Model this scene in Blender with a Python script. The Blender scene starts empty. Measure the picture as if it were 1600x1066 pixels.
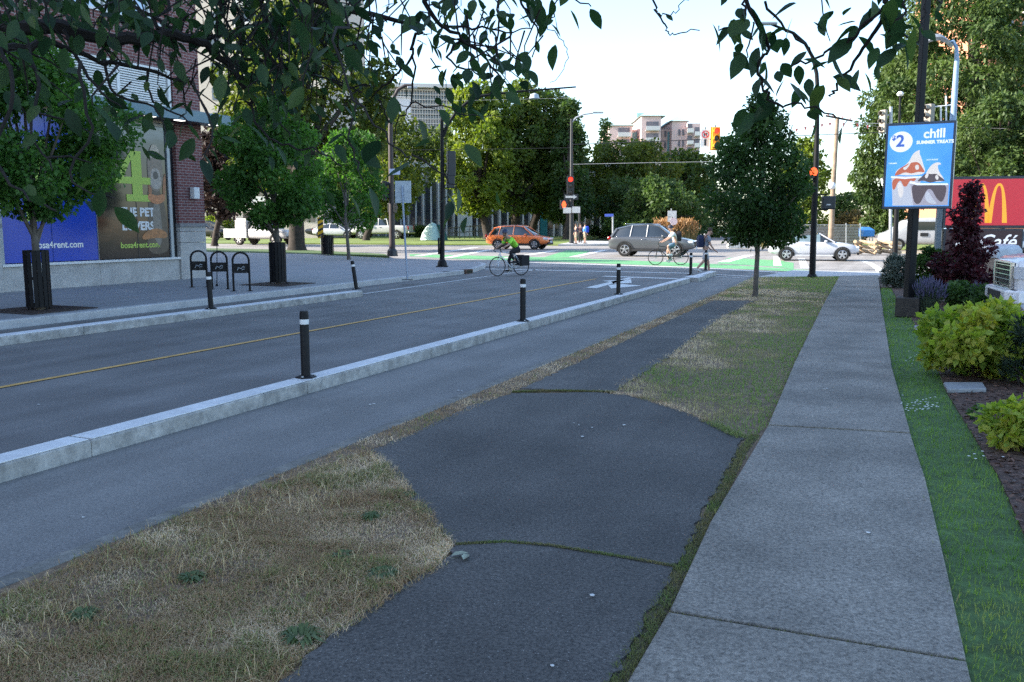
import bpy, bmesh, math, random
import numpy as np
from mathutils import Vector, Matrix
random.seed(7); rng = np.random.default_rng(7)
SC = bpy.context.scene; C = SC.collection
R = math.radians
# ---- camera model used to survey the photograph: eye 1.85 m above the road
F = 1380.; CX, CY = 800., 533.; H = 1.85; PT = math.atan(183/1380); cp, sp = math.cos(PT), math.sin(PT)
def ray(px, py):
    a = (px-CX)/F; b = -(py-CY)/F
    return Vector((a, cp+b*sp, -sp+b*cp))
def G(px, py, z=0.):
    r = ray(px, py); t = (z-H)/r.z; return Vector((r.x*t, r.y*t, z))
def P(px, py, Y):
    r = ray(px, py); t = Y/r.y; return Vector((r.x*t, Y, H+r.z*t))
SD = Vector((.393, .9195)); SN = Vector((.9195, -.393))   # street direction and its right-hand normal
def S(s, n, z=0.): return Vector((SD.x*s+SN.x*n, SD.y*s+SN.y*n, z))
SRZ = math.atan2(SD.y, SD.x)

# ---------------------------------------------------------------- materials
def _new(name):
    m = bpy.data.materials.new(name); m.use_nodes = True
    nt = m.node_tree; return m, nt, nt.nodes, nt.links, nt.nodes['Principled BSDF']
def mat(name, col, rough=.7, var=.12, scale=6., metal=0., bump=0., bscale=60., coat=0., col2=None, spec=.5, fine=0., fscale=150., trans=0.):
    m, nt, N, L, b = _new(name)
    c2 = col2 if col2 else tuple(min(1, c*(1+var)) for c in col)
    c1 = col if col2 else tuple(c*(1-var) for c in col)
    tc = N.new('ShaderNodeTexCoord')
    n = N.new('ShaderNodeTexNoise'); n.inputs['Scale'].default_value = scale; n.inputs['Detail'].default_value = 5
    L.new(tc.outputs['Object'], n.inputs['Vector'])
    r = N.new('ShaderNodeValToRGB'); r.color_ramp.elements[0].position = .3; r.color_ramp.elements[1].position = .7
    r.color_ramp.elements[0].color = (*c1, 1); r.color_ramp.elements[1].color = (*c2, 1)
    L.new(n.outputs['Fac'], r.inputs['Fac']); out = r.outputs['Color']
    if fine:
        n2 = N.new('ShaderNodeTexNoise'); n2.inputs['Scale'].default_value = fscale*.35; n2.inputs['Detail'].default_value = 8; n2.inputs['Roughness'].default_value = .82
        L.new(tc.outputs['Object'], n2.inputs['Vector'])
        r2 = N.new('ShaderNodeValToRGB'); r2.color_ramp.elements[0].position = .36; r2.color_ramp.elements[1].position = .64
        r2.color_ramp.elements[0].color = (1-fine,)*3+(1,); r2.color_ramp.elements[1].color = (1+fine,)*3+(1,)
        L.new(n2.outputs['Fac'], r2.inputs['Fac'])
        mx = N.new('ShaderNodeMix'); mx.data_type = 'RGBA'; mx.blend_type = 'MULTIPLY'; mx.inputs['Factor'].default_value = 1
        L.new(out, mx.inputs['A']); L.new(r2.outputs['Color'], mx.inputs['B']); out = mx.outputs['Result']
    L.new(out, b.inputs['Base Color'])
    b.inputs['Roughness'].default_value = rough; b.inputs['Metallic'].default_value = metal
    b.inputs['Specular IOR Level'].default_value = spec; b.inputs['Coat Weight'].default_value = coat
    b.inputs['Coat Roughness'].default_value = .08
    if trans: b.inputs['Transmission Weight'].default_value = trans
    if bump:
        bn = N.new('ShaderNodeTexNoise'); bn.inputs['Scale'].default_value = bscale; bn.inputs['Detail'].default_value = 4
        L.new(tc.outputs['Object'], bn.inputs['Vector'])
        bp = N.new('ShaderNodeBump'); bp.inputs['Strength'].default_value = bump; bp.inputs['Distance'].default_value = .01
        L.new(bn.outputs['Fac'], bp.inputs['Height']); L.new(bp.outputs['Normal'], b.inputs['Normal'])
    return m
def emit(name, col, s):
    m, nt, N, L, b = _new(name)
    b.inputs['Base Color'].default_value = (*col, 1); b.inputs['Emission Color'].default_value = (*col, 1); b.inputs['Emission Strength'].default_value = s
    return m
def leafmat(name, c1, c2, trans=.35, c3=None, rough=.55):
    m, nt, N, L, b = _new(name)
    at = N.new('ShaderNodeAttribute'); at.attribute_name = 'tint'
    r = N.new('ShaderNodeValToRGB'); e = r.color_ramp.elements
    e[0].color = (*c1, 1); e[1].color = (*c2, 1)
    if c3: x = e.new(.5); x.color = (*c2, 1); e[2].color = (*c3, 1)
    L.new(at.outputs['Fac'], r.inputs['Fac']); L.new(r.outputs['Color'], b.inputs['Base Color'])
    b.inputs['Roughness'].default_value = rough; b.inputs['Specular IOR Level'].default_value = .35
    t = N.new('ShaderNodeBsdfTranslucent')
    hs = N.new('ShaderNodeHueSaturation'); hs.inputs['Value'].default_value = 1.5; hs.inputs['Saturation'].default_value = 1.15
    L.new(r.outputs['Color'], hs.inputs['Color']); L.new(hs.outputs['Color'], t.inputs['Color'])
    mx = N.new('ShaderNodeMixShader'); mx.inputs['Fac'].default_value = trans
    L.new(b.outputs['BSDF'], mx.inputs[1]); L.new(t.outputs['BSDF'], mx.inputs[2])
    L.new(mx.outputs['Shader'], N['Material Output'].inputs['Surface'])
    return m

# ---------------------------------------------------------------- mesh helpers
class MB:
    def __init__(s): s.v = []; s.f = []
    def add(s, vs, fs):
        o = len(s.v); s.v += [tuple(v) for v in vs]; s.f += [tuple(i+o for i in f) for f in fs]; return s
    def box(s, c, d, rz=0., M=None):
        vs = [Vector((x*d[0]/2, y*d[1]/2, z*d[2]/2)) for z in (-1, 1) for y in (-1, 1) for x in (-1, 1)]
        if rz: vs = [Matrix.Rotation(rz, 3, 'Z') @ v for v in vs]
        if M: vs = [M @ v for v in vs]
        return s.add([v+Vector(c) for v in vs], [(0, 2, 3, 1), (4, 5, 7, 6), (0, 1, 5, 4), (2, 6, 7, 3), (0, 4, 6, 2), (1, 3, 7, 5)])
    def bx(s, x0, x1, y0, y1, z0, z1): return s.box(((x0+x1)/2, (y0+y1)/2, (z0+z1)/2), (abs(x1-x0), abs(y1-y0), abs(z1-z0)))
    def tube(s, pts, r, n=8, cap=True):
        pts = [Vector(p) for p in pts]; rs = r if hasattr(r, '__len__') else [r]*len(pts)
        prev = None; rings = []
        for i, p in enumerate(pts):
            t = (pts[min(i+1, len(pts)-1)]-pts[max(i-1, 0)])
            t = t.normalized() if t.length > 1e-9 else Vector((0, 0, 1))
            if prev is None:
                a = Vector((0, 0, 1)) if abs(t.z) < .9 else Vector((1, 0, 0)); u = t.cross(a).normalized()
            else:
                u = (prev-t*prev.dot(t)); u = u.normalized() if u.length > 1e-6 else t.orthogonal().normalized()
            prev = u; w = t.cross(u)
            rings.append([p+(u*math.cos(2*math.pi*k/n)+w*math.sin(2*math.pi*k/n))*rs[i] for k in range(n)])
        fs = []
        for i in range(len(pts)-1):
            for k in range(n): fs.append((i*n+k, i*n+(k+1) % n, (i+1)*n+(k+1) % n, (i+1)*n+k))
        if cap: fs += [tuple(range(n-1, -1, -1)), tuple((len(pts)-1)*n+k for k in range(n))]
        return s.add([v for q in rings for v in q], fs)
    def loft(s, rings, cap=True, close=True):
        n = len(rings[0]); fs = []
        for i in range(len(rings)-1):
            for k in range(n if close else n-1): fs.append((i*n+k, i*n+(k+1) % n, (i+1)*n+(k+1) % n, (i+1)*n+k))
        if cap: fs += [tuple(range(n-1, -1, -1)), tuple((len(rings)-1)*n+k for k in range(n))]
        return s.add([v for q in rings for v in q], fs)
    def lathe(s, prof, n=16, c=(0, 0, 0), M=None):
        rings = []
        for r, z in prof:
            q = [Vector((r*math.cos(2*math.pi*k/n), r*math.sin(2*math.pi*k/n), z)) for k in range(n)]
            if M: q = [M @ v for v in q]
            rings.append([v+Vector(c) for v in q])
        return s.loft(rings)
    def slab(s, poly, off):
        n = len(poly); a = [Vector(p) for p in poly]; off = Vector(off); b = [p+off for p in a]
        return s.add(a+b, [tuple(range(n-1, -1, -1)), tuple(range(n, 2*n))]+[(i, (i+1) % n, n+(i+1) % n, n+i) for i in range(n)])
    def ball(s, c, r, nu=12, nv=8):
        r = r if hasattr(r, '__len__') else (r,)*3
        rings = []
        for j in range(1, nv):
            t = math.pi*j/nv
            rings.append([Vector(c)+Vector((r[0]*math.sin(t)*math.cos(2*math.pi*k/nu), r[1]*math.sin(t)*math.sin(2*math.pi*k/nu), -r[2]*math.cos(t))) for k in range(nu)])
        return s.loft(rings)
    def build(s, name, m, parent=None, smooth=False, bevel=0., fix=True):
        me = bpy.data.meshes.new(name); me.from_pydata(s.v, [], s.f)
        if fix:
            bm = bmesh.new(); bm.from_mesh(me); bmesh.ops.recalc_face_normals(bm, faces=bm.faces); bm.to_mesh(me); bm.free()
        if smooth:
            me.polygons.foreach_set('use_smooth', [True]*len(me.polygons))
            try: me.set_sharp_from_angle(angle=R(50))
            except Exception: pass
        me.materials.append(m); me.update()
        o = bpy.data.objects.new(name, me); C.objects.link(o)
        if parent: o.parent = parent
        if bevel:
            b = o.modifiers.new('bevel', 'BEVEL'); b.width = bevel; b.segments = 2; b.limit_method = 'ANGLE'
        return o
def npmesh(name, V, Fc, m, parent=None, tint=None, smooth=False):
    me = bpy.data.meshes.new(name); k = Fc.shape[1]
    me.vertices.add(len(V)); me.vertices.foreach_set('co', np.ascontiguousarray(V, dtype=np.float32).ravel())
    me.loops.add(Fc.size); me.loops.foreach_set('vertex_index', np.ascontiguousarray(Fc, dtype=np.int32).ravel())
    me.polygons.add(len(Fc)); me.polygons.foreach_set('loop_start', np.arange(0, Fc.size, k, dtype=np.int32))
    if tint is not None:
        a = me.attributes.new('tint', 'FLOAT', 'POINT'); a.data.foreach_set('value', np.ascontiguousarray(tint, dtype=np.float32))
    me.update(calc_edges=True)
    if smooth: me.polygons.foreach_set('use_smooth', np.ones(len(Fc), dtype=bool))
    me.materials.append(m)
    o = bpy.data.objects.new(name, me); C.objects.link(o)
    if parent: o.parent = parent
    return o
def tag(o, label=None, cat=None, group=None, kind=None):
    if label: o['label'] = label
    if cat: o['category'] = cat
    if group: o['group'] = group
    if kind: o['kind'] = kind
    return o
def struct(o): o['kind'] = 'structure'; return o
def thing(name, label, cat, loc=(0, 0, 0), rz=0., group=None):
    o = bpy.data.objects.new(name, None); C.objects.link(o); o.empty_display_size = .2
    o.location = loc; o.rotation_euler = (0, 0, rz); return tag(o, label, cat, group)
def dup(root, loc, rz=None, label=None):
    r = root.copy(); C.objects.link(r); r.location = loc
    if rz is not None: r.rotation_euler = (0, 0, rz)
    if label: r['label'] = label
    for ch in list(root.children):
        c = ch.copy(); C.objects.link(c); c.parent = r
        for g in list(ch.children):
            d = g.copy(); C.objects.link(d); d.parent = c
    return r
def text(s, size=1., ext=.01, bold=0., align='LEFT', shear=0.):
    cu = bpy.data.curves.new('t', 'FONT'); cu.body = s; cu.size = size; cu.extrude = 0; cu.offset = bold; cu.align_x = align; cu.shear = shear; cu.resolution_u = 3
    o = bpy.data.objects.new('t', cu); C.objects.link(o)
    me = bpy.data.meshes.new_from_object(o.evaluated_get(bpy.context.evaluated_depsgraph_get()))
    vs = [v.co.copy() for v in me.vertices]; fs = [tuple(p.vertices) for p in me.polygons]
    bpy.data.objects.remove(o); bpy.data.curves.remove(cu); bpy.data.meshes.remove(me)
    return vs, fs
def put_text(name, s, m, parent, x, y, z, size, bold=0., align='LEFT', sx=1., shear=0.):
    """flat lettering on a front facing -y (x right, z up)"""
    vs, fs = text(s, size, 0, bold, align, shear)
    mb = MB(); mb.add([(x+v.x*sx, y, z+v.y) for v in vs], fs); return mb.build(name, m, parent, fix=False)
def ribbon(path, w, z0, z1):
    mb = MB(); n = len(path); Ls = []; Rs = []
    for i, p in enumerate(path):
        t = (Vector(path[min(i+1, n-1)]).to_2d()-Vector(path[max(i-1, 0)]).to_2d()).normalized(); q = Vector((-t.y, t.x))
        Ls.append(Vector(p).to_2d()+q*w/2); Rs.append(Vector(p).to_2d()-q*w/2)
    rings = [[Vector((*Ls[i], z0)), Vector((*Ls[i], z1)), Vector((*Rs[i], z1)), Vector((*Rs[i], z0))] for i in range(n)]
    return mb.loft(rings)
def inpoly(x, y, poly):
    r = np.zeros(len(x), bool); n = len(poly)
    for i in range(n):
        x1, y1 = poly[i][:2]; x2, y2 = poly[(i+1) % n][:2]
        if y1 == y2: continue
        c = ((y1 > y) != (y2 > y)) & (x < (x2-x1)*(y-y1)/(y2-y1)+x1); r ^= c
    return r
def vnoise(x, y, s, seed=0):
    """cheap smooth 2-D value noise"""
    g = np.random.default_rng(seed).random((64, 64)); x = x*s+31.3; y = y*s+17.7
    xi = np.floor(x).astype(int); yi = np.floor(y).astype(int); fx = x-xi; fy = y-yi; fx = fx*fx*(3-2*fx); fy = fy*fy*(3-2*fy)
    a = g[xi % 64, yi % 64]; b = g[(xi+1) % 64, yi % 64]; c = g[xi % 64, (yi+1) % 64]; d = g[(xi+1) % 64, (yi+1) % 64]
    return (a*(1-fx)+b*fx)*(1-fy)+(c*(1-fx)+d*fx)*fy
def blades(name, poly, n, h, w, m, z, tintf, lod=5., densf=None, lean=.5, parent=None, hf=None):
    xs = [p[0] for p in poly]; ys = [p[1] for p in poly]
    x = rng.uniform(min(xs), max(xs), n); y = rng.uniform(min(ys), max(ys), n)
    k = inpoly(x, y, poly); x = x[k]; y = y[k]
    d = np.hypot(x, y); k = rng.random(len(x)) < np.minimum(1, (lod/d)**1.3); x = x[k]; y = y[k]; d = d[k]
    if densf is not None: k = rng.random(len(x)) < densf(x, y); x = x[k]; y = y[k]; d = d[k]
    n = len(x); hh = h*rng.uniform(.4, 1.25, n)
    if hf is not None: hh = hh*hf(x, y)
    ww = w*rng.uniform(.6, 1.3, n)*np.maximum(1, d/lod*.9)
    a = rng.uniform(0, 2*np.pi, n); ln = lean*rng.uniform(.2, 1.6, n)*hh; b = a+rng.uniform(.8, 2.2, n)
    sx, sy = np.cos(a)*ww/2, np.sin(a)*ww/2; lx, ly = np.cos(b)*ln, np.sin(b)*ln
    V = np.zeros((n, 5, 3)); 
    V[:, 0] = np.c_[x-sx, y-sy, np.full(n, z)]; V[:, 1] = np.c_[x+sx, y+sy, np.full(n, z)]
    V[:, 2] = np.c_[x-sx*.8+lx*.35, y-sy*.8+ly*.35, z+hh*.55]; V[:, 3] = np.c_[x+sx*.8+lx*.35, y+sy*.8+ly*.35, z+hh*.55]
    V[:, 4] = np.c_[x+lx, y+ly, z+hh*np.maximum(.25, 1-.35*ln/np.maximum(hh, 1e-4))]
    o = np.arange(n)[:, None]*5; T = np.concatenate([o+np.array([[0, 1, 3]]), o+np.array([[0, 3, 2]]), o+np.array([[2, 3, 4]])])
    t = np.repeat(np.clip(tintf(x, y), 0, 1), 5)
    return npmesh(name, V.reshape(-1, 3), T, m, parent, t)
# ================================================================ SETTING
def jit(poly, step=.15, amp=.02, seed=1):
    rg = random.Random(seed); out = []
    for i in range(len(poly)):
        a = Vector(poly[i]); b = Vector(poly[(i+1) % len(poly)]); L = (b-a).length; k = max(1, int(L/step))
        for j in range(k):
            p = a.lerp(b, j/k); out.append(p+Vector((rg.uniform(-amp, amp), rg.uniform(-amp, amp), 0)))
    return out
def sheet(name, poly, m, z=None, t=0.):
    poly = [Vector(p) for p in poly]
    if z is not None: poly = [Vector((p.x, p.y, z)) for p in poly]
    mb = MB()
    if t: mb.slab(poly, (0, 0, -t))
    else: mb.add(poly, [tuple(range(len(poly)))])
    o = mb.build(name, m)
    if not t and o.data.polygons[0].normal.z < 0: o.data.flip_normals()
    return struct(o)
def asphalt(name, c, fine=.35, stain=.25, rough=.8, spec=.5, fs=170., speck=0.):
    m = mat(name, c, rough=rough, var=stain, scale=.8, fine=fine, fscale=fs, bump=.25, bscale=120, spec=spec)
    nt = m.node_tree; N = nt.nodes; L = nt.links; b = N['Principled BSDF']; tc = N.new('ShaderNodeTexCoord'); m1 = N.new('ShaderNodeMapping'); m1.inputs['Rotation'].default_value[2] = -SRZ; m2 = N.new('ShaderNodeMapping'); m2.inputs['Scale'].default_value = (.12, 1.6, 1)
    L.new(tc.outputs['Object'], m1.inputs['Vector']); L.new(m1.outputs[0], m2.inputs['Vector']); nz = N.new('ShaderNodeTexNoise'); nz.inputs['Scale'].default_value = 1.; nz.inputs['Detail'].default_value = 7; L.new(m2.outputs[0], nz.inputs['Vector'])
    rz_ = N.new('ShaderNodeValToRGB'); rz_.color_ramp.elements[0].position = .32; rz_.color_ramp.elements[1].position = .68; rz_.color_ramp.elements[0].color = (.78, .78, .78, 1); rz_.color_ramp.elements[1].color = (1.16, 1.16, 1.16, 1); L.new(nz.outputs['Fac'], rz_.inputs['Fac'])
    src = b.inputs['Base Color'].links[0].from_socket; mx = N.new('ShaderNodeMix'); mx.data_type = 'RGBA'; mx.blend_type = 'MULTIPLY'; mx.inputs['Factor'].default_value = 1; L.new(src, mx.inputs['A']); L.new(rz_.outputs['Color'], mx.inputs['B']); L.new(mx.outputs['Result'], b.inputs['Base Color'])
    if speck:   # pale aggregate showing in the worn surface
        nt = m.node_tree; N = nt.nodes; L = nt.links; b = N['Principled BSDF']
        tc = N.new('ShaderNodeTexCoord'); v = N.new('ShaderNodeTexVoronoi'); v.inputs['Scale'].default_value = 55
        L.new(tc.outputs['Object'], v.inputs['Vector'])
        r = N.new('ShaderNodeValToRGB'); r.color_ramp.elements[0].color = (1, 1, 1, 1); r.color_ramp.elements[1].color = (0, 0, 0, 1)
        r.color_ramp.elements[0].position = .08; r.color_ramp.elements[1].position = .2
        L.new(v.outputs['Distance'], r.inputs['Fac'])
        w = N.new('ShaderNodeTexWhiteNoise'); L.new(v.outputs['Position'], w.inputs['Vector'])
        g = N.new('ShaderNodeMath'); g.operation = 'GREATER_THAN'; g.inputs[1].default_value = .8; L.new(w.outputs['Value'], g.inputs[0])
        mu = N.new('ShaderNodeMath'); mu.operation = 'MULTIPLY'; L.new(g.outputs[0], mu.inputs[0]); L.new(r.outputs['Color'], mu.inputs[1])
        mu2 = N.new('ShaderNodeMath'); mu2.operation = 'MULTIPLY'; mu2.inputs[1].default_value = speck; L.new(mu.outputs[0], mu2.inputs[0])
        src = b.inputs['Base Color'].links[0].from_socket
        mx = N.new('ShaderNodeMix'); mx.data_type = 'RGBA'; mx.inputs['B'].default_value = (.35, .34, .32, 1)
        L.new(mu2.outputs[0], mx.inputs['Factor']); L.new(src, mx.inputs['A']); L.new(mx.outputs['Result'], b.inputs['Base Color'])
    return m
M = {}
M['asphalt'] = asphalt('asphalt', (.15, .143, .137), fine=.42, stain=.2)
M['asphalt_bike'] = asphalt('asphalt_bike', (.183, .174, .163), fine=.4, stain=.16)
M['asphalt_cross'] = asphalt('asphalt_cross', (.27, .25, .23), fine=.15, stain=.12)
M['asphalt_old'] = asphalt('asphalt_old', (.073, .067, .061), fine=.9, stain=.35, speck=1.)
M['concrete_walk'] = mat('concrete_walk', (.205, .185, .158), rough=.85, var=.3, scale=1.3, fine=.7, fscale=150, bump=.5, bscale=90)
M['paving'] = mat('paving', (.2, .205, .215), rough=.8, var=.1, scale=1.2, fine=.12, fscale=40)
M['kerb'] = mat('kerb', (.42, .42, .42), rough=.85, var=.12, scale=3, fine=.15, fscale=60, bump=.2)
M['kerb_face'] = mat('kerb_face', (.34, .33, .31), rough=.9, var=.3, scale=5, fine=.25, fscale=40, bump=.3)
M['kerb_old'] = mat('kerb_old', (.17, .16, .14), rough=.9, var=.3, scale=6, fine=.3, fscale=50)
M['soil'] = mat('soil', (.17, .115, .072), rough=.95, var=.35, scale=9, fine=.4, fscale=70, bump=.6, bscale=50)
M['turf'] = mat('turf', (.06, .11, .03), rough=.95, var=.35, scale=7, fine=.4, fscale=60)
M['lawn_far'] = mat('lawn_far', (.14, .19, .035), rough=.95, var=.3, scale=.5, fine=.25, fscale=14)
M['mulch'] = mat('mulch', (.085, .048, .034), rough=.95, var=.45, scale=14, fine=.6, fscale=45, bump=1., bscale=40)
M['white_paint'] = mat('white_paint', (.62, .62, .6), rough=.7, var=.12, scale=6, fine=.2, fscale=30)
M['yellow_paint'] = mat('yellow_paint', (.55, .33, .1), rough=.7, var=.15, scale=6, fine=.2, fscale=30)
M['green_paint'] = mat('green_paint', (.12, .34, .14), rough=.75, var=.15, scale=2.5, fine=.12, fscale=30)
M['joint'] = mat('joint', (.03, .032, .02), rough=1, var=.4, scale=20)
# pavers: brick pattern on the left pavement
def paver():
    m, nt, N, L, b = _new('pavers'); tc = N.new('ShaderNodeTexCoord'); mp = N.new('ShaderNodeMapping'); mp.inputs['Rotation'].default_value[2] = -SRZ
    br = N.new('ShaderNodeTexBrick'); br.inputs['Scale'].default_value = 1; br.inputs['Brick Width'].default_value = .9; br.inputs['Row Height'].default_value = .6
    br.inputs['Mortar Size'].default_value = .012; br.inputs['Color1'].default_value = (.25, .255, .265, 1); br.inputs['Color2'].default_value = (.29, .29, .295, 1); br.inputs['Mortar'].default_value = (.17, .17, .175, 1)
    L.new(tc.outputs['Object'], mp.inputs['Vector']); L.new(mp.outputs['Vector'], br.inputs['Vector'])
    n = N.new('ShaderNodeTexNoise'); n.inputs['Scale'].default_value = 1.3; n.inputs['Detail'].default_value = 6; L.new(tc.outputs['Object'], n.inputs['Vector'])
    r = N.new('ShaderNodeValToRGB'); r.color_ramp.elements[0].color = (.8, .8, .8, 1); r.color_ramp.elements[1].color = (1.15, 1.15, 1.15, 1); L.new(n.outputs['Fac'], r.inputs['Fac'])
    mx = N.new('ShaderNodeMix'); mx.data_type = 'RGBA'; mx.blend_type = 'MULTIPLY'; mx.inputs['Factor'].default_value = 1
    L.new(br.outputs['Color'], mx.inputs['A']); L.new(r.outputs['Color'], mx.inputs['B']); L.new(mx.outputs['Result'], b.inputs['Base Color']); b.inputs['Roughness'].default_value = .8
    return m
M['pavers'] = paver()

sheet('ground', [(-900, -900, 0), (900, -900, 0), (900, 900, 0), (-900, 900, 0)], mat('field', (.09, .12, .04), var=.3, scale=.2), z=-.06)
sheet('road', [S(-30, -24), S(-30, 12), S(60, 14), S(60, -24)], M['asphalt'], z=0.)
# cross street: right across the picture
sheet('cross_street', [G(-700, 428), G(330, 396), G(640, 409), G(760, 416.5), G(1100, 421.5), G(1375, 433), G(2100, 470), G(2100, 408), G(1400, 396), G(1330, 392), G(1190, 384.5), G(960, 384.5), G(760, 383.6), G(330, 381), G(-700, 377)], M['asphalt_cross'], z=.004)
sheet('far_street', [G(962, 385), G(1040, 364), G(1185, 364), G(1192, 385)], M['asphalt_cross'], z=.003)
sheet('bike_lane', [S(-15, -5.8), S(27.5, -5.8), S(31.5, -5.8), S(33.5, -4.15), S(-15, -4.1)], M['asphalt_bike'], z=.004)
# left pavement with its kerb
kl = [S(-28, -14.4), S(0, -14.4), S(20, -14.5), S(28.5, -14.62), G(690, 425.5, .15), G(716, 423, .15), G(740, 418.5, .15), G(753, 414.5, .15), G(756, 411.5, .15), G(745, 409.5, .15)]
sheet('pavement', [p+Vector((-.1*SN.x, -.1*SN.y, 0)) for p in kl[:4]]+kl[4:]+[G(720, 408.6, .15), G(640, 405, .15), G(560, 401, .15), G(480, 397, .15), G(318, 393.5, .15), G(120, 388, .15), S(-28, -24)], M['pavers'], z=.15, t=.2)
struct(ribbon(kl, .2, -.05, .156).build('pavement_kerb', M['kerb'], bevel=.02))
# low concrete islands beside the two bike lanes
def island(name, n0, n1, s0, s1, z1=.15):
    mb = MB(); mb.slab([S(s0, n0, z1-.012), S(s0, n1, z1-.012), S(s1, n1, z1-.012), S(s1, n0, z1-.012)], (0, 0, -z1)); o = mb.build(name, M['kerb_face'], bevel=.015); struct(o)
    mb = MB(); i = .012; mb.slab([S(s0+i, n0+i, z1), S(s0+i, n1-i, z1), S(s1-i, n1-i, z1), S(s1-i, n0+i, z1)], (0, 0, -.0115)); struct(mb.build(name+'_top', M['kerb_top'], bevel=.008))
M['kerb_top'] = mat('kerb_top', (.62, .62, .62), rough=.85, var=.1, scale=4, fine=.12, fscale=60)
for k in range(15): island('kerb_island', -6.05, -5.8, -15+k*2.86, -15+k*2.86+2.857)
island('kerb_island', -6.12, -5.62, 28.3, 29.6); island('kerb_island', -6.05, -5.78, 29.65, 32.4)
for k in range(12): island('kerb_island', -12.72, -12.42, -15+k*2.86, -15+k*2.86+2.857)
# verge strip between the bike lane and the walk, with its old kerb
swL = [G(900, 1210, .06), G(985, 1066, .06), G(1045, 962, .06), G(1110, 820, .06), G(1200, 668, .06), G(1243, 566, .06), G(1285, 480, .06), G(1312, 432, .06)]
swR = [G(1560, 1210, .06), G(1515, 1066, .06), G(1480, 900, .06), G(1445, 750, .06), G(1425, 690, .06), G(1393, 575, .06), G(1380, 490, .06), G(1372, 431, .06)]
back = Vector((-.37, -.93, 0))
swL = [swL[0]+back*14]+swL; swR = [swR[0]+back*14]+swR
verge = [S(-15, -4.0)]+[S(31.3, -4.15), G(1185, 433, .05)]+[swL[-1]]+swL[::-1][1:]
sheet('verge', verge, M['soil'], z=.05, t=.1)
struct(ribbon(jit([S(-15, -4.04), S(0, -4.04), S(15, -4.1), S(31.3, -4.2)], .5, .006)[:-95] if False else [S(-15, -4.04), S(0, -4.04), S(15, -4.1), S(31.3, -4.2)], .13, -.05, .056).build('verge_kerb', M['kerb_old'], bevel=.01))
drive_px = [(572, 705), (615, 738), (640, 780), (700, 840), (712, 852), (690, 880), (620, 920), (520, 990), (440, 1066), (330, 1180), (860, 1250), (955, 1066), (1005, 968), (1058, 885), (1098, 800), (1148, 710), (1160, 685), (1100, 657), (1050, 636), (985, 618), (930, 613), (800, 615), (740, 632), (640, 680)]
drive = [G(x, y, .064) for x, y in drive_px]
sheet('driveway', jit(drive, .06, .022), M['asphalt_old'], t=.06)
path_px = [(815, 607), (1020, 513), (1112, 470), (1180, 470), (1120, 500), (1040, 560), (962, 611)]
sheet('asphalt_path', jit([G(x, y, .062) for x, y in path_px], .1, .03), M['asphalt_old'], t=.06)
# moss-filled joint across the driveway
def crack(name, pts, w, z, m): 
    rg = random.Random(len(pts)); q = []
    for i in range(len(pts)-1):
        a, b = Vector(pts[i]), Vector(pts[i+1]); k = max(2, int((b-a).length/.08))
        for j in range(k): p = a.lerp(b, j/k); q.append(p+Vector((rg.uniform(-.008, .008), rg.uniform(-.012, .012), 0)))
    q.append(Vector(pts[-1])); return struct(ribbon(q, w, z-.003, z).build(name, m))
dcrack = [G(712, 850, .066), G(790, 846, .066), G(860, 852, .066), G(960, 868, .066), G(1058, 885, .066)]
crack('driveway_joint', dcrack, .022, .0675, M['joint'])
# concrete walk in separate slabs
def lerp_edge(e, t):   # t = Y
    for i in range(len(e)-1):
        if e[i].y <= t <= e[i+1].y: return e[i].lerp(e[i+1], (t-e[i].y)/(e[i+1].y-e[i].y))
    return e[-1]
joints = [-9, -3.6, .1]; jl = [3.87, 7.67, 11.4, 15.2, 19.0, 22.8, 26.6, 30.4]
def jpt(yl): 
    a = lerp_edge(swL, yl); yr = yl-.37*1.25 if yl < 5 else yl-.3; 
    return a, lerp_edge(swR, min(yr, swR[-1].y))
cuts = [jpt(y) for y in joints+jl[:-1]]+[(swL[-1], swR[-1])]
for i in range(len(cuts)-1):
    (a0, b0), (a1, b1) = cuts[i], cuts[i+1]
    g = SD.to_3d()*.016
    poly = [a0+g]+[p for p in swL if a0.y+.1 < p.y < a1.y-.1]+[a1-g, b1-g]+[p for p in swR[::-1] if b0.y+.1 < p.y < b1.y-.1]+[b0+g]
    o = sheet('sidewalk', poly, M['concrete_walk'], z=.085+random.uniform(-.004, .004), t=.12)
    bv = o.modifiers.new('bevel', 'BEVEL'); bv.width = .008; bv.segments = 2; bv.limit_method = 'ANGLE'
sheet('sidewalk_bed', [Vector((p.x-.005, p.y, 0)) for p in swL]+[Vector((p.x, p.y, 0)) for p in swR[::-1]], M['joint'], z=.062)
# crossing apron of the walk at the corner
sheet('corner_pavement', [G(1180, 433.5, .055), G(1312, 431.5, .055), G(1372, 430.5, .055), G(1500, 437, .055), G(1700, 446, .055), G(1700, 440, .055), G(1372, 425, .055), G(1240, 422, .055)], M['kerb'], z=.056, t=.06)
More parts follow.
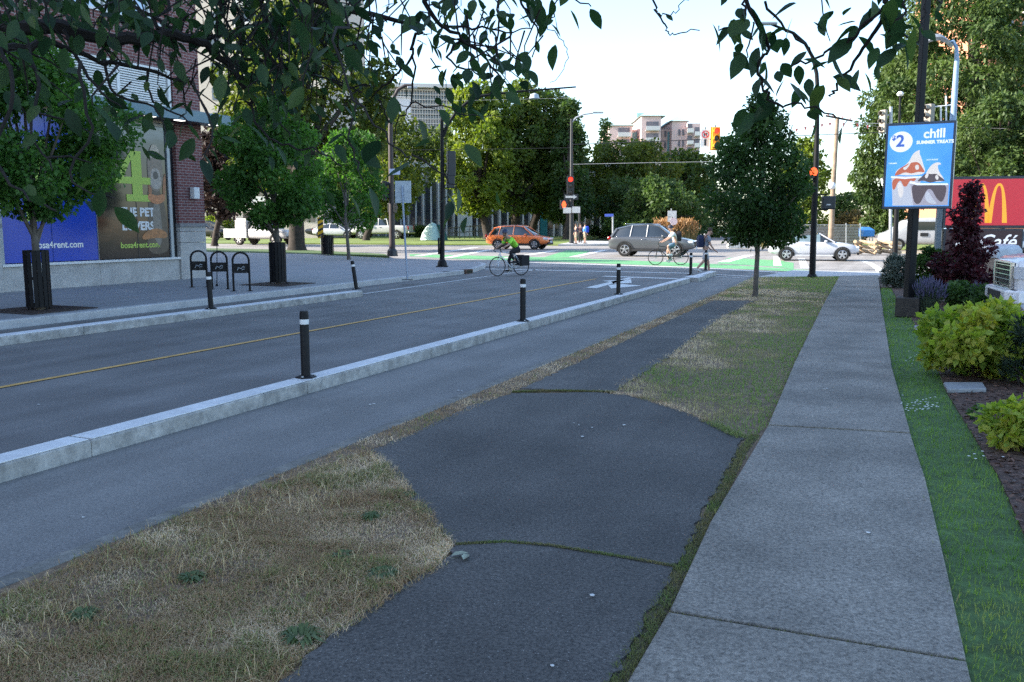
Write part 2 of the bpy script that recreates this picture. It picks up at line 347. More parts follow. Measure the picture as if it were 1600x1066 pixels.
# right-hand lawn, planting bed, car park
lawn_edge = [G(1720, 1066, .06), G(1600, 835, .06), G(1560, 745, .06), G(1520, 680, .06), G(1480, 615, .06), G(1450, 540, .06), G(1425, 500, .06), G(1400, 465, .06), G(1392, 450, .06)]
lawn_edge = [lawn_edge[0]+back*14]+lawn_edge
lawn = swR[:-1]+[G(1376, 450, .06)]+lawn_edge[::-1]
sheet('lawn', lawn, M['turf'], z=.055, t=.1)
bed = lawn_edge+[G(1376, 450, .06), G(1373, 434, .06), Vector((16.2, 30, 0)), Vector((11.9, 21, 0)), Vector((9.1, 15, 0)), Vector((5.6, 6, 0)), Vector((1, -9, 0))]
sheet('planting_bed', bed, M['mulch'], z=.07, t=.12)
sheet('car_park', [Vector((1.1, -9, 0)), Vector((5.7, 6, 0)), Vector((9.2, 15, 0)), Vector((12, 21, 0)), Vector((16.3, 30, 0)), Vector((45, 26, 0)), Vector((40, -15, 0))], M['asphalt'], z=.03, t=.05)
struct(ribbon([Vector((5.6, 6, 0)), Vector((9.1, 15, 0)), Vector((11.9, 21, 0)), Vector((16.2, 30, 0))], .15, 0, .17).build('car_park_kerb', M['kerb'], bevel=.015))
# lawns on the far side and the dark grass on the near left of the cross street
sheet('far_lawn', [G(-500, 377.5), G(330, 381), G(760, 383.3), G(880, 384.3), G(905, 379), G(940, 371), G(970, 362.5), G(-500, 362)], M['lawn_far'], z=.1, t=.2)
sheet('corner_walk', [G(872, 384.5), G(960, 384.2), G(968, 379.5), G(905, 378)], M['kerb'], z=.14, t=.2)
sheet('far_corner', [G(1195, 385), G(1400, 396), G(2100, 408), G(2100, 372), G(1190, 368)], mat('gravel', (.32, .27, .2), var=.2, scale=1.5, fine=.2, fscale=20), z=.1, t=.15)
sheet('far_corner_grass', [G(1335, 388), G(1400, 392), G(1500, 395), G(1500, 384), G(1330, 381)], M['lawn_far'], z=.12, t=.1)
sheet('near_grass', [G(120, 391, .05), G(318, 396, .05), G(480, 399.5, .05), G(608, 403, .05), G(600, 400, .05), G(480, 393.5, .05), G(318, 390.5, .05), G(120, 387, .05)], M['turf'], z=.165, t=.2)
# road markings
mk = lambda pts, m, z=.009: sheet('road_marking', [Vector((p.x, p.y, 0)) for p in pts], m, z=z)
def line(p, q, w, m, z=.009):
    p = Vector(p); q = Vector(q); t = (q-p).to_2d().normalized(); o = Vector((-t.y, t.x, 0))*w/2; return mk([p+o, q+o, q-o, p-o], m, z)
line(S(-15, -9.34), G(932, 436), .1, M['yellow_paint'])
line(G(566, 460), G(782, 429.5), .1, M['white_paint']); line(G(782, 429.5), G(840, 421.5), .1, M['white_paint'])
line(G(820, 410.8), G(1100, 418.8), .42, M['white_paint'], .012); line(G(1106, 420), G(1240, 427.5), .38, M['white_paint'], .012)
line(G(752, 420.5), G(1078, 427.5), .36, M['white_paint']); line(G(942, 432), G(1060, 436.2), .4, M['white_paint'])
line(G(1106, 429), G(1172, 432.6), .22, M['white_paint'], .012); line(G(1117, 432.6), G(1163, 435), .14, M['white_paint'], .012)
# lane arrow (left and straight)
mk([G(915, 450), G(985, 433.5), G(990, 434.5), G(932, 451)], M['white_paint']); mk([G(940, 439.5), G(986, 437), G(987, 443), G(958, 443.5), G(955, 441)], M['white_paint'])
mk([G(950, 446), G(968, 444), G(1003, 447), G(955, 451.5)], M['white_paint'])
# green bike crossing and blocks
gp = M['green_paint']
mk([G(640, 400.5), G(700, 404), G(860, 409), G(1100, 418), G(1290, 427), G(1290, 424), G(1100, 412), G(860, 402.5), G(640, 397.5)], gp, .008)
mk([G(848, 403), G(905, 402.5), G(922, 392), G(885, 391.5)], gp, .0085); mk([G(1120, 412), G(1225, 418), G(1225, 408), G(1140, 403)], gp, .0085)
mk([G(1195, 415), G(1240, 421), G(1240, 411), G(1205, 406)], gp, .0075)
for a, b, w in [((652, 400.5), (745, 386.6), .5), ((697, 403.5), (772, 389.2), .5), ((790, 404), (868, 392), .5), ((895, 402), (945, 391), .5), ((1130, 410), (1172, 399), .55), ((1215, 416), (1213, 401.5), .35), ((1258, 420), (1252, 404), .35)]:
    line(G(*a), G(*b), w, M['white_paint'], .013)
for k in range(6):
    a = G(1349+k*4.6, 409+k*k*.35+k*.6); b = G(1349+(k+1)*4.6, 409+(k+1)**2*.35+(k+1)*.6); line(a, b+(b-a)*.02, .3, M['white_paint'], .012+k*.0004)
# grass: dry straw on the verge, greener by the walk
gm = leafmat('grass_blades', (.8, .64, .44), (.4, .27, .15), .3, c3=(.17, .25, .07), rough=.8)
def tint_dry(x, y):
    n = vnoise(x, y, 1.9, 3)*.5+vnoise(x, y, 6.5, 4)*.5; g = rng.random(len(x))*.35
    f = vnoise(x, y, 23, 6); q = np.clip((n+.22*(f-.5)-.52)*6, 0, 1); q = np.clip(q+np.clip((5.2-y-.35*x)*.22, 0, .3), 0, 1); gr = rng.random(len(x)) < .08+.62*q; return np.where(gr, .6+g, np.clip(vnoise(x, y, 3.1, 44)*.85-.22+rng.random(len(x))*.28, 0, .5))
def wdist(x, y): return x*SN.x+y*SN.y
near_px = [(-700, 1200), (-700, 1180), (0, 931), (300, 807), (575, 704), (615, 738), (640, 780), (700, 840), (712, 852), (690, 880), (620, 920), (520, 990), (440, 1066), (300, 1200)]
near = [G(x, y, .05) for x, y in near_px]
tag(blades('dry_grass', near, 330000, .055, .0042, gm, .05, tint_dry, lod=5.5, lean=1.1, densf=lambda x, y: .35+.65*(vnoise(x, y, 3, 9) > .35), hf=lambda x, y: .3+1.5*np.clip(vnoise(x, y, 1.9, 3)*.5+vnoise(x, y, 6.5, 4)*.5-.25, 0, 1)), kind='stuff')
tag(blades('straw_stalks', near, 9000, .11, .0032, leafmat('straw', (.8, .62, .38), (.6, .46, .26), .3, c3=(.3, .33, .1)), .05, lambda x, y: rng.random(len(x)), lod=5.5, lean=1.3, densf=lambda x, y: vnoise(x, y, 2.6, 33)**1.5), kind='stuff')
gm2 = leafmat('verge_blades', (.74, .6, .4), (.36, .33, .14), .35, c3=(.17, .29, .06), rough=.8)
mid = [G(x, y, .05) for x, y in [(962, 611), (1040, 560), (1120, 500), (1180, 470), (1112, 470), (1137, 452), (1177, 433), (1312, 432.5), (1285, 480), (1243, 566), (1200, 668), (1165, 690), (1160, 685), (1100, 657), (1050, 636), (985, 618)]]
def tint_mid(x, y):
    n = vnoise(x, y, 1.1, 13)*.6+vnoise(x, y, 3.3, 14)*.4; w = wdist(x, y); d = np.hypot(x, y)
    dry = np.clip((-2.15-w)*.5+np.where((d > 21.5) & (d < 25.5), .35, 0)-np.where(d > 26, .35, 0), -.5, .6)
    return 1.05-np.clip(dry+(n-.42)*2.3, 0, 1)*.95-rng.random(len(x))*.3
tag(blades('verge_grass', mid, 260000, .05, .006, gm2, .05, tint_mid, lod=13, lean=.8), kind='stuff')
# grass and moss in the joints
def band(name, pts, w, n, h, tf, z, lod=6):
    o = []; 
    for sgn in (1, -1):
        q = []
        for i, p in enumerate(pts):
            t = (pts[min(i+1, len(pts)-1)]-pts[max(i-1, 0)]).normalized(); q.append(p+Vector((-t.y, t.x, 0))*sgn*w/2)
        o.append(q)
    struct(ribbon(pts, w*.9, .03, z+.0006).build('joint_soil', M['joint_soil'])); return tag(blades(name, o[0]+o[1][::-1], n, h, .004, mm, z, tf, lod=lod, lean=1.), kind='stuff')
mm = leafmat('moss_blades', (.32, .24, .13), (.19, .18, .07), .3, c3=(.13, .22, .05), rough=.9)
M['joint_soil'] = mat('joint_soil', (.09, .075, .045), rough=1, var=.4, scale=20)
mossy = lambda x, y: .45+.55*vnoise(x, y, 5, 5)-.3*rng.random(len(x))
joint_px = [(935, 1110), (968, 1066), (1024, 966), (1078, 870), (1110, 805), (1160, 705), (1180, 680)]
band('joint_grass', [G(x, y, .05) for x, y in joint_px], .085, 90000, .03, mossy, .052)
band('joint_moss', dcrack, .03, 30000, .012, mossy, .064)
band('joint_moss', [cuts[3][0], cuts[3][1]], .03, 6000, .012, mossy, .07); band('joint_moss', [cuts[4][0], cuts[4][1]], .03, 9000, .012, mossy, .07)
band('joint_moss', [cuts[5][0], cuts[5][1]], .03, 9000, .012, mossy, .07)
tag(blades('kerb_grass', [S(3.2, -4.0), S(9, -4.0), S(14, -4.04), S(25, -4.1), S(25, -3.8), S(14, -3.72), S(9, -3.66), S(3.2, -3.66)], 420000, .035, .0045, gm, .05, tint_dry, lod=9, lean=1.), kind='stuff')
band('path_joint_grass', [G(800, 613, .06), G(870, 611, .06), G(962, 613, .06)], .05, 12000, .02, mossy, .062)
lm = leafmat('lawn_blades', (.32, .33, .1), (.2, .31, .065), .42, c3=(.12, .23, .04), rough=.6)
tag(blades('lawn_grass', lawn[1:], 700000, .045, .0042, lm, .055, lambda x, y: -.05+.75*vnoise(x, y, 1.6, 21)+.25*vnoise(x, y, 6, 22)+.35*rng.random(len(x)), lod=6.5, lean=.7), kind='stuff')
def edge_blades(name, pts, w, n, tf, lod):
    L_, R_ = [], []
    for i, p in enumerate(pts):
        t = (pts[min(i+1, len(pts)-1)]-pts[max(i-1, 0)]).normalized(); q = Vector((-t.y, t.x, 0))*w/2; L_.append(p+q); R_.append(p-q)
    tag(blades(name, L_+R_[::-1], n, .045, .004, gm, .06, tf, lod=lod, lean=1.2, densf=lambda x, y: np.clip(vnoise(x, y, 4, 8)*1.6-.3, 0, 1)), kind='stuff')
edge_blades('edge_grass', [G(x, y, .06) for x, y in drive_px[:9]], .1, 26000, tint_dry, 6); edge_blades('edge_grass', [G(x, y, .06) for x, y in drive_px[16:21]], .12, 26000, tint_mid, 9)
edge_blades('edge_grass', swL[3:], .1, 60000, tint_mid, 9); edge_blades('edge_grass', [G(x, y, .06) for x, y in path_px[3:]], .2, 30000, tint_mid, 12)
edge_blades('edge_grass', [p+Vector((-.01, 0, 0)) for p in swR[1:]], .07, 60000, lambda x, y: .55+.4*rng.random(len(x)), 7)
# dark tufts of weed in the dry patch
wd = leafmat('weed', (.085, .13, .05), (.16, .2, .08), .3)
def tuft(name, label, p, r, n, hh, m=wd, fl=1.):
    V = []; T = []; t = []
    for k in range(n):
        a = rng.uniform(0, 2*np.pi); rr = r*math.sqrt(rng.random()); L = r*rng.uniform(.5, 1.1); w = rng.uniform(.006, .014); up = hh*rng.uniform(.4, 1)
        c, s = math.cos(a), math.sin(a); b = np.array([p[0]+c*rr*.3, p[1]+s*rr*.3, p[2]]); o = len(V)
        mid_ = b+np.array([c*L*.5, s*L*.5, up]); tip = b+np.array([c*L, s*L, up*.5]); sd = np.array([-s, c, 0])*w
        V += [b-sd*.4, b+sd*.4, mid_-sd, mid_+sd, tip]; T += [[o, o+1, o+3], [o, o+3, o+2], [o+2, o+3, o+4]]; t += [rng.random()]*5
    return npmesh(name, np.array(V), np.array(T), m, None, np.array(t))
k = 0
for px, py, r in [(535, 872, .07), (598, 902, .08), (470, 1003, .1), (580, 812, .06), (640, 776, .05), (300, 905, .07), (130, 965, .07)]:
    g = tuft('weed_tuft', '', G(px, py, .05), r, random.randint(40, 110), random.uniform(.03, .06)); tag(g, 'low green weed rosette growing in the dry grass beside the driveway', 'weed', 'weeds in the dry verge')
# daisies in the lawn
dz = MB()
for px0, py0, sx, sy, n in [(1440, 640, 32, 12, 46), (1425, 560, 25, 30, 14), (1530, 720, 30, 20, 6), (1450, 570, 12, 12, 8)]:
    for q in range(n):
        p = G(random.gauss(px0, sx/2), random.gauss(py0, sy/2), .055)
        dz.add([p+Vector((.011*math.cos(i*math.pi/3), .011*math.sin(i*math.pi/3), .05)) for i in range(6)], [tuple(range(6))])
tag(dz.build('daisies', mat('petal', (.8, .8, .78), var=.05)), kind='stuff')
# fallen leaves and litter
fl = mat('fallen_leaf', (.25, .27, .2), var=.3, scale=30)
for i, (px, py, r, lab) in enumerate([(719, 868, .05, 'pale fallen leaf on the driveway left of its mossy joint'), (728, 872, .04, 'smaller pale fallen leaf touching the larger one on the driveway')]):
    p = G(px, py, .072); mb = MB(); a = .4+i*.9
    vs = [p+Vector((r*c*math.cos(a)-w*r*math.sin(a), r*c*math.sin(a)+w*r*math.cos(a), .006+.02*abs(w))) for c, w in [(-1, 0), (-.4, .5), (.4, .45), (1, 0), (.4, -.45), (-.4, -.5)]]
    mb.add(vs, [(0, 1, 2, 3), (0, 3, 4, 5)]); tag(mb.build('fallen_leaf', fl), lab, 'leaf')
lit = MB()
for px, py in [(578, 632), (584, 631), (716, 610), (722, 611), (905, 664), (897, 661), (925, 668), (975, 664), (910, 682), (1288, 608), (1292, 607), (1106, 484), (1131, 489), (863, 1040), (560, 800), (420, 815), (130, 808), (925, 930), (60, 632), (1356, 832)]:
    z = .012 if px < 800 and py < 700 or px < 560 else .075; z = .091 if px > 1270 else z
    p = G(px, py, z); s = .014*random.uniform(.6, 1.5); lit.slab([p+Vector((s*random.uniform(.6, 1)*math.cos(i*1.26), s*random.uniform(.6, 1)*math.sin(i*1.26), 0)) for i in range(5)], (0, 0, .002))
tag(lit.build('litter_specks', M['white_paint']), kind='stuff')
# bark chips on the planting bed
xs = rng.uniform(2, 10, 60000); ys = rng.uniform(4, 18, 60000); k = inpoly(xs, ys, bed) & (rng.random(60000) < np.minimum(1, (7/np.hypot(xs, ys))**1.5)); xs = xs[k]; ys = ys[k]; n = len(xs)
a = rng.uniform(0, 6.28, n); l = rng.uniform(.008, .03, n); w = rng.uniform(.004, .01, n); zz = .07+rng.uniform(0, .03, n); tl = rng.uniform(-.6, .6, n)*l
V = np.zeros((n, 4, 3))
for j, (u, v) in enumerate([(-1, -1), (1, -1), (1, 1), (-1, 1)]):
    V[:, j] = np.c_[xs+u*l*np.cos(a)-v*w*np.sin(a), ys+u*l*np.sin(a)+v*w*np.cos(a), zz+u*tl*.5+.004*v]
tag(npmesh('bark_chips', V.reshape(-1, 3), np.arange(4*n).reshape(n, 4), leafmat('bark_chip', (.04, .02, .014), (.14, .075, .05), .0), None, np.repeat(rng.random(n), 4)), kind='stuff')
tag(MB().slab([G(1474, 604, .07), G(1535, 604, .07), G(1541, 614, .07), G(1480, 615, .07)], (0, 0, .05)).build('stone_slab', mat('stone', (.26, .27, .28), var=.15, scale=6, fine=.2), bevel=.012), 'flat grey stepping stone in the bark beside the yellow-green shrub', 'stone')
tag(MB().slab([G(1428, 513, .07), G(1446, 513, .07), G(1450, 518, .07), G(1432, 518, .07)], (0, 0, .05)).build('stone_slab', mat('stone2', (.3, .3, .31), var=.15, scale=6), bevel=.01), 'small pale stone at the lawn edge near the tall black sign pole', 'stone')
# ================================================================ BRICK CORNER BUILDING
def brickmat():
    m, nt, N, L, b = _new('brick'); tc = N.new('ShaderNodeTexCoord'); sx = N.new('ShaderNodeSeparateXYZ'); cx = N.new('ShaderNodeCombineXYZ')
    L.new(tc.outputs['Object'], sx.inputs[0]); ad = N.new('ShaderNodeMath'); L.new(sx.outputs['X'], ad.inputs[0]); L.new(sx.outputs['Y'], ad.inputs[1])
    L.new(ad.outputs[0], cx.inputs['X']); L.new(sx.outputs['Z'], cx.inputs['Y'])
    br = N.new('ShaderNodeTexBrick'); br.inputs['Scale'].default_value = 1; br.inputs['Brick Width'].default_value = .24; br.inputs['Row Height'].default_value = .085
    br.inputs['Mortar Size'].default_value = .01; br.inputs['Color1'].default_value = (.15, .05, .05, 1); br.inputs['Color2'].default_value = (.21, .075, .07, 1); br.inputs['Mortar'].default_value = (.3, .25, .25, 1); br.inputs['Bias'].default_value = -.2
    L.new(cx.outputs[0], br.inputs['Vector'])
    n = N.new('ShaderNodeTexNoise'); n.inputs['Scale'].default_value = 2.5; n.inputs['Detail'].default_value = 6; L.new(tc.outputs['Object'], n.inputs['Vector'])
    r = N.new('ShaderNodeValToRGB'); r.color_ramp.elements[0].color = (.72, .72, .72, 1); r.color_ramp.elements[1].color = (1.2, 1.2, 1.2, 1); L.new(n.outputs['Fac'], r.inputs['Fac'])
    mx = N.new('ShaderNodeMix'); mx.data_type = 'RGBA'; mx.blend_type = 'MULTIPLY'; mx.inputs['Factor'].default_value = 1
    L.new(br.outputs['Color'], mx.inputs['A']); L.new(r.outputs['Color'], mx.inputs['B']); L.new(mx.outputs['Result'], b.inputs['Base Color']); b.inputs['Roughness'].default_value = .85
    bp = N.new('ShaderNodeBump'); bp.inputs['Strength'].default_value = .4; bp.inputs['Distance'].default_value = .01; L.new(br.outputs['Fac'], bp.inputs['Height']); bp.invert = True; L.new(bp.outputs['Normal'], b.inputs['Normal'])
    return m
M['brick'] = brickmat()
M['precast'] = mat('precast', (.42, .41, .40), rough=.85, var=.12, scale=2.5, fine=.15, fscale=35)
M['white_frame'] = mat('white_frame', (.72, .72, .72), rough=.5, var=.05)
M['grey_frame'] = mat('grey_frame', (.32, .35, .38), rough=.45, var=.06, metal=.3)
M['teal_steel'] = mat('teal_steel', (.11, .19, .23), rough=.45, var=.12, scale=3)
M['dark_steel'] = mat('dark_steel', (.02, .022, .026), rough=.45, var=.2, scale=8)
M['black_metal'] = mat('black_metal', (.006, .006, .007), rough=.55, var=.2, scale=10, spec=.25)
def glass(name, col, rough=.06): return mat(name, col, rough=rough, var=.15, scale=1.5, spec=1.)
M['glass'] = glass('window_glass', (.05, .06, .07)); 
bz = thing('brick_building', 'red brick corner building with pale concrete base, teal canopy and poster windows', 'building', (-10.27, 27.53, 0), math.atan2(.9054, .4244))
# local frame: x along the street front (away from the viewer), -y towards the street, z up
mb = MB()
side = Vector((-.79, .61, 0)); Rm = Matrix.Rotation(-bz.rotation_euler.z, 3, 'Z'); sd = Rm @ side  # unseen side wall, angled so its roof shadow ends along the cross street
def mass(x1, z0, z1, inset, back_, L, x0=-48):
    a = Vector((x1, inset, 0)); return [Vector((x0, inset, z0)), Vector((x1, inset, z0)), Vector((x1, inset, z0))+sd*L, Vector((x0, inset, z0))+sd*L]
pts = mass(.93, .1, 12.9, .45, 0, 46); mb.slab(pts, (0, 0, 12.8))
mb.build('wall', M['brick'], bz)
mb = MB(); mb.slab([Vector((-48, 3, 12.9)), Vector((-17.3, 3, 12.9)), Vector((-17.3, 3, 12.9))+sd*40, Vector((-48, 3, 12.9))+sd*40], (0, 0, 13)); mb.build('added_shade_storey', M['precast'], bz)  # unseen storey added, set back to keep the right foreground in shadow
mb = MB(); mb.slab([p+Vector((0, 0, 12.81)) for p in mass(1.05, .1, 0, .3, 0, 46)], (0, 0, .35)); mb.build('cornice', M['precast'], bz)
for x0, x1 in ((-.12, .95), (-7.7, -5.98)):
    mb = MB(); mb.bx(x0, x1, -.12, .5, 1.86, 12.8); mb.build('brick_pier', M['brick'], bz)
    mb = MB(); mb.bx(x0, x1+.004, -.125, .5, 1.62, 1.755); mb.bx(x0, x1, -.125, .5, 1.28, 1.61); mb.bx(x0, x1, -.125, .5, .12, 1.27); mb.build('pier_base', M['precast'], bz, bevel=.006)
    mb = MB(); mb.bx(x0-.02, x1+.05, -.16, .5, 1.757, 1.858); mb.build('pier_cap', mat('grey_cap', (.22, .22, .23), var=.15), bz, bevel=.01)
mb = MB(); mb.bx(-5.97, -3.05, -.06, .44, .12, .77); mb.bx(-3.04, -.13, -.06, .44, .12, .77); mb.build('base_panel', M['precast'], bz, bevel=.006)
mb = MB(); mb.bx(-5.97, -.125, -.13, .44, .772, .84); mb.build('window_ledge', mat('ledge', (.68, .68, .68), var=.06), bz, bevel=.008)
# posters filling the shop windows
blue = mat('blue_film', (.012, .055, .42), rough=.25, var=.06, scale=1)
bp_ = MB().bx(-5.82, -3.02, .02, .06, .86, 4.7).build('blue_poster', blue, bz)
MB().bx(-4.44, -4.425, .012, .03, .86, 4.7).build('poster_seam', mat('seam', (.01, .03, .2), var=.1), bp_)
put_text('lettering', 'bosa4rent.com', mat('white_print', (.8, .8, .8), var=.03), bp_, -5.0, .012, 1.22, .25, .006)
put_text('lettering', 'LIKE', mat('lime_print', (.45, .6, .12), var=.03), bp_, -5.3, .012, 1.93, .34, .014)
put_text('lettering', '4', mat('lime_print', (.45, .6, .12), var=.03), bp_, -5.4, .012, 2.4, 2.3, .04)
def petfilm():
    m, nt, N, L, b = _new('pet_film'); tc = N.new('ShaderNodeTexCoord'); sx = N.new('ShaderNodeSeparateXYZ'); L.new(tc.outputs['Object'], sx.inputs[0])
    n = N.new('ShaderNodeTexNoise'); n.inputs['Scale'].default_value = 1.3; n.inputs['Detail'].default_value = 4; n.inputs['Distortion'].default_value = .6
    mp = N.new('ShaderNodeMapping'); mp.inputs['Scale'].default_value = (.6, 1, 2.2); L.new(tc.outputs['Object'], mp.inputs['Vector']); L.new(mp.outputs[0], n.inputs['Vector'])
    mr = N.new('ShaderNodeMapRange'); mr.inputs['From Min'].default_value = .8; mr.inputs['From Max'].default_value = 4.8; L.new(sx.outputs['Z'], mr.inputs['Value'])
    ad = N.new('ShaderNodeMath'); ad.operation = 'MULTIPLY_ADD'; ad.inputs[1].default_value = .3; L.new(n.outputs['Fac'], ad.inputs[0]); L.new(mr.outputs[0], ad.inputs[2])
    sb = N.new('ShaderNodeMath'); sb.operation = 'SUBTRACT'; sb.inputs[1].default_value = .15; L.new(ad.outputs[0], sb.inputs[0])
    r = N.new('ShaderNodeValToRGB'); e = r.color_ramp.elements; e[0].color = (.02, .016, .016, 1); e[1].color = (.22, .28, .36, 1)
    for p, c in [(.12, (.03, .022, .02)), (.26, (.12, .055, .032)), (.34, (.05, .036, .032)), (.5, (.014, .026, .016)), (.72, (.01, .02, .026)), (.86, (.035, .055, .07))]:
        x = e.new(p); x.color = (*c, 1)
    L.new(sb.outputs[0], r.inputs['Fac']); L.new(r.outputs['Color'], b.inputs['Base Color']); b.inputs['Roughness'].default_value = .12
    return m
pp = MB().bx(-3.0, -.42, .02, .06, .86, 4.75).build('pet_poster', petfilm(), bz)
MB().bx(-1.62, -1.6, .012, .03, .86, 4.75).build('poster_seam', M['dark_steel'], pp)
lime = bpy.data.materials['lime_print']
# slab-serif numeral built from bars
nb = MB(); nb.bx(-1.72, -1.36, .004, .011, 2.66, 3.95); nb.bx(-1.95, -1.05, .003, .0105, 2.5, 2.7); nb.bx(-2.3, -1.05, .005, .0115, 3.0, 3.2)
nb.slab([Vector((-2.3, .004, 3.2)), Vector((-2.02, .004, 3.2)), Vector((-1.72, .004, 3.7)), Vector((-1.72, .004, 3.95))], (0, .006, 0)); nb.build('numeral', lime, pp)
wp = bpy.data.materials['white_print']
put_text('lettering', 'THE PET', wp, pp, -2.22, .012, 2.08, .34, .014); put_text('lettering', 'LOVERS', wp, pp, -2.16, .012, 1.68, .34, .014)
put_text('lettering', 'bosa4rent.com', lime, pp, -2.25, .012, 1.16, .24, .006)
# the sitting dog on the poster, flat printed shapes
def blob(name, pts, col, y, par, n=26):
    m = mat(name+'_print', col, var=.3, scale=9, rough=.35); mb = MB()
    cx = sum(p[0] for p in pts)/len(pts); cz = sum(p[1] for p in pts)/len(pts); q = []
    for i in range(len(pts)):   # rounded outline
        p0, p1, p2 = pts[i-1], pts[i], pts[(i+1) % len(pts)]
        for t in (.25, .5, .75, 1.):
            a = ((p0[0]+p1[0])/2, (p0[1]+p1[1])/2); c = ((p1[0]+p2[0])/2, (p1[1]+p2[1])/2)
            q.append(Vector(((1-t)**2*a[0]+2*t*(1-t)*p1[0]+t*t*c[0], y, (1-t)**2*a[1]+2*t*(1-t)*p1[1]+t*t*c[1])))
    mb.slab(q, (0, .003, 0)); return mb.build(name, m, par)
dg = blob('printed_dog', [(-1.3, .95), (-1.25, 1.6), (-1.15, 2.4), (-1.2, 2.9), (-.75, 3.0), (-.5, 2.3), (-.46, 1.5), (-.45, .95)], (.08, .055, .04), .014, pp)
blob('chest', [(-1.05, 1.5), (-1.0, 2.5), (-.75, 2.6), (-.66, 1.5), (-.8, 1.1)], (.19, .165, .145), .011, dg)
blob('paw', [(-1.5, 1.35), (-1.0, 1.45), (-.5, 1.4), (-.5, 1.6), (-.9, 1.75), (-1.4, 1.6)], (.36, .14, .045), .0085, dg)
blob('ear', [(-1.15, 2.6), (-1.12, 3.6), (-.95, 3.5), (-1.0, 2.7)], (.3, .1, .035), .009, dg); blob('ear', [(-.62, 2.6), (-.55, 3.3), (-.44, 3.4), (-.48, 2.7)], (.3, .1, .035), .009, dg)
blob('head', [(-1.12, 2.95), (-1.15, 3.7), (-1.0, 4.15), (-.7, 4.15), (-.55, 3.7), (-.58, 2.95), (-.85, 2.75)], (.2, .15, .12), .007, dg)
blob('muzzle', [(-1.05, 2.95), (-1.03, 3.3), (-.95, 3.5), (-.75, 3.5), (-.66, 3.3), (-.64, 2.95), (-.85, 2.85)], (.34, .3, .27), .004, dg)
blob('nose', [(-.95, 3.22), (-.93, 3.4), (-.76, 3.4), (-.75, 3.22), (-.85, 3.15)], (.04, .035, .04), .001, dg)
blob('brow', [(-1.05, 3.75), (-.98, 4.2), (-.72, 4.2), (-.64, 3.75), (-.85, 3.85)], (.4, .34, .28), .003, dg)
blob('collar', [(-1.2, 2.55), (-1.15, 2.78), (-.85, 2.66), (-.55, 2.78), (-.5, 2.55), (-.85, 2.4)], (.5, .17, .06), .0005, dg)
fr = MB(); fr.bx(-.4, -.29, -.03, .06, .842, 4.78); fr.bx(-5.95, -5.84, -.03, .06, .842, 4.78); fr.bx(-3.012, -3.004, -.005, .06, .845, 4.75); fr.bx(-5.83, -.41, -.02, .06, 4.72, 4.8); fr.build('window_frame', M['grey_frame'], bz)
MB().bx(-.285, -.125, .03, .06, .842, 4.8).build('window_jamb', M['dark_steel'], bz)
cn = MB(); cn.bx(-9, 1.42, -1.05, -.98, 4.86, 5.18); cn.bx(-9, 1.42, -.975, -.13, 5.0, 5.06); cn.build('canopy', M['teal_steel'], bz, bevel=.01)
cu = MB(); cu.bx(-9, 1.38, -.97, -.13, 4.9, 4.985); cu.build('canopy_soffit', M['dark_steel'], bz)
lf = MB(); lf.bx(-5.9, -.15, -.125, .05, 4.81, 4.88); lf.build('lintel', mat('cream', (.5, .44, .34), var=.08), bz)
for k, x in enumerate((-2.9, -1.6, -.5, .9, -4.3)): MB().bx(x-.14, x+.14, -.8, -.62, 4.88, 4.897).build('canopy_light', emit('canopy_lamp', (1, .95, .88), 1.2) if k == 0 else bpy.data.materials['canopy_lamp'], bz)
lv = MB()
for x0, x1 in ((-5.8, -3.95), (-3.9, -2.1), (-2.05, -.3)):
    for k in range(17): lv.bx(x0+.04, x1-.04, -.06-.0*k, .02, 5.2+k*.068, 5.24+k*.068)
lv.build('louvre', M['white_frame'], bz)
MB().bx(-5.85, -.2, .03, .3, 5.1, 6.38).build('louvre_backing', mat('pale_back', (.4, .4, .42), var=.05), bz)
lw = MB(); 
for x in (-5.83, -3.925, -2.075, -.22): lw.bx(x-.05, x+.05, -.08, .04, 5.1, 6.4)
lw.bx(-5.78, -.28, -.075, .04, 6.36, 6.42); lw.build('louvre_frame', M['white_frame'], bz)
MB().bx(-5.97, -.125, -.05, .44, 6.43, 7.62).build('brick_band', M['brick'], bz)
MB().bx(-5.97, -.3, -.1, .3, 7.63, 7.7).build('upper_sill', M['white_frame'], bz)
gl = mat('sky_glass', (.25, .28, .32), rough=.04, var=.1, scale=.6, spec=1.); gl.node_tree.nodes['Principled BSDF'].inputs['Metallic'].default_value = .85
for x0, x1 in ((-5.9, -4.25), (-4.15, -2.5), (-2.4, -.75)):
    wnd = MB(); wnd.bx(x0, x0+.09, -.04, .1, 7.71, 10.3); wnd.bx(x1-.09, x1, -.04, .1, 7.71, 10.3); wnd.bx(x0+.095, x1-.095, -.035, .1, 10.2, 10.3); wnd.bx(x0+.095, x1-.095, -.035, .1, 8.9, 8.97)
    wnd = wnd.build('upper_window', M['white_frame'], bz); MB().bx(x0+.08, x1-.08, .03, .07, 7.71, 10.2).build('pane', gl, wnd)
MB().bx(-.75, -.13, -.03, .44, 7.63, 10.3).build('brick_band', M['brick'], bz); MB().bx(-5.97, -.125, -.045, .44, 10.31, 12.78).build('brick_band', M['brick'], bz)
wl = MB().bx(.36, .6, -.3, -.122, 2.62, 2.98).build('wall_lamp', M['white_frame'], bz, bevel=.02)

# ================================================================ FAR BUILDINGS
def bframe(px, Y, rz): return Vector(((px-800)/F*Y, Y, 0)), rz
def bk(name, label, px, Y, rz=0): return thing(name, label, 'building', (*((px-CX)/F*Y*1.0, Y), 0), rz)
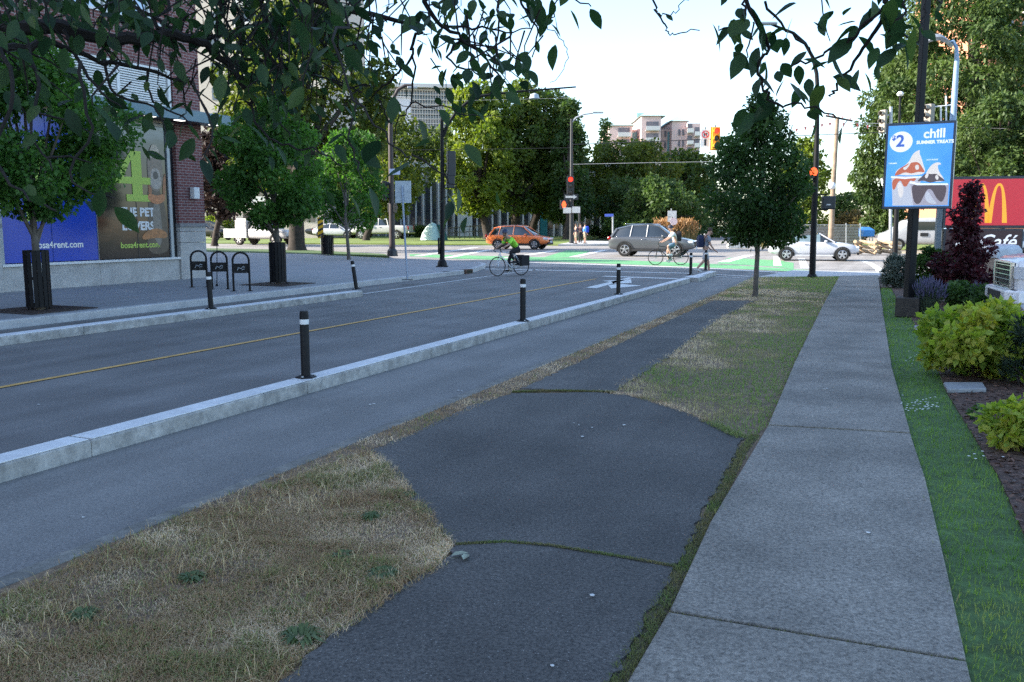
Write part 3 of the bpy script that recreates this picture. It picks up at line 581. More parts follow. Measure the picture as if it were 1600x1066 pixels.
# pink apartment block
Y = 250; k = Y/F; X0 = P(955, 300, Y).x
pk = thing('apartment_block', 'pale pink apartment block with white balconies and green rooftop box, beyond the trees', 'building', (P(1020, 300, Y).x, Y, 0), R(0))
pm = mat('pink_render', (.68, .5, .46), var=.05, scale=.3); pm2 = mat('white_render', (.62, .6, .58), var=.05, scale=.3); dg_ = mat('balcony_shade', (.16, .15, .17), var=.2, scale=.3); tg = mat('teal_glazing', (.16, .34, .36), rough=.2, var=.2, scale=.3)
def zz(py): return P(1000, py, Y).z
def xx(px): return P(px, 200, Y).x-pk.location.x
wings = [(952, 988, 197, 0), (986, 1000, 200, 5), (1000, 1030, 184, -3), (1030, 1056, 200, 4), (1050, 1074, 190, 0), (1072, 1092, 194, -2)]
w = MB()
for a, b, t, yo in wings: w.bx(xx(a), xx(b), yo, 26, 0, zz(t))
w.build('wall', pm, pk)
rf = MB()
for a, b, t, yo in [(952, 988, 197, 0), (1000, 1034, 184, -3), (1050, 1074, 190, 0)]:
    z = zz(t)+.1; x0, x1 = xx(a)-.6, xx(b)+.6; m_ = (x0+x1)/2
    rf.add([(x0, yo-.6, z), (x1, yo-.6, z), (x1, 26, z), (x0, 26, z), (m_, yo+8, z+2.4), (m_, 18, z+2.4)], [(0, 1, 4), (1, 2, 5, 4), (2, 3, 5), (3, 0, 4, 5), (0, 3, 2, 1)])
rf.build('roof', mat('green_roof', (.36, .46, .42), var=.08), pk)
pb = MB(); pb.bx(xx(1001), xx(1034), 8, 20, zz(186), zz(171)); pb.build('roof_plant', mat('mint_metal', (.3, .44, .43), var=.08), pk)
for a, b, t, yo in [(966, 984, 199, 0), (1007, 1026, 191, -3), (1071.5, 1079, 194, -2.2), (1083, 1090, 199, -2.2)]:
    zt = zz(t)
    for f in range(9):
        z = zt-3.1*f
        if z < 6: break
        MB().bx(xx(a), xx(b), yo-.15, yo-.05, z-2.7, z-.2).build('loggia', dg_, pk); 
        r = MB().bx(xx(a)-.2, xx(b)+.2, yo-1.5, yo-1.35, z-2.6, z-1.5).build('balcony', pm2, pk); MB().bx(xx(a)-.2, xx(b)+.2, yo-1.3, yo-.06, z-2.75, z-2.61).build('floor_slab', pm2, r)
for a, b, yo in [(990, 999, 4.9), (1047, 1054.5, 3.9)]: MB().bx(xx(a), xx(b), yo-.1, yo, 5, zz(204)).build('stair_glazing', tg, pk)
for f in range(6):
    z = zz(200)-3.1*f
    for a in (1034, 1042, 1060, 1066): 
        yo = 3.9 if a < 1050 else -.1
        MB().bx(xx(a), xx(a+3.2), yo-.08, yo, z-2, z-.4).build('window', dg_, pk)
# tan tower behind the street trees
Y = 112; tw = thing('apartment_tower', 'tan apartment tower with pale balconies, half hidden by the leafy trees behind the brick building', 'building', (P(430, 300, Y).x, Y, 0), R(-6))
tm = mat('tan_render', (.46, .41, .36), var=.06, scale=.3); tx = lambda px: P(px, 200, Y).x-tw.location.x
w = MB(); w.bx(tx(300), tx(372), 0, 20, 0, 46); w.bx(tx(430), tx(508), -1, 20, 0, 46); w.bx(tx(372), tx(430), 1.6, 20, 0, 46); w.build('wall', tm, tw)
for f in range(15):
    z = 1.2+3*f
    MB().bx(tx(374), tx(428), 1.4, 1.59, z+.3, z+2.6).build('glazing', M['glass'], tw)
    r = MB().bx(tx(373), tx(429), -.6, -.45, z, z+1.05).build('balcony', pm2, tw); MB().bx(tx(373), tx(429), -.44, 1.55, z-.15, z-.01).build('floor_slab', pm2, r)
    if f % 1 == 0:
        for a in (330, 450, 480): MB().bx(tx(a), tx(a+14), -1.06 if a > 400 else -.06, -.9 if a > 400 else .05, z+.9, z+2.4).build('window', M['glass'], tw)
# white modern block with a flat roof
Y = 150; wb = thing('white_block', 'low white modern block with dark strip windows right of the tan tower', 'building', (P(600, 300, Y).x, Y, 0), R(12)); wx = lambda px: P(px, 200, Y).x-wb.location.x; wz = lambda py: P(600, py, Y).z
w = MB(); w.bx(wx(520), wx(642), 0, 20, 0, wz(152)); w.bx(wx(520), wx(566), 3, 15, wz(152)+.01, wz(124)); w.build('wall', mat('white_wall', (.62, .64, .68), var=.04, scale=.3), wb)
for a, b, t, u in [(550, 578, 155, 168), (582, 590, 160, 180), (596, 612, 165, 180)]: MB().bx(wx(a), wx(b), -.1, .05, wz(u), wz(t)).build('window', M['glass'], wb)
MB().bx(wx(522), wx(563), 2.85, 3.02, wz(143), wz(133)).build('window', M['glass'], wb); MB().bx(wx(518), wx(645), -.3, 20.3, wz(152)+.02, wz(150)).build('roof_edge', pm2, wb)
# concrete grille block
Y = 185; gb = thing('grille_block', 'grey office block with a lattice sunscreen front under a flat roof', 'building', (P(670, 300, Y).x, Y, 0), R(8)); gx = lambda px: P(px, 200, Y).x-gb.location.x; gz = lambda py: P(670, py, Y).z
w = MB(); w.bx(gx(600), gx(705), 0, 25, 0, gz(139)); w.build('wall', mat('grey_wall', (.42, .41, .4), var=.08, scale=.3), gb); MB().bx(gx(592), gx(712), -2, 27, gz(139)+.02, gz(133)).build('roof', pm2, gb)
w = MB()
for i in range(26): x = gx(602)+i*.54; w.bx(x, x+.12, -1.0, -.8, 3, gz(141))
for j in range(30): z = 3+j*.95; w.bx(gx(600), gx(704), -1.12, -1.01, z, z+.14) if z < gz(141) else None
w.build('sunscreen', mat('pale_concrete', (.55, .5, .45), var=.06), gb)
w = MB(); 
for f in range(9): w.bx(gx(601), gx(703), -.08, .02, 4+f*3.2, 6+f*3.2) if 6+f*3.2 < gz(141) else None
w.build('window_band', M['glass'], gb)
# low ribbed hall behind the lawn trees
Y = 128; lh = thing('ribbed_hall', 'low hall with pale vertical ribs and tall windows behind the lawn trees', 'building', (P(780, 300, Y).x, Y, 0), R(-3)); lx = lambda px: P(px, 200, Y).x-lh.location.x; lz = lambda py: P(780, py, Y).z
MB().bx(lx(560), lx(1010), 0, 20, 0, lz(262)).build('wall', mat('hall_wall', (.3, .29, .28), var=.08, scale=.3), lh); MB().bx(lx(555), lx(1015), -1, 21, lz(262)+.01, lz(254)).build('roof', pm2, lh)
w = MB(); 
for i in range(38): x = lx(562)+i*1.1; w.bx(x, x+.22, -.6, -.02, .1, lz(264))
w.build('rib', pm2, lh)
for i in range(18): MB().bx(lx(566)+i*2.2, lx(566)+i*2.2+1.5, -.1, .03, 1.2, lz(285)).build('window', M['glass'], lh)
MB().bx(lx(845), lx(856), -.75, -.61, 0, lz(330)).build('door', mat('teal_door', (.02, .17, .19), var=.1, rough=.4), lh)
MB().bx(lx(715), lx(738), -1.2, -.7, 0, lz(298)).build('entrance_wall', mat('bright_wall', (.65, .64, .6), var=.05), lh)
# brick-orange block cut by the right edge
Y = 130; ob = thing('orange_block', 'orange brick apartment block at the top right behind the tall conifer', 'building', (P(1590, 100, Y).x, Y, 0), R(5)); ox = lambda px: P(px, 0, Y).x-ob.location.x
MB().bx(ox(1545), ox(1720), 0, 20, 0, 48).build('wall', mat('orange_brick', (.5, .22, .12), var=.08, scale=.3), ob)
for f in range(14):
    for a in (1565, 1600, 1640): MB().bx(ox(a), ox(a+20), -.1, .05, 3+f*3.2, 4.8+f*3.2).build('window', M['glass'], ob); MB().bx(ox(a-4), ox(a+24), -1, -.11, 2.5+f*3.2, 2.7+f*3.2).build('balcony', pm2, ob)
# ================================================================ STREET FURNITURE
bm_ = M['black_metal']; rub = mat('bollard_plastic', (.009, .009, .01), rough=.6, var=.3, scale=12, spec=.3); refl = mat('reflective_band', (.75, .75, .75), rough=.35, var=.05)
galv = mat('galvanised', (.4, .42, .44), rough=.5, var=.12, scale=4, metal=.6)
# --- flexible posts
def make_post():
    t = thing('flexible_post', 'x', 'bollard')
    MB().lathe([(.052, .03), (.05, .05), (.05, .70), (.044, .745), (.0, .75)], 16).build('post', rub, t, True)
    MB().lathe([(.0513, .60), (.0517, .605), (.0517, .65), (.0513, .655)], 16).build('reflective_band', refl, t, True)
    MB().lathe([(.0, 0), (.12, 0), (.12, .012), (.07, .03), (.0, .03)], 6).build('base_plate', rub, t, bevel=.004)
    for a in (0, 2.1, 4.2): MB().lathe([(.0, .012), (.014, .012), (.014, .03), (.0, .032)], 6, (.095*math.cos(a), .095*math.sin(a), 0)).build('bolt', galv, t)
    return t
posts = [((478, 590), 0, 0, 'nearest black flexible post with white band on the pale kerb island'),
 ((817, 502), 0, 0, 'black island post second nearest to the camera, beyond the driveway'), ((966, 460), 0, 0, 'black post on the kerb island in front of the white lane arrow'),
 ((1079, 430), 0, 0, 'black post on the short end block of the kerb island'), ((1102.5, 423), 0, 0, 'farthest black post on the island tip, right in front of the walking man'),
 ((330, 483), R(1), R(-2), 'black post on the far island in front of the hoop bike racks'), ((557, 452), R(2), R(-7), 'tilted black post at the end of the far island')]
proto = make_post()
for i, (p, ax, ay, lab) in enumerate(posts):
    o = proto if i == 0 else dup(proto, (0, 0, 0)); o.location = G(*p, .15); o.rotation_euler = (ax, ay, random.random()); tag(o, lab, 'bollard', 'flexible posts on the kerb islands')
# --- hoop bike racks
def make_rack():
    t = thing('bike_rack', 'x', 'bike rack')
    w, h = .2, .98
    pts = [(-w, 0, 0), (-w, 0, h-w)]+[(-w*math.cos(a), 0, h-w+w*math.sin(a)) for a in np.linspace(.2, math.pi-.2, 9)]+[(w, 0, h-w), (w, 0, 0)]
    MB().tube(pts, .027, 10).build('hoop', bm_, t, True)
    pl = MB(); pl.bx(-w+.02, w-.02, -.006, .006, .46, .5); pl.bx(-w+.02, w-.02, -.006, .006, .66, .7); pl.build('crossbar', bm_, t)
    MB().bx(-w+.028, w-.028, -.004, .004, .501, .659).build('badge_panel', bm_, t)
    b = MB().tube([(-.09, -.012, .53), (-.06, -.012, .6), (0, -.012, .57), (.05, -.012, .62), (.1, -.012, .6)], .014, 6); b.tube([(.02, -.012, .54), (.09, -.012, .56)], .012, 6); b.build('badge', mat('badge_grey', (.3, .32, .34), var=.1), t)
    for x in (-w, w): MB().lathe([(0, 0), (.07, 0), (.07, .01), (.03, .02), (0, .02)], 12, (x, 0, 0)).build('foot', bm_, t)
    return t
rk = make_rack()
for i, (p, lab) in enumerate([((312, 449), 'black hoop bike rack closest to the brick pier'), ((344, 452), 'black hoop bike rack, middle one of three'), ((378, 455), 'black hoop bike rack farthest from the brick pier, nearest the road')]):
    o = rk if i == 0 else dup(rk, (0, 0, 0)); o.location = G(*p, .15); o.rotation_euler = (0, 0, R(8)); tag(o, lab, 'bike rack', 'hoop bike racks')
# --- tree guards and grates
def make_guard(n=16):
    t = thing('tree_guard', 'x', 'tree guard')
    r = .225
    for k in range(n):
        a = 2*math.pi*k/n; MB().box((r*math.cos(a), r*math.sin(a), .62), (.012, .075, 1.12), a).build('slat', bm_, t)
    for z in (.1, .62, 1.16): MB().loft([[Vector((rr*math.cos(q), rr*math.sin(q), zz_)) for rr, zz_ in ((r-.014, z-.02), (r-.014, z+.02), (r-.007, z+.02), (r-.007, z-.02))] for q in np.linspace(0, 2*math.pi, 25)], cap=False).build('ring', bm_, t)
    for k in range(4):
        a = math.pi/4+k*math.pi/2; MB().box((r*math.cos(a), r*math.sin(a), .04), (.03, .03, .08), a).build('foot', bm_, t)
    return t
gd = make_guard(); gl_ = [((62, 484), 'black slatted guard round the trunk in front of the blue poster'), ((435, 444), 'black slatted guard round the trunk right of the bike racks')]
for i, (p, lab) in enumerate(gl_):
    o = gd if i == 0 else dup(gd, (0, 0, 0)); o.location = G(*p, .156); o.rotation_euler = (0, 0, .3+i); tag(o, lab, 'tree guard', 'tree guards on the left pavement')
gr = mat('grate_iron', (.05, .035, .03), rough=.8, var=.4, scale=20)
for p, lab in zip(((62, 484), (435, 444)), ('rusty square tree grate in front of the blue poster', 'dark square tree grate under the guard right of the bike racks')):
    c = G(*p, .156); t = thing('tree_grate', lab, 'tree grate', c, SRZ)
    f = MB(); 
    for s in (-.72, .72): f.bx(s-.03, s+.03, -.75, .75, 0, .012); f.bx(-.69, .69, s-.03, s+.03, 0, .0118)
    f.build('frame', gr, t); b = MB()
    for k in range(17):
        x = -.64+k*.08
        if abs(x) < .2: b.bx(x-.018, x+.018, -.69, -.24, 0, .009); b.bx(x-.018, x+.018, .24, .69, 0, .009)
        else: b.bx(x-.018, x+.018, -.69, .69, 0, .009)
    b.build('bar', gr, t); MB().bx(-.69, .69, -.69, .69, -.003, .002).build('soil', M['mulch'], t)
# --- litter bin with slats near the far trunk
t = thing('litter_bin', 'black slatted litter bin beside the striped marker post', 'bin', G(512, 399.5, .15), .4)
MB().lathe([(0, .08), (.28, .08), (.31, 1.0), (.0, 1.0)], 18).build('liner', M['dark_steel'], t, True)
for k in range(14): a = 2*math.pi*k/14; MB().box((.33*math.cos(a), .33*math.sin(a), .55), (.02, .07, 1.0), a).build('slat', bm_, t)
MB().lathe([(.25, 1.02), (.36, 1.02), (.36, 1.1), (.25, 1.1)], 18).build('rim', bm_, t)
# striped hazard marker
t = thing('hazard_marker', 'yellow and black striped hazard marker on a thin post near the litter bin', 'marker', G(502, 395, .06), R(8))
MB().tube([(0, 0, 0), (0, 0, 2.2)], .03).build('post', galv, t); yw = mat('yellow_sheet', (.7, .38, .02), var=.05)
MB().bx(-.17, .17, -.06, -.04, .9, 2.2).build('panel', yw, t); s = MB()
for k in range(4): z = .95+k*.33; s.slab([Vector((-.165, -.068, z)), Vector((.165, -.068, z+.17)), Vector((.165, -.068, z+.31)), Vector((-.165, -.068, z+.14))], (0, .006, 0))
s.build('stripe', M['dark_steel'], t)
# --- signal pole with a curved mast arm
def up(loc, px, py, Y=None): return P(px, py, loc.y if Y is None else Y)-loc
sig = lambda name: None
red = emit('red_signal', (1, .035, .015), .75); dimlens = mat('dark_lens', (.03, .02, .02), rough=.2); sigy = mat('signal_yellow', (.75, .33, .02), rough=.5, var=.06); handor = emit('orange_hand', (1, .09, .02), .8)
def head(parent, c, w=.34, h=1.05, m=None, rz=0., lit=None, front=True, n=3):
    m = m or M['dark_steel']; Mx = Matrix.Rotation(rz, 3, 'Z')
    q = MB(); q.box(Vector(c), (w, .22, h), M=Mx); o = q.build('signal_head', m, parent, bevel=.03)
    for k in range(n):
        z = h*(.5-(k+.5)/n); s = -.115 if front else .115
        l = MB(); l.lathe([(0, 0), (w*.34, 0), (w*.3, .03), (0, .04)], 14, Vector(c)+Mx @ Vector((0, s, z)), M=Mx @ Matrix.Rotation(R(90 if front else -90), 3, 'X')); l.build('lens', red if lit == k else dimlens, o)
        v = MB(); v.loft([[Vector(c)+Mx @ Vector((w*.38*math.sin(a)*rr, s+y, z+w*.38*math.cos(a)*rr)) for rr, y in ((1, 0), (1, -.2 if front else .2), (.93, -.2 if front else .2), (.93, 0))] for a in np.linspace(-2, 2, 13)]); v.build('visor', m, o)
    return o
b = G(691, 417, .15); t = thing('signal_pole', 'black traffic signal pole with a long curved mast arm at the left kerb corner', 'signal pole', b)
MB().tube([(0, 0, 0), (0, 0, .3), up(b, 691.5, 300), up(b, 690.5, 176)], [.11, .1, .085, .06], 12).build('pole', bm_, t, True)
bs = MB(); bs.box((0, 0, .02), (.46, .46, .04)); bs.lathe([(.2, .04), (.17, .2), (.11, .3), (.0, .3)], 12); bs.build('base', bm_, t)
MB().tube([up(b, *p) for p in [(692, 214), (699, 196), (712, 176), (730, 160), (752, 150), (800, 144), (850, 140), (900, 136)]], [.07, .068, .062, .055, .05, .042, .036, .03], 10).build('mast_arm', bm_, t, True)
head(t, up(b, 705, 256), .32, .98, rz=R(200)); head(t, up(b, 704, 282), .3, .6, rz=R(200), n=2)
MB().bx(-.16, -.1, -.12, .12, .5, 1.15).build('call_button_box', bm_, t, bevel=.01)
l = MB(); l.lathe([(0, -.1), (.2, -.1), (.16, .05), (.0, .12)], 12, up(b, 835, 150)); l.build('camera_housing', mat('pale_housing', (.45, .5, .55)), t, True)
# --- lamp pole with a hooked top
b = G(613, 400.5, .15); t = thing('hooked_lamp_pole', 'dark lamp pole with a hooked top and small signs behind the pavement sign', 'lamp pole', b)
MB().tube([(0, 0, 0), up(b, 612, 330), up(b, 610, 200), up(b, 611, 175), up(b, 614, 155), up(b, 622, 140), up(b, 633, 134), up(b, 643, 134)], [.17, .15, .12, .11, .1, .09, .085, .08], 10).build('pole', mat('brown_pole', (.045, .03, .03), rough=.6), t, True)
MB().lathe([(.3, 0), (.26, .3), (.17, .4), (0, .4)], 10).build('base', M['dark_steel'], t)
MB().box(up(b, 644, 137), (.5, .22, .12)).build('lamp_head', galv, t, bevel=.03)
head(t, up(b, 613, 325), .45, .5, rz=R(160), n=1); MB().box(up(b, 618, 269)+Vector((0, -.3, 0)), (.55, .04, .3)).build('street_sign', mat('pale_blue_sign', (.4, .48, .7)), t)
head(t, up(b, 601, 298), .35, 1.0, rz=R(90))
# --- pavement sign seen from behind
b = G(636.5, 437.5, .15); t = thing('street_sign', 'plain grey back of a street sign on a thin leaning post at the kerb', 'sign', b)
MB().tube([(0, 0, 0), up(b, 628, 290)], .03, 8).build('post', mat('painted_grey_post', (.3, .36, .46), rough=.5), t); c = up(b, 629.5, 300); MB().box(c+Vector((0, .06, 0)), (.5, .012, .66), rz=R(-8)).build('sign_panel', mat('aluminium', (.45, .5, .55), rough=.5, metal=.2), t, bevel=.004)
MB().box((0, 0, .01), (.3, .3, .02)).build('base_plate', M['dark_steel'], t)
# storm drain inlet at the kerb corner
t = thing('storm_drain', 'rusty storm drain opening in the pavement kerb near the signal pole', 'drain', G(723, 427.5, .0), SRZ)
MB().bx(-.3, .3, -.28, .0, .0, .162).build('inlet_frame', mat('rust', (.09, .045, .03), var=.4, scale=12), t); MB().bx(-.24, .24, -.285, -.281, .03, .13).build('inlet_opening', M['joint'], t)
# --- far signal with lamp arm
b = G(893, 381, .1); t = thing('corner_signal', 'far corner signal pole with red light, arrow sign and curved street lamp', 'signal pole', b)
MB().tube([(0, 0, 0), up(b, 893, 300), up(b, 893, 186)], [.22, .17, .1], 10).build('pole', M['dark_steel'], t, True)
MB().tube([up(b, *p) for p in [(893, 192), (900, 184), (912, 179), (926, 177)]], .07, 8).build('lamp_arm', galv, t, True); MB().box(up(b, 934, 176), (1., .3, .16)).build('lamp_head', galv, t, bevel=.05)
head(t, up(b, 891, 291)+Vector((0, -.3, 0)), .62, 1.7, lit=0); ow = MB().box(up(b, 892, 308)+Vector((0, -.4, 0)), (1.25, .03, .5)).build('arrow_sign', M['dark_steel'], t)
a = up(b, 892, 308)+Vector((0, -.42, 0)); MB().slab([a+Vector((x, 0, z)) for x, z in ((-.5, -.09), (.2, -.09), (.2, -.2), (.52, 0), (.2, .2), (.2, .09), (-.5, .09))], (0, -.006, 0)).build('arrow', M['white_paint'], ow)
hd = MB().box(up(b, 881, 320)+Vector((0, -.1, 0)), (.7, .3, .8)).build('pedestrian_signal', M['dark_steel'], t, bevel=.03); q = up(b, 881, 320)+Vector((0, -.26, 0))
MB().slab([q+Vector((x, 0, z)) for x, z in ((-.12, -.28), (.12, -.28), (.2, 0), (.12, .22), (0, .34), (-.14, .22), (-.2, .0))], (0, -.006, 0)).build('hand_symbol', handor, hd)
MB().box(up(b, 886, 329)+Vector((0, -.3, 0)), (.7, .03, .5)).build('name_sign', M['white_paint'], t); MB().box(up(b, 898, 328)+Vector((.1, -.34, 0)), (.7, .03, .55)).build('name_sign', M['white_paint'], t)
b = G(905.5, 379, .1); t = thing('dark_post', 'thin dark post beside the far corner signal where the people stand', 'post', b); MB().tube([(0, 0, 0), up(b, 905, 329)], .1, 8).build('post', M['dark_steel'], t); MB().box(up(b, 905, 330), (.3, .2, .3)).build('cap', M['dark_steel'], t, bevel=.03)
b = G(957.5, 383, .1); t = thing('name_post', 'slim pale post with a blue street name blade left of the grey car', 'sign', b); MB().tube([(0, 0, 0), up(b, 957.5, 337)], .07, 8).build('post', galv, t); MB().box(up(b, 951.5, 336.5)+Vector((0, -.1, 0)), (.72, .03, .22)).build('name_blade', mat('blue_blade', (.1, .16, .6)), t)
# cluster of white signs behind the cyclist
b = G(1050, 384, .0); t = thing('sign_cluster', 'pole with a stack of small white signs above the plumed grass', 'sign', b); MB().tube([(0, 0, 0), up(b, 1049, 326)], .05, 8).build('post', galv, t)
for px, py, w_, h_ in [(1046, 334, .35, .5), (1053, 336, .4, .7), (1047, 343, .45, .4)]: MB().box(up(b, px, py)+Vector((0, -.12, 0)), (w_, .02, h_)).build('sign_panel', M['white_paint'], t)
MB().lathe([(0, 0), (.32, 0), (.32, .02), (0, .02)], 16, up(b, 1052, 346)+Vector((0, -.16, 0)), M=Matrix.Rotation(R(90), 3, 'X')).build('round_sign', mat('pinkish_sign', (.7, .55, .55)), t)
# --- span wires, hung signal and sign
wire = mat('cable', (.02, .02, .022), rough=.6); wire2 = mat('cable_pale', (.35, .35, .36), rough=.5)
def cable(name, label, pts, Y, r, m=wire, sag=0.):
    Q = [P(x, y, Y if not hasattr(Y, '__len__') else Y[i]) for i, (x, y) in enumerate(pts)]; out = []
    for i in range(len(Q)-1):
        for j in range(8): s = j/8; p = Q[i].lerp(Q[i+1], s); p.z -= sag*4*s*(1-s); out.append(p)
    out.append(Q[-1]); return tag(MB().tube(out, r, 5).build(name, m, None, True), label, 'cable')
cable('span_cable', 'dark span wire that carries the yellow signal, running behind the young tree', [(893, 226), (1117, 217.5), (1278, 211), (1400, 206)], 50, .022)
cable('power_cable', 'thin pale wire low across the far trees', [(610, 235), (780, 233), (893, 231)], 80, .02)
cable('power_cable', 'pale wire crossing the yellow-green trees below the pink block', [(893, 257), (1010, 254.5), (1100, 253), (1300, 249)], 80, .022, wire2)
cable('power_cable', 'faint high wire across the open sky', [(700, 158), (1000, 150.5), (1200, 143), (1420, 133), (1700, 121)], 90, .012, wire2)
cable('power_cable', 'wire passing behind the blue-grey lamp pole to the right edge', [(1300, 190), (1500, 199), (1720, 206)], 58, .018, wire2)
b = P(1117.5, 217, 50); t = thing('hanging_signal', 'yellow traffic signal with red light hanging on the span wire above the young tree', 'signal', b)
head(t, (0, -.14, 0), .44, 1.2, m=sigy, lit=0); MB().tube([(0, 0, -.6), (0, 0, .75)], .03, 6).build('hanger', M['dark_steel'], t); MB().bx(-.27, .27, -.01, .01, -.64, .64).build('backboard', sigy, t)
b = P(1102, 216, 50); t = thing('turn_ban_sign', 'white sign with a red no right turn symbol hanging beside the yellow signal', 'sign', b)
MB().bx(-.25, .25, -.03, 0, -.48, .48).build('panel', mat('sign_white', (.75, .75, .75), var=.03), t); rr = mat('sign_red', (.6, .03, .04), var=.04)
MB().loft([[Vector((c*math.cos(a), y, .2+c*math.sin(a))) for c, y in ((.21, -.033), (.165, -.033), (.165, -.04), (.21, -.04))] for a in np.linspace(0, 2*math.pi, 25)], cap=False).build('red_ring', rr, t)
MB().slab([Vector((-.15, -.041, .33)), Vector((-.11, -.041, .36)), Vector((.15, -.041, .07)), Vector((.11, -.041, .04))], (0, -.004, 0)).build('red_bar', rr, t)
MB().slab([Vector((x, -.033, z)) for x, z in ((-.09, .08), (-.04, .08), (-.04, .2), (.04, .2), (.04, .15), (.12, .23), (.04, .3), (.04, .25), (-.09, .25))], (0, -.003, 0)).build('arrow', M['dark_steel'], t)
MB().bx(-.06, .06, -.036, -.031, -.4, -.06).build('bus_symbol', M['dark_steel'], t); MB().tube([(0, 0, .45), (0, 0, .6)], .03, 6).build('hanger', M['dark_steel'], t)
# --- black signal pole at the end of the verge
b = G(1269, 433, .06); t = thing('signal_pole', 'tall black signal pole at the end of the grass verge right of the young tree', 'signal pole', b)
MB().tube([(0, 0, 0), up(b, 1272, 340), up(b, 1276, 230), up(b, 1277.5, 140), up(b, 1276, 115), up(b, 1270, 90), up(b, 1258, 68), up(b, 1240, 52), up(b, 1205, 38)], [.11, .1, .085, .07, .066, .06, .055, .05, .04], 12).build('pole', bm_, t, True)
MB().lathe([(0, 0), (.17, 0), (.17, .02), (.13, .1), (.0, .1)], 12).build('base', bm_, t); MB().box(up(b, 1200, 37), (.6, .2, .1)).build('lamp_head', galv, t, bevel=.04)
hd = MB().box(up(b, 1264, 271)+Vector((0, -.1, 0)), (.26, .2, .36)).build('pedestrian_signal', M['dark_steel'], t, bevel=.03); q = up(b, 1267, 269)+Vector((.02, -.22, 0))
MB().slab([q+Vector((x*.55, 0, z*.45)) for x, z in ((-.16, -.28), (.16, -.28), (.26, 0), (.16, .22), (0, .34), (-.18, .22), (-.26, .0))], (0, -.006, 0)).build('hand_symbol', handor, hd)
h2 = MB().box(up(b, 1294.5, 317), (.44, .2, .44)).build('signal_box', M['dark_steel'], t, bevel=.04); MB().bx(-.07, .07, -.002, .0, -.02, .02).build('maker_plate', M['white_paint'], h2).location = up(b, 1293, 320)+Vector((0, -.103, 0))
MB().tube([up(b, 1274, 305), up(b, 1294, 304)], .025, 6).tube([up(b, 1273, 328), up(b, 1294, 328)], .025, 6).build('bracket', bm_, t)
# --- utility pole
b = G(1297, 397, .1); t = thing('utility_pole', 'weathered wooden utility pole with a crossarm behind the white convertible', 'utility pole', b)
MB().tube([(0, 0, 0), up(b, 1302, 290), up(b, 1308.5, 183)], [.17, .14, .11], 10).build('pole', mat('old_wood', (.27, .2, .14), rough=.9, var=.25, scale=3), t, True); MB().tube([up(b, 1290, 181), up(b, 1332, 189)], .06, 6).build('crossarm', mat('dark_wood', (.08, .06, .05)), t)
MB().tube([up(b, 1307, 212), up(b, 1324, 188)], .02, 6).build('brace', M['dark_steel'], t)
for px in (1294, 1302, 1316, 1328): MB().lathe([(0, 0), (.05, 0), (.06, .08), (.03, .16), (0, .17)], 8, up(b, px, 181+(px-1290)*.19-1)).build('insulator', mat('porcelain', (.45, .3, .3)), t)
MB().ball(up(b, 1295, 291)+Vector((0, -.5, 0)), .22).build('globe_lamp', mat('globe', (.7, .7, .72), rough=.3), t, True); MB().tube([up(b, 1301, 293), up(b, 1295, 294)+Vector((0, -.5, 0))], .03, 6).build('lamp_bracket', M['dark_steel'], t)
# bunting
t = thing('bunting', 'string of small red pennants hanging across the sky near the utility pole', 'bunting', P(1245, 200, 56)); L = [P(x, y, 56)-P(1245, 200, 56) for x, y in [(1228, 209), (1245, 201), (1272, 196), (1297, 192), (1340, 193), (1372, 198)]]
MB().tube(L, .008, 4).build('line', wire2, t); pn = mat('pennant', (.6, .12, .1), var=.05)
for i in range(len(L)-1):
    for s in (.0, .5): p = L[i].lerp(L[i+1], s); MB().slab([p+Vector((-.09, 0, 0)), p+Vector((.09, 0, 0)), p+Vector((0, 0, -.26))], (0, .004, 0)).build('pennant', pn, t)
# --- thin black lamp post, blue-grey lamp pole, signal heads beyond the sign
b = G(1398, 401, .1); t = thing('thin_lamp_post', 'thin black lamp post with a small pale light behind the sundae sign', 'lamp post', b); MB().tube([(0, 0, 0), up(b, 1401, 325), up(b, 1406.5, 150)], [.16, .13, .05], 8).build('pole', bm_, t, True); MB().lathe([(.12, 0), (.2, .1), (.1, .22), (0, .24)], 8, up(b, 1406.5, 150)).build('lamp_head', M['white_frame'], t)
b = Vector((P(1480, 400, 30).x, 30, .05)); t = thing('bent_lamp_pole', 'blue-grey street lamp pole with a bent arm rising behind the red sign', 'lamp pole', b)
MB().tube([(0, 0, 0), up(b, 1484, 290), up(b, 1490, 170), up(b, 1495, 95), up(b, 1494.5, 75), up(b, 1489, 64), up(b, 1484, 66)], [.13, .12, .1, .075, .06, .05, .04], 10).build('pole', mat('bluegrey_paint', (.25, .36, .5), rough=.5), t, True)
MB().loft([[up(b, 1487-i*9, 72-[0, 8, 13, 13, 9, 3][i])+Vector((0, y, z*s_)) for y, z in ((-.14, 0), (0, .1), (.14, 0), (0, -.08))] for i, s_ in enumerate([.6, 1, 1.2, 1.2, 1, .3])]).build('lamp_head', galv, t, True)
head(t, up(b, 1452, 181), .26, .75, m=mat('taupe', (.3, .27, .22)), rz=R(-60)); MB().tube([up(b, 1488, 164), up(b, 1470, 166), up(b, 1470, 200)], .03, 6).tube([up(b, 1478, 150), up(b, 1479, 215)], .025, 6).tube([up(b, 1470, 166), up(b, 1452, 168)], .025, 6).build('bracket', M['white_frame'], t)
b = Vector((P(1391, 400, 54).x, 54, .1)); t = thing('far_signal_post', 'pole with brown three-light signal heads left of the sundae sign', 'signal pole', b); MB().tube([(0, 0, 0), up(b, 1392, 167)], .1, 8).build('pole', galv, t, True); head(t, up(b, 1380, 190), .4, 1.35, m=bpy.data.materials['taupe'], rz=R(-60)); MB().tube([up(b, 1380, 180), up(b, 1392, 180)], .04, 6).build('bracket', galv, t)

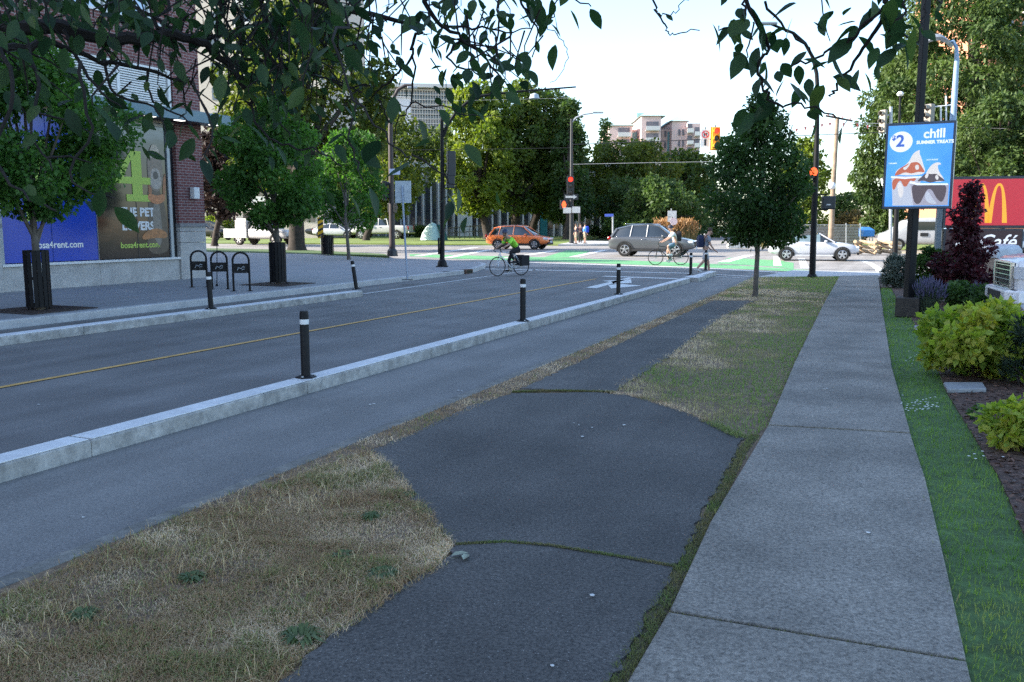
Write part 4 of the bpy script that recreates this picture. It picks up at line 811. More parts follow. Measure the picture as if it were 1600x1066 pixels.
# ================================================================ TALL SIGN ON THE BLACK POLE
b = G(1418, 494, .07); t = thing('sundae_sign', 'blue summer treats sign with two sundaes on a tall black pole', 'sign', b, R(-30))
Rl = Matrix.Rotation(R(30), 3, 'Z')
def lo(px, py, Y=None): return Rl @ (P(px, py, b.y if Y is None else Y)-b)
MB().tube([(0, 0, .3), (0, 0, 3.0)], .105, 4).build('lower_pole', bm_, t, bevel=.012); MB().tube([(0, 0, 3.0), (.0, 0, 7.5)], .085, 4).build('upper_pole', bm_, t, bevel=.01)
MB().box((0, 0, .18), (.42, .42, .38)).build('base_box', mat('rusty_black', (.03, .024, .02), rough=.7, var=.4, scale=8), t, bevel=.02)
zb, zt = lo(1430, 327).z, lo(1432, 193).z; w2 = .60; cx0 = .06; y0 = -.2
MB().bx(cx0-w2, cx0+w2, y0-.06, y0+.09, zb, zt).build('cabinet', mat('blue_grey_edge', (.03, .05, .09), rough=.4), t, bevel=.01)
def facem():
    m, nt, N, L, bb = _new('sign_blue'); tc = N.new('ShaderNodeTexCoord'); n = N.new('ShaderNodeTexNoise'); n.inputs['Scale'].default_value = 1.2; L.new(tc.outputs['Object'], n.inputs['Vector'])
    r = N.new('ShaderNodeValToRGB'); r.color_ramp.elements[0].position = .35; r.color_ramp.elements[1].position = .65; r.color_ramp.elements[0].color = (.03, .22, .68, 1); r.color_ramp.elements[1].color = (.07, .33, .78, 1)
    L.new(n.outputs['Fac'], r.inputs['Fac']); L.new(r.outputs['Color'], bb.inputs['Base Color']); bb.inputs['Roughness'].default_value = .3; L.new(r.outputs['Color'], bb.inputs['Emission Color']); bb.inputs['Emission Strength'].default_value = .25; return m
hf = zt-zb-.1; fz = zb+.05; fw = w2*2-.09; fx = cx0-w2+.045; fy = y0-.066
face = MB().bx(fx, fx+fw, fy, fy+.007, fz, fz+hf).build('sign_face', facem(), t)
def em_print(n, c, e=.25): 
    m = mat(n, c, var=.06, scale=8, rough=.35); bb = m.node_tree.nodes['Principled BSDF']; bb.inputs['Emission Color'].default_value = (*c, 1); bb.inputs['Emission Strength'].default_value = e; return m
wpm = em_print('print_white', (.72, .74, .78)); blm = em_print('print_navy', (.03, .1, .4)); redm = em_print('print_caramel', (.42, .1, .05)); drk = em_print('print_fudge', (.07, .05, .06)); gry = em_print('print_cup', (.42, .43, .48)); cre = em_print('print_cream', (.62, .56, .52))
def fp(u, v, k=1): return Vector((fx+u*fw, fy-.0015*k, fz+v*hf))
def rnd(pts):
    q = []
    for i in range(len(pts)):
        p0, p1, p2 = pts[i-1], pts[i], pts[(i+1) % len(pts)]; a = ((p0[0]+p1[0])/2, (p0[1]+p1[1])/2); c = ((p1[0]+p2[0])/2, (p1[1]+p2[1])/2)
        q += [((1-t)**2*a[0]+2*t*(1-t)*p1[0]+t*t*c[0], (1-t)**2*a[1]+2*t*(1-t)*p1[1]+t*t*c[1]) for t in (.25, .5, .75, 1.)]
    return q
def shape(name, pts, m, k):
    if name in ('sauce', 'ice_cream', 'highlight'): pts = rnd(pts)
    return MB().slab([fp(u, v, k) for u, v in pts], (0, .0014, 0)).build(name, m, face)
shape('price_disc', [(.21+.18*math.cos(a), .80+.127*math.sin(a)) for a in np.linspace(0, 2*math.pi, 28)[:-1]], wpm, 1)
p = fp(.13, .745, 2.5); put_text('lettering', '2', blm, face, p.x, p.y, p.z, .3, .009); p = fp(.065, .825, 2.5); put_text('lettering', '$', blm, face, p.x, p.y, p.z, .12, .006)
p = fp(.55, .835, 1.5); put_text('lettering', 'chill', wpm, face, p.x, p.y, p.z, .235, .006); p = fp(.45, .765, 1.5); put_text('lettering', 'SUMMER TREATS', wpm, face, p.x, p.y, p.z, .083, .004)
p = fp(.62, .56, 1.5); put_text('lettering', 'HOT FUDGE', wpm, face, p.x, p.y, p.z, .035, .001); p = fp(.03, .53, 1.5); put_text('lettering', 'CARAMEL', wpm, face, p.x, p.y, p.z, .035, .001)
p = fp(.74, .905, 1.5); shape('leaf_mark', [(.735, .9), (.76, .93), (.8, .915), (.775, .9)], wpm, 1)
shape('cup', [(.09, .38), (.13, .01), (.5, .01), (.56, .37)], gry, 1); shape('sauce', [(.1, .37), (.11, .22), (.15, .2), (.19, .3), (.24, .33), (.28, .25), (.34, .24), (.38, .33), (.45, .3), (.5, .36)], redm, 2)
shape('ice_cream', [(.13, .39), (.17, .46), (.28, .5), (.36, .56), (.41, .66), (.52, .7), (.5, .66), (.55, .58), (.58, .5), (.62, .43), (.56, .38)], cre, 2); shape('sauce', [(.12, .38), (.2, .47), (.32, .52), (.38, .54), (.5, .55), (.57, .47), (.62, .41), (.5, .43), (.4, .4), (.3, .43), (.2, .39)], redm, 3)
shape('cup_rim', [(.08, .36), (.3, .34), (.56, .355), (.56, .37), (.3, .36), (.08, .38)], wpm, 4)
shape('cup', [(.39, .29), (.46, .01), (.985, .01), (.985, .27)], em_print('print_cup_dark', (.3, .28, .33)), 5); shape('sauce', [(.41, .28), (.43, .16), (.47, .04), (.55, .02), (.6, .1), (.66, .22), (.74, .2), (.8, .1), (.9, .03), (.95, .15), (.95, .27), (.7, .28)], drk, 6)
shape('ice_cream', [(.5, .31), (.6, .36), (.66, .46), (.72, .52), (.82, .54), (.86, .5), (.79, .51), (.82, .42), (.9, .34), (.92, .29)], cre, 6); shape('sauce', [(.48, .3), (.56, .36), (.62, .41), (.7, .39), (.78, .4), (.84, .36), (.95, .3), (.8, .31), (.7, .28), (.6, .32)], drk, 7)
shape('highlight', [(.66, .21), (.74, .1), (.84, .02), (.7, .03), (.62, .1)], gry, 7.5)
for q_ in ([(.18, .3), (.22, .12), (.27, .1), (.3, .2), (.25, .3)], [(.4, .28), (.42, .1), (.48, .1), (.5, .25), (.45, .32)]): shape('highlight', q_, cre, 2.5)
for q_ in ([(.25, .48), (.33, .5), (.42, .6), (.36, .5), (.3, .44)], [(.44, .5), (.5, .52), (.52, .46), (.47, .44)]): shape('highlight', q_, cre, 3.5)
for q_ in ([(.6, .37), (.64, .33), (.67, .38), (.66, .42)], [(.76, .36), (.8, .31), (.83, .34), (.8, .39)]): shape('highlight', q_, cre, 7.6)
shape('cup_rim', [(.38, .285), (.5, .26), (.97, .255), (.97, .275), (.5, .285), (.39, .31)], wpm, 8)
# ================================================================ LOW RED SIGN
Y = 23.; b = Vector((P(1540, 350, Y).x, Y, .05)); t = thing('arch_sign', 'red sign with golden arches above a brown cafe panel, behind the dark red shrub', 'sign', b, R(-16)); Rm2 = Matrix.Rotation(R(16), 3, 'Z')
lo2 = lambda px, py: Rm2 @ (P(px, py, Y)-b)
x0 = lo2(1481, 320).x; x1 = lo2(1597, 320).x; zt = lo2(1540, 279).z; zm = lo2(1540, 354).z; z0 = lo2(1540, 408).z
dk = mat('sign_cabinet', (.05, .055, .065), rough=.4)
MB().bx(x0-.06, x1+.05, -.1, .2, zm-.04, zt+.05).build('cabinet', dk, t, bevel=.01); MB().bx(x0-.02, x1+.0, -.1, .2, z0-.04, zm-.06).build('lower_cabinet', dk, t, bevel=.01)
MB().bx(x0-.19, x0-.07, -.08, .18, 0, zt+.02).build('post', mat('grey_post', (.14, .17, .19), rough=.5), t); MB().bx(x1-.2, x1-.05, -.02, .12, 0, z0-.05).build('post', dk, t)
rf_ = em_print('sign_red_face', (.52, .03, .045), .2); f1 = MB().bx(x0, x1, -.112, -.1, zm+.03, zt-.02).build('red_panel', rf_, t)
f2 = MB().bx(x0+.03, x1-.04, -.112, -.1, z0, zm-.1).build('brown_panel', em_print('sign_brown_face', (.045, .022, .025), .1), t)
gold = em_print('golden', (.72, .33, .03), .3)
def arch(cx, w, h, zb_, th0, th1):   # tall parabolic arch as a band
    o = []; i_ = []
    for s in np.linspace(-1, 1, 25):
        th = th0+(th1-th0)*abs(s); o.append((cx+s*w, zb_+h*(1-s**2*abs(s)**.6))); 
        i_.append((cx+s*(w-th), zb_+(h-th*.62)*(1-s**2*abs(s)**.6)))
    return o, i_
ah = zt-zm-.22; zb_ = zm+.09; cxm = lo2(1544, 320).x
ab = MB()
for s in (-1, 1):
    o, i_ = arch(cxm+s*.2, .235, ah, zb_, .1, .115)
    for k in range(24): ab.slab([Vector((o[k][0], -.118, o[k][1])), Vector((o[k+1][0], -.118, o[k+1][1])), Vector((i_[k+1][0], -.118, i_[k+1][1])), Vector((i_[k][0], -.118, i_[k][1]))], (0, .005, 0))
ab.build('arches', gold, f1)
put_text('lettering', 'McCafé', wpm, f2, lo2(1490, 380).x, -.116, z0+.34, .5, .004, shear=.3, sx=.95)
MB().tube([(lo2(1518, 380).x, -.116, z0+.22), (lo2(1540, 380).x, -.116, z0+.26), (lo2(1565, 380).x, -.116, z0+.235)], .012, 5).build('underline', wpm, f2)
# ================================================================ small things on the right and far side
b = G(1562, 462, .05); t = thing('litter_bin', 'beige pebbled litter bin with a pale domed lid beside the white pickup', 'bin', b)
MB().box((0, 0, .48), (.58, .58, .95)).build('body', mat('pebble', (.3, .25, .2), rough=.9, var=.2, scale=30, fine=.4, fscale=60), t, bevel=.03); MB().loft([[Vector((x*s, y*s, z)) for x, y in ((-.31, -.31), (.31, -.31), (.31, .31), (-.31, .31))] for s, z in ((1, .96), (1.02, 1.0), (1., 1.16), (.8, 1.27), (.4, 1.3))]).build('lid', mat('pale_lid', (.5, .54, .58), rough=.5), t, True)
# log rail fence
wood = mat('log', (.42, .3, .19), rough=.9, var=.3, scale=6)
t = thing('rail_fence', 'low zigzag fence of stacked pale logs across the far street', 'fence', G(1362, 396, .1))
b = t.location
for i in range(5):
    x = 1333+i*15.5
    for j in range(3):
        a = up(b, x, 392-j*7.2); c = up(b, x+17, 393-j*7.2+2); a.y += (.5 if i % 2 else -.3); c.y += (-.3 if i % 2 else .5); MB().tube([a, c], .11, 7).build('rail', wood, t, True)
# chain link fence
t = thing('chain_link_fence', 'tall chain link fence with pale posts behind the utility pole', 'fence', G(1240, 385, .1)); b = t.location
MB().tube([up(b, 1200, 351), up(b, 1345, 352)], .04, 6).build('top_rail', galv, t)
for px in (1205, 1228, 1252, 1276, 1299, 1322, 1344): MB().tube([up(b, px, 385), up(b, px, 349)], .05, 6).build('post', galv, t)
q = MB()
for k in range(60):
    x = 1202+k*2.4; q.tube([up(b, x, 384), up(b, x+8, 352)], .012, 3, False); q.tube([up(b, x+8, 384), up(b, x, 352)], .012, 3, False)
q.build('mesh', galv, t)
MB().slab([up(b, 1200, 384)+Vector((0, .4, 0)), up(b, 1345, 386)+Vector((0, .4, 0)), up(b, 1345, 354)+Vector((0, .4, 0)), up(b, 1200, 354)+Vector((0, .4, 0))], (0, .02, 0)).build('privacy_screen', mat('shade_cloth', (.2, .18, .15), var=.3, scale=1.5), t)
# traffic barrier beacon
b = G(1152, 388, .0); t = thing('barrier_beacon', 'small yellow warning sign on a white barrier block in the far street', 'barrier', b); MB().box((0, 0, .25), (1.5, .5, .5)).build('block', M['white_paint'], t, bevel=.04); MB().tube([(0, 0, .5), (0, 0, 1.5)], .04, 6).build('post', galv, t); MB().box((0, -.05, 1.75), (.55, .04, .55), M=Matrix.Rotation(R(45), 3, 'Y')).build('sign_panel', yw, t)
# tent on the lawn
b = G(676, 375, .1); t = thing('small_tent', 'pale aqua dome tent pitched on the far lawn', 'tent', b, R(10)); tm_ = mat('tent_fabric', (.5, .66, .62), rough=.7, var=.08); tm2 = mat('tent_dark', (.02, .1, .08), rough=.7)
MB().loft([[Vector((1.7*s*math.cos(a), 1.4*s*math.sin(a), z)) for a in np.linspace(0, 2*math.pi, 17)[:-1]] for s, z in ((.8, 0), (.68, .7), (.45, 1.35), (.2, 1.75), (.03, 1.9))]).build('canopy', tm_, t, True); MB().loft([[Vector((.4+1.5*s*math.cos(a), 1.3*s*math.sin(a)-.25, z)) for a in np.linspace(-1.2, 1.2, 7)] for s, z in ((.85, 0), (.72, .7), (.48, 1.3), (.2, 1.7))]).build('fly', tm2, t, True)
# ramp railing by the hall
t = thing('ramp_railing', 'dark railing of a ramp in front of the ribbed hall', 'railing', G(740, 373, .1)); b = t.location
for px in range(702, 780, 8): MB().tube([up(b, px, 373), up(b, px, 356-(px-702)*.06)], .05, 5).build('post', M['dark_steel'], t)
MB().tube([up(b, 702, 356), up(b, 778, 351)], .05, 5).tube([up(b, 702, 364), up(b, 778, 360)], .04, 5).build('rail', M['dark_steel'], t)
b = G(318, 400, .15); t = thing('slim_rod', 'slim dark rod standing behind the middle bike rack', 'post', G(339, 447, .15)); b = t.location; MB().tube([(0, 0, 0), up(b, 339, 365)], .012, 6).build('rod', bm_, t); MB().ball((0, 0, .02), .04, 8, 6).build('foot', bm_, t)
b = Vector((P(1352, 362, 72).x, 72, .1)); t = thing('blue_tarp', 'small blue covered stall beyond the log fence', 'stall', b); MB().loft([[Vector((x*s, y*s, z)) for x, y in ((-.6, -.4), (.6, -.4), (.6, .4), (-.6, .4))] for s, z in ((1, .75), (1, 1.25), (.4, 1.5))]).build('cover', mat('tarp', (.04, .2, .6), var=.1), t)
for x in (-.5, .5):
    for y in (-.3, .3): MB().tube([(x, y, 0), (x, y, .8)], .04, 5).build('leg', galv, t)
# ================================================================ VEHICLES
tyre = mat('tyre', (.012, .012, .012), rough=.9, var=.2); rimm = mat('alloy', (.5, .5, .52), rough=.3, metal=.8, var=.08); cg = mat('car_glass', (.02, .026, .03), rough=.04, var=.2, scale=1, spec=1.); trim = mat('black_trim', (.014, .014, .015), rough=.6); lampm = mat('headlamp', (.6, .62, .65), rough=.08, spec=1.); tailm = mat('taillamp', (.4, .015, .012), rough=.15); chrome = mat('chrome', (.6, .6, .62), rough=.15, metal=1., var=.05); platem = mat('plate', (.55, .58, .65), var=.05)
def paint(name, c, metal=.0, rough=.3): return mat(name, c, rough=rough, metal=metal, var=.05, scale=1.5, coat=.6)
def wheel(par, x, y, r, w=.22, spokes=5, rim=rimm):
    s = 1 if y > 0 else -1
    Mx = Matrix.Rotation(R(-90)*s, 3, 'X')
    t = MB().lathe([(r*.62, -w/2), (r*.92, -w/2), (r, -w/2+.04), (r, w/2-.04), (r*.92, w/2), (r*.66, w/2), (r*.64, w/2-.03)], 24, (x, y, r), M=Mx).build('wheel', tyre, par, True)
    b = MB().lathe([(0, w/2-.09), (r*.62, w/2-.09), (r*.655, w/2-.005), (r*.6, w/2+.0), (r*.58, w/2-.05)], 24, (x, y, r), M=Mx)
    for k in range(spokes):
        a = 2*math.pi*k/spokes+.3; d = Vector((math.cos(a), math.sin(a), 0)); e = Vector((-d.y, d.x, 0)); z0, z1 = w/2-.07, w/2-.005
        b.loft([[Mx @ (d*q+e*hw*m_+Vector((0, 0, z)))+Vector((x, y, r)) for m_, z in ((-1, z0), (1, z0), (.8, z1), (-.8, z1))] for q, hw in ((.03, .05), (r*.6, .055))])
    b.lathe([(0, w/2-.01), (.06, w/2-.01), (.05, w/2+.005), (0, w/2+.006)], 12, (x, y, r), M=Mx); b.build('rim', rim, t, False)
    return t
def ring(x, zb, zt, w, crown_=.03): 
    half = [(0, zb), (w*.84, zb), (w*.955, zb+.1), (w*.985, zb+(zt-zb)*.35), (w, zb+(zt-zb)*.62), (w*.975, zt-.07), (w*.93, zt-.015), (w*.8, zt+crown_*.5), (0, zt+crown_)]
    return [Vector((x, y, z)) for y, z in half]+[Vector((x, -y, z)) for y, z in half[-2:0:-1]]
def car(name, label, cat, loc, rz, p):
    """p: L, W, body stations (x, zb, zt, halfwidth), cabin stations (x, zbelt, ztop, wbelt, wtop), wheels"""
    t = thing(name, label, cat, loc, rz); pm_ = p['paint']
    body = MB().loft([ring(*s) for s in p['body']]).build('body', pm_, t, True)
    sub = body.modifiers.new('s', 'SUBSURF'); sub.levels = sub.render_levels = 1
    r = p['r']; xs = p['wheels']; tw_ = p['track']; wmax = max(s[3] for s in p['body'])
    for x in xs:
        for s in (1, -1):
            wheel(t, x, s*tw_, r, p.get('tw', .22), p.get('spokes', 5), p.get('rim', rimm))
            a = np.linspace(-.25, math.pi+.25, 15); ra = r*1.2
            MB().loft([[Vector((x+q*math.cos(t_), s*y, max(r*.45, r+q*math.sin(t_)))) for q, y in ((ra, wmax-.25), (ra, wmax+.012), (r*1.04, wmax+.012), (r*1.04, wmax-.25))] for t_ in a]).build('wheel_arch', p.get('arch', trim), t, True)
    cb = p['cabin']
    if cb:
        g = MB().loft([[Vector((x, y*s, z)) for y, z, s in ((wb, zb, 1), (wb*.4+wt*.6, zb+(zt-zb)*.62, 1), (wt, zt-.05*(zt-zb > .1), 1), (wt*.8, zt, 1), (wt*.8, zt, -1), (wt, zt-.05*(zt-zb > .1), -1), (wb*.4+wt*.6, zb+(zt-zb)*.62, -1), (wb, zb, -1))] for x, zb, zt, wb, wt in cb]).build('window', p.get('glass', cg), t, True)
        top = [c for c in cb if c[2]-c[1] > .25]
        if p.get('roof', True):
            MB().loft([[Vector((x, y, z)) for y, z in ((wt+.012, zt-.075), (wt+.012, zt-.03), (wt*.85, zt+.015), (0, zt+.03), (-wt*.85, zt+.015), (-wt-.012, zt-.03), (-wt-.012, zt-.075))] for x, zb, zt, wb, wt in top]).build('roof', pm_, t, True)
        for x0, x1, w_ in p['pillars']:
            for s in (1, -1):
                def at(x, f):
                    for i in range(len(cb)-1):
                        if cb[i][0] <= x <= cb[i+1][0]:
                            k = (x-cb[i][0])/(cb[i+1][0]-cb[i][0]); q = [cb[i][j]*(1-k)+cb[i+1][j]*k for j in range(5)]; return Vector((x, s*((q[3] if f == 0 else q[4])+.006), q[1] if f == 0 else q[2]-.03))
                    q = cb[0] if x < cb[0][0] else cb[-1]; return Vector((x, s*q[3], q[1]))
                a, b2 = at(x0, 0), at(x1, 1); m_ = a.lerp(b2, .55); m_.y = s*abs(m_.y)+s*.02
                MB().tube([a, m_, b2], w_, 6).build('pillar', p.get('pillar_mat', pm_), t, True)
    L2f = max(s[0] for s in p['body']); L2r = min(s[0] for s in p['body'])
    for n_, m_, c, d in p['extras']:
        for s in ((1, -1) if abs(c[1]) > .12 else (1,)): MB().box((c[0], c[1]*s, c[2]), d).build(n_, m_, t, bevel=min(d)*.3)
    return t
def pose(px, py, Yscale=1., z=0.): return G(px, py, z)
CR = R(-20)
# orange crossover
L = 4.85; o_ = paint('orange_paint', (.85, .2, .045))
car('parked_car', 'orange crossover car turning on the cross street behind the first cyclist', 'car', G(812, 389.5, .004), CR, dict(paint=o_, r=.36, wheels=(-1.4, 1.42), track=.84, glass=cg,
 body=[(-2.42, .55, .85, .7), (-2.36, .42, 1.0, .82), (-2.1, .34, 1.06, .9), (-1.4, .3, 1.08, .93), (0, .28, 1.06, .93), (.95, .29, 1.05, .93), (1.5, .32, 1.0, .92), (2.0, .36, .92, .87), (2.3, .42, .8, .76), (2.4, .5, .7, .62)],
 cabin=[(-2.2, 1.04, 1.1, .78, .72), (-1.75, 1.05, 1.58, .84, .66), (-1.2, 1.05, 1.7, .86, .68), (0, 1.05, 1.74, .86, .68), (.5, 1.04, 1.68, .86, .66), (1.35, 1.02, 1.06, .82, .72)],
 pillars=[(-2.05, -1.7, .07), (-1.35, -1.2, .035), (-.2, -.15, .04), (1.3, .5, .04)],
 extras=[('headlight', lampm, (2.15, .7, .78), (.4, .22, .16)), ('taillight', tailm, (-2.34, .74, .98), (.16, .24, .26)), ('lower_cladding', trim, (0, .9, .36), (2.1, .08, .16)), ('front_bumper', trim, (2.34, 0, .45), (.14, 1.2, .22)), ('number_plate', platem, (2.43, 0, .56), (.03, .5, .14)), ('grille', trim, (2.38, 0, .68), (.08, .8, .1)), ('mirror', o_, (.78, .98, 1.08), (.14, .2, .14)), ('door_handle', o_, (-.35, .93, .93), (.18, .03, .03)), ('roof_rail', trim, (-.5, .62, 1.77), (1.8, .04, .04))]))
# grey SUV
g_ = paint('grey_paint', (.1, .108, .118), metal=.3)
car('parked_car', 'metallic grey SUV crossing behind the second cyclist', 'car', G(1020, 400.5, .004), CR, dict(paint=g_, r=.4, wheels=(-1.45, 1.42), track=.86,
 body=[(-2.46, .55, .95, .74), (-2.42, .42, 1.08, .85), (-2.15, .36, 1.13, .93), (-1.4, .32, 1.14, .96), (0, .3, 1.12, .96), (.9, .3, 1.11, .96), (1.5, .34, 1.08, .95), (2.05, .38, 1.0, .9), (2.36, .44, .86, .78), (2.46, .52, .74, .64)],
 cabin=[(-2.3, 1.1, 1.16, .82, .74), (-1.95, 1.12, 1.6, .86, .68), (-1.2, 1.12, 1.78, .88, .7), (0, 1.11, 1.82, .88, .7), (.45, 1.1, 1.76, .88, .68), (1.35, 1.08, 1.12, .84, .74)],
 pillars=[(-2.25, -1.95, .09), (-1.15, -1.05, .035), (-.2, -.15, .04), (1.3, .45, .04)],
 extras=[('headlight', lampm, (2.2, .72, .84), (.42, .24, .15)), ('taillight', tailm, (-2.38, .76, 1.04), (.18, .26, .17)), ('grille', trim, (2.42, 0, .72), (.1, .95, .26)), ('lower_cladding', trim, (0, .93, .36), (2.1, .08, .12)), ('number_plate', platem, (2.49, 0, .52), (.03, .5, .14)), ('mirror', g_, (.75, 1.02, 1.14), (.14, .22, .16)), ('door_handle', chrome, (-.35, .96, .98), (.2, .03, .03)), ('door_handle', chrome, (.6, .96, .97), (.2, .03, .03)), ('window_trim', chrome, (-.4, .895, 1.12), (3., .02, .025)), ('roof_rail', chrome, (-.6, .64, 1.84), (1.8, .04, .04))]))
# white convertible
w_ = paint('white_paint_car', (.5, .51, .55))
cv = car('parked_car', 'white open-top convertible with five-spoke wheels behind the black signal pole', 'car', G(1268, 407, .004), R(-13), dict(paint=w_, r=.33, wheels=(-1.3, 1.36), track=.8,
 body=[(-2.16, .5, .78, .62), (-2.1, .36, .92, .76), (-1.8, .3, .98, .85), (-1.2, .26, .98, .88), (0, .24, .96, .88), (.8, .25, .95, .88), (1.4, .28, .9, .87), (1.9, .32, .82, .82), (2.14, .38, .7, .7), (2.22, .46, .6, .58)],
 cabin=[(.2, .93, 1.38, .78, .6), (.28, .94, 1.4, .79, .6), (1.05, .93, .97, .8, .7)], roof=False, pillars=[(1.0, .26, .035)],
 extras=[('headlight', lampm, (2.02, .64, .68), (.3, .2, .12)), ('taillight', tailm, (-2.06, .64, .82), (.12, .26, .15)), ('grille', trim, (2.19, .16, .55), (.08, .2, .14)), ('bumper_intake', trim, (2.14, .55, .36), (.1, .3, .1)), ('mirror', w_, (.55, .92, .98), (.14, .2, .12)), ('seat_back', trim, (-.55, .36, 1.04), (.16, .44, .4)), ('rear_seat', trim, (-1.1, .36, .98), (.14, .44, .2)), ('door_handle', chrome, (-.35, .88, .82), (.2, .03, .03)), ('side_skirt', w_, (0, .86, .28), (1.9, .05, .08))]))
MB().loft([[Vector((x, y, z)) for y, z in ((-.7, .935), (.7, .935), (.66, .99), (-.66, .99))] for x in (-1.1, .5)]).build('cockpit', trim, cv)
MB().loft([[Vector((-.95, y*s, z)) for y, z in ((.77, .95), (.7, 1.2))]+[Vector((.3, y*s, z)) for y, z in ((.66, 1.34), (.79, .95))] for s in (.99, 1.0)]).build('side_window', mat('clear_glass', (.16, .22, .24), rough=.05, spec=1.), cv); sw = cv.children[-1]
MB().loft([[Vector((-.95, y*s, z)) for y, z in ((-.77, .95), (-.7, 1.2))]+[Vector((.3, y*s, z)) for y, z in ((-.66, 1.34), (-.79, .95))] for s in (.99, 1.0)]).build('side_window', bpy.data.materials['clear_glass'], cv)
# pickups (bed open behind the cab)
def pickup(name, label, loc, rz, pt, sc=1., service=False, r=.4, grille=trim):
    t = car(name, label, 'truck', loc, rz, dict(paint=pt, r=r, wheels=(-1.75, 1.75), track=.84, tw=.26, rim=rimm,
     body=[(-2.85 if not service else -.9, .6, 1.2, .88), (-2.8 if not service else -.85, .5, 1.25, .92), (-1.7 if not service else -.8, .5, 1.27, .95), (-.6, .48, 1.27, .96), (.9, .46, 1.26, .96), (1.3, .48, 1.24, .96), (2.2, .5, 1.2, .95), (2.7, .52, 1.12, .9), (2.82, .6, 1.0, .82)],
     cabin=[(-.98, 1.22, 1.3, .84, .78), (-.8, 1.24, 1.86, .86, .7), (0, 1.24, 1.92, .87, .72), (.55, 1.24, 1.86, .87, .7), (1.3, 1.22, 1.27, .84, .76)], pillars=[(-.95, -.78, .06), (.0, .02, .04), (1.25, .55, .04)],
     extras=[('headlight', lampm, (2.74, .72, .98), (.14, .26, .2)), ('grille', grille, (2.82, 0, .92), (.06, 1.1, .36)), ('front_bumper', grille, (2.85, 0, .6), (.16, 1.7, .2)), ('number_plate', platem, (2.95, 0, .62), (.02, .34, .16)), ('mirror', trim, (.95, 1.06, 1.36), (.12, .2, .24)), ('door_handle', trim, (-.2, .965, 1.08), (.18, .03, .04))]+([('taillight', tailm, (-2.86, .8, 1.05), (.05, .14, .34)), ('rear_bumper', chrome, (-2.92, 0, .62), (.14, 1.7, .16))] if not service else [])))
    if not service: b = MB(); b.bx(-2.7, -1.1, -.78, .78, 1.285, 1.3).build('bed', trim, t)
    t.scale = (sc,)*3; return t
wt_ = paint('white_truck_paint', (.46, .46, .47))
s_ = pickup('service_truck', 'white service truck with side lockers and a black front, seen behind the thick tree trunk', G(414, 383, .004), R(-24), wt_, 1.13, True, .42, trim)
MB().bx(-3.2, -.92, -1.0, 1.0, .55, 1.25).build('locker_box', wt_, s_, bevel=.02); MB().bx(-1.9, -.93, .55, 1.0, 1.26, 2.05).build('tool_locker', wt_, s_, bevel=.02); MB().bx(-1.9, -.93, -1.0, -.55, 1.26, 2.05).build('tool_locker', wt_, s_, bevel=.02)
MB().tube([(-2.9, .2, 1.25), (-2.9, .2, 2.5), (-1.2, .2, 2.75)], .12, 8).build('boom', mat('boom_white', (.6, .55, .48)), s_, True)
for x in (-1.85, -1.4): 
    for z in (.66, 1.32): MB().bx(x, x+.42, -1.012, -1.002, z, z+.5).build('locker_door', w_, s_, bevel=.004)
pickup('pickup_truck', 'white pickup parked on the far lawn edge near the hooked lamp pole', G(597, 373.5, .1), R(168), wt_, 1.25)
d_ = paint('black_paint', (.012, .012, .014)); 
def sedan(label, loc, rz, pt, sc):
    t = car('parked_car', label, 'car', loc, rz, dict(paint=pt, r=.33, wheels=(-1.35, 1.4), track=.8,
     body=[(-2.25, .5, .82, .66), (-2.2, .38, .95, .78), (-1.7, .3, 1.0, .86), (0, .26, .97, .88), (.9, .27, .95, .88), (1.6, .3, .86, .86), (2.1, .36, .76, .76), (2.25, .46, .64, .62)],
     cabin=[(-1.95, .96, .99, .74, .66), (-1.2, .97, 1.36, .78, .6), (-.5, .97, 1.45, .79, .62), (.2, .96, 1.42, .79, .6), (1.15, .93, .97, .76, .66)], pillars=[(-1.85, -1.2, .05), (-.4, -.35, .035), (1.1, .2, .035)],
     extras=[('headlight', lampm, (2.05, .62, .68), (.28, .22, .12)), ('taillight', tailm, (-2.18, .62, .85), (.1, .28, .14)), ('mirror', pt, (.7, .92, 1.0), (.12, .18, .12))])); t.scale = (sc,)*3; return t
sedan('white sedan parked beside the striped hazard marker', G(526, 372.5, .1), R(-10), w_, 1.25)
sedan('black car parked across the street just right of the brick pier', G(322, 375, .1), R(-15), d_, 1.45)
sedan('dark car parked between the service truck and the white sedan', G(492, 372, .1), R(-12), d_, 1.25)
# white van far right, red-tailed white car
v = car('parked_van', 'white panel van with a red tail light behind the black sign pole', 'van', G(1438, 391, .1), R(172), dict(paint=wt_, r=.36, wheels=(-1.6, 1.7), track=.86,
 body=[(-2.7, .5, 2.0, .9), (-2.69, .5, 2.02, .91), (-2.62, .42, 2.1, .93), (-1.5, .4, 2.15, .97), (0, .4, 2.15, .97), (1.2, .4, 2.1, .96), (1.8, .42, 1.3, .95), (2.5, .46, 1.15, .88), (2.65, .55, .95, .78)], cabin=[], pillars=[],
 extras=[('window', cg, (-.2, .965, 1.62), (2.3, .05, .55)), ('taillight', tailm, (-2.62, .84, 1.2), (.1, .16, .7)), ('rear_window', cg, (-2.68, 0, 1.65), (.06, 1.3, .5)), ('door_lettering', trim, (.1, .972, 1.05), (.5, .02, .22)), ('front_bumper', trim, (2.62, 0, .5), (.12, 1.6, .2))]))
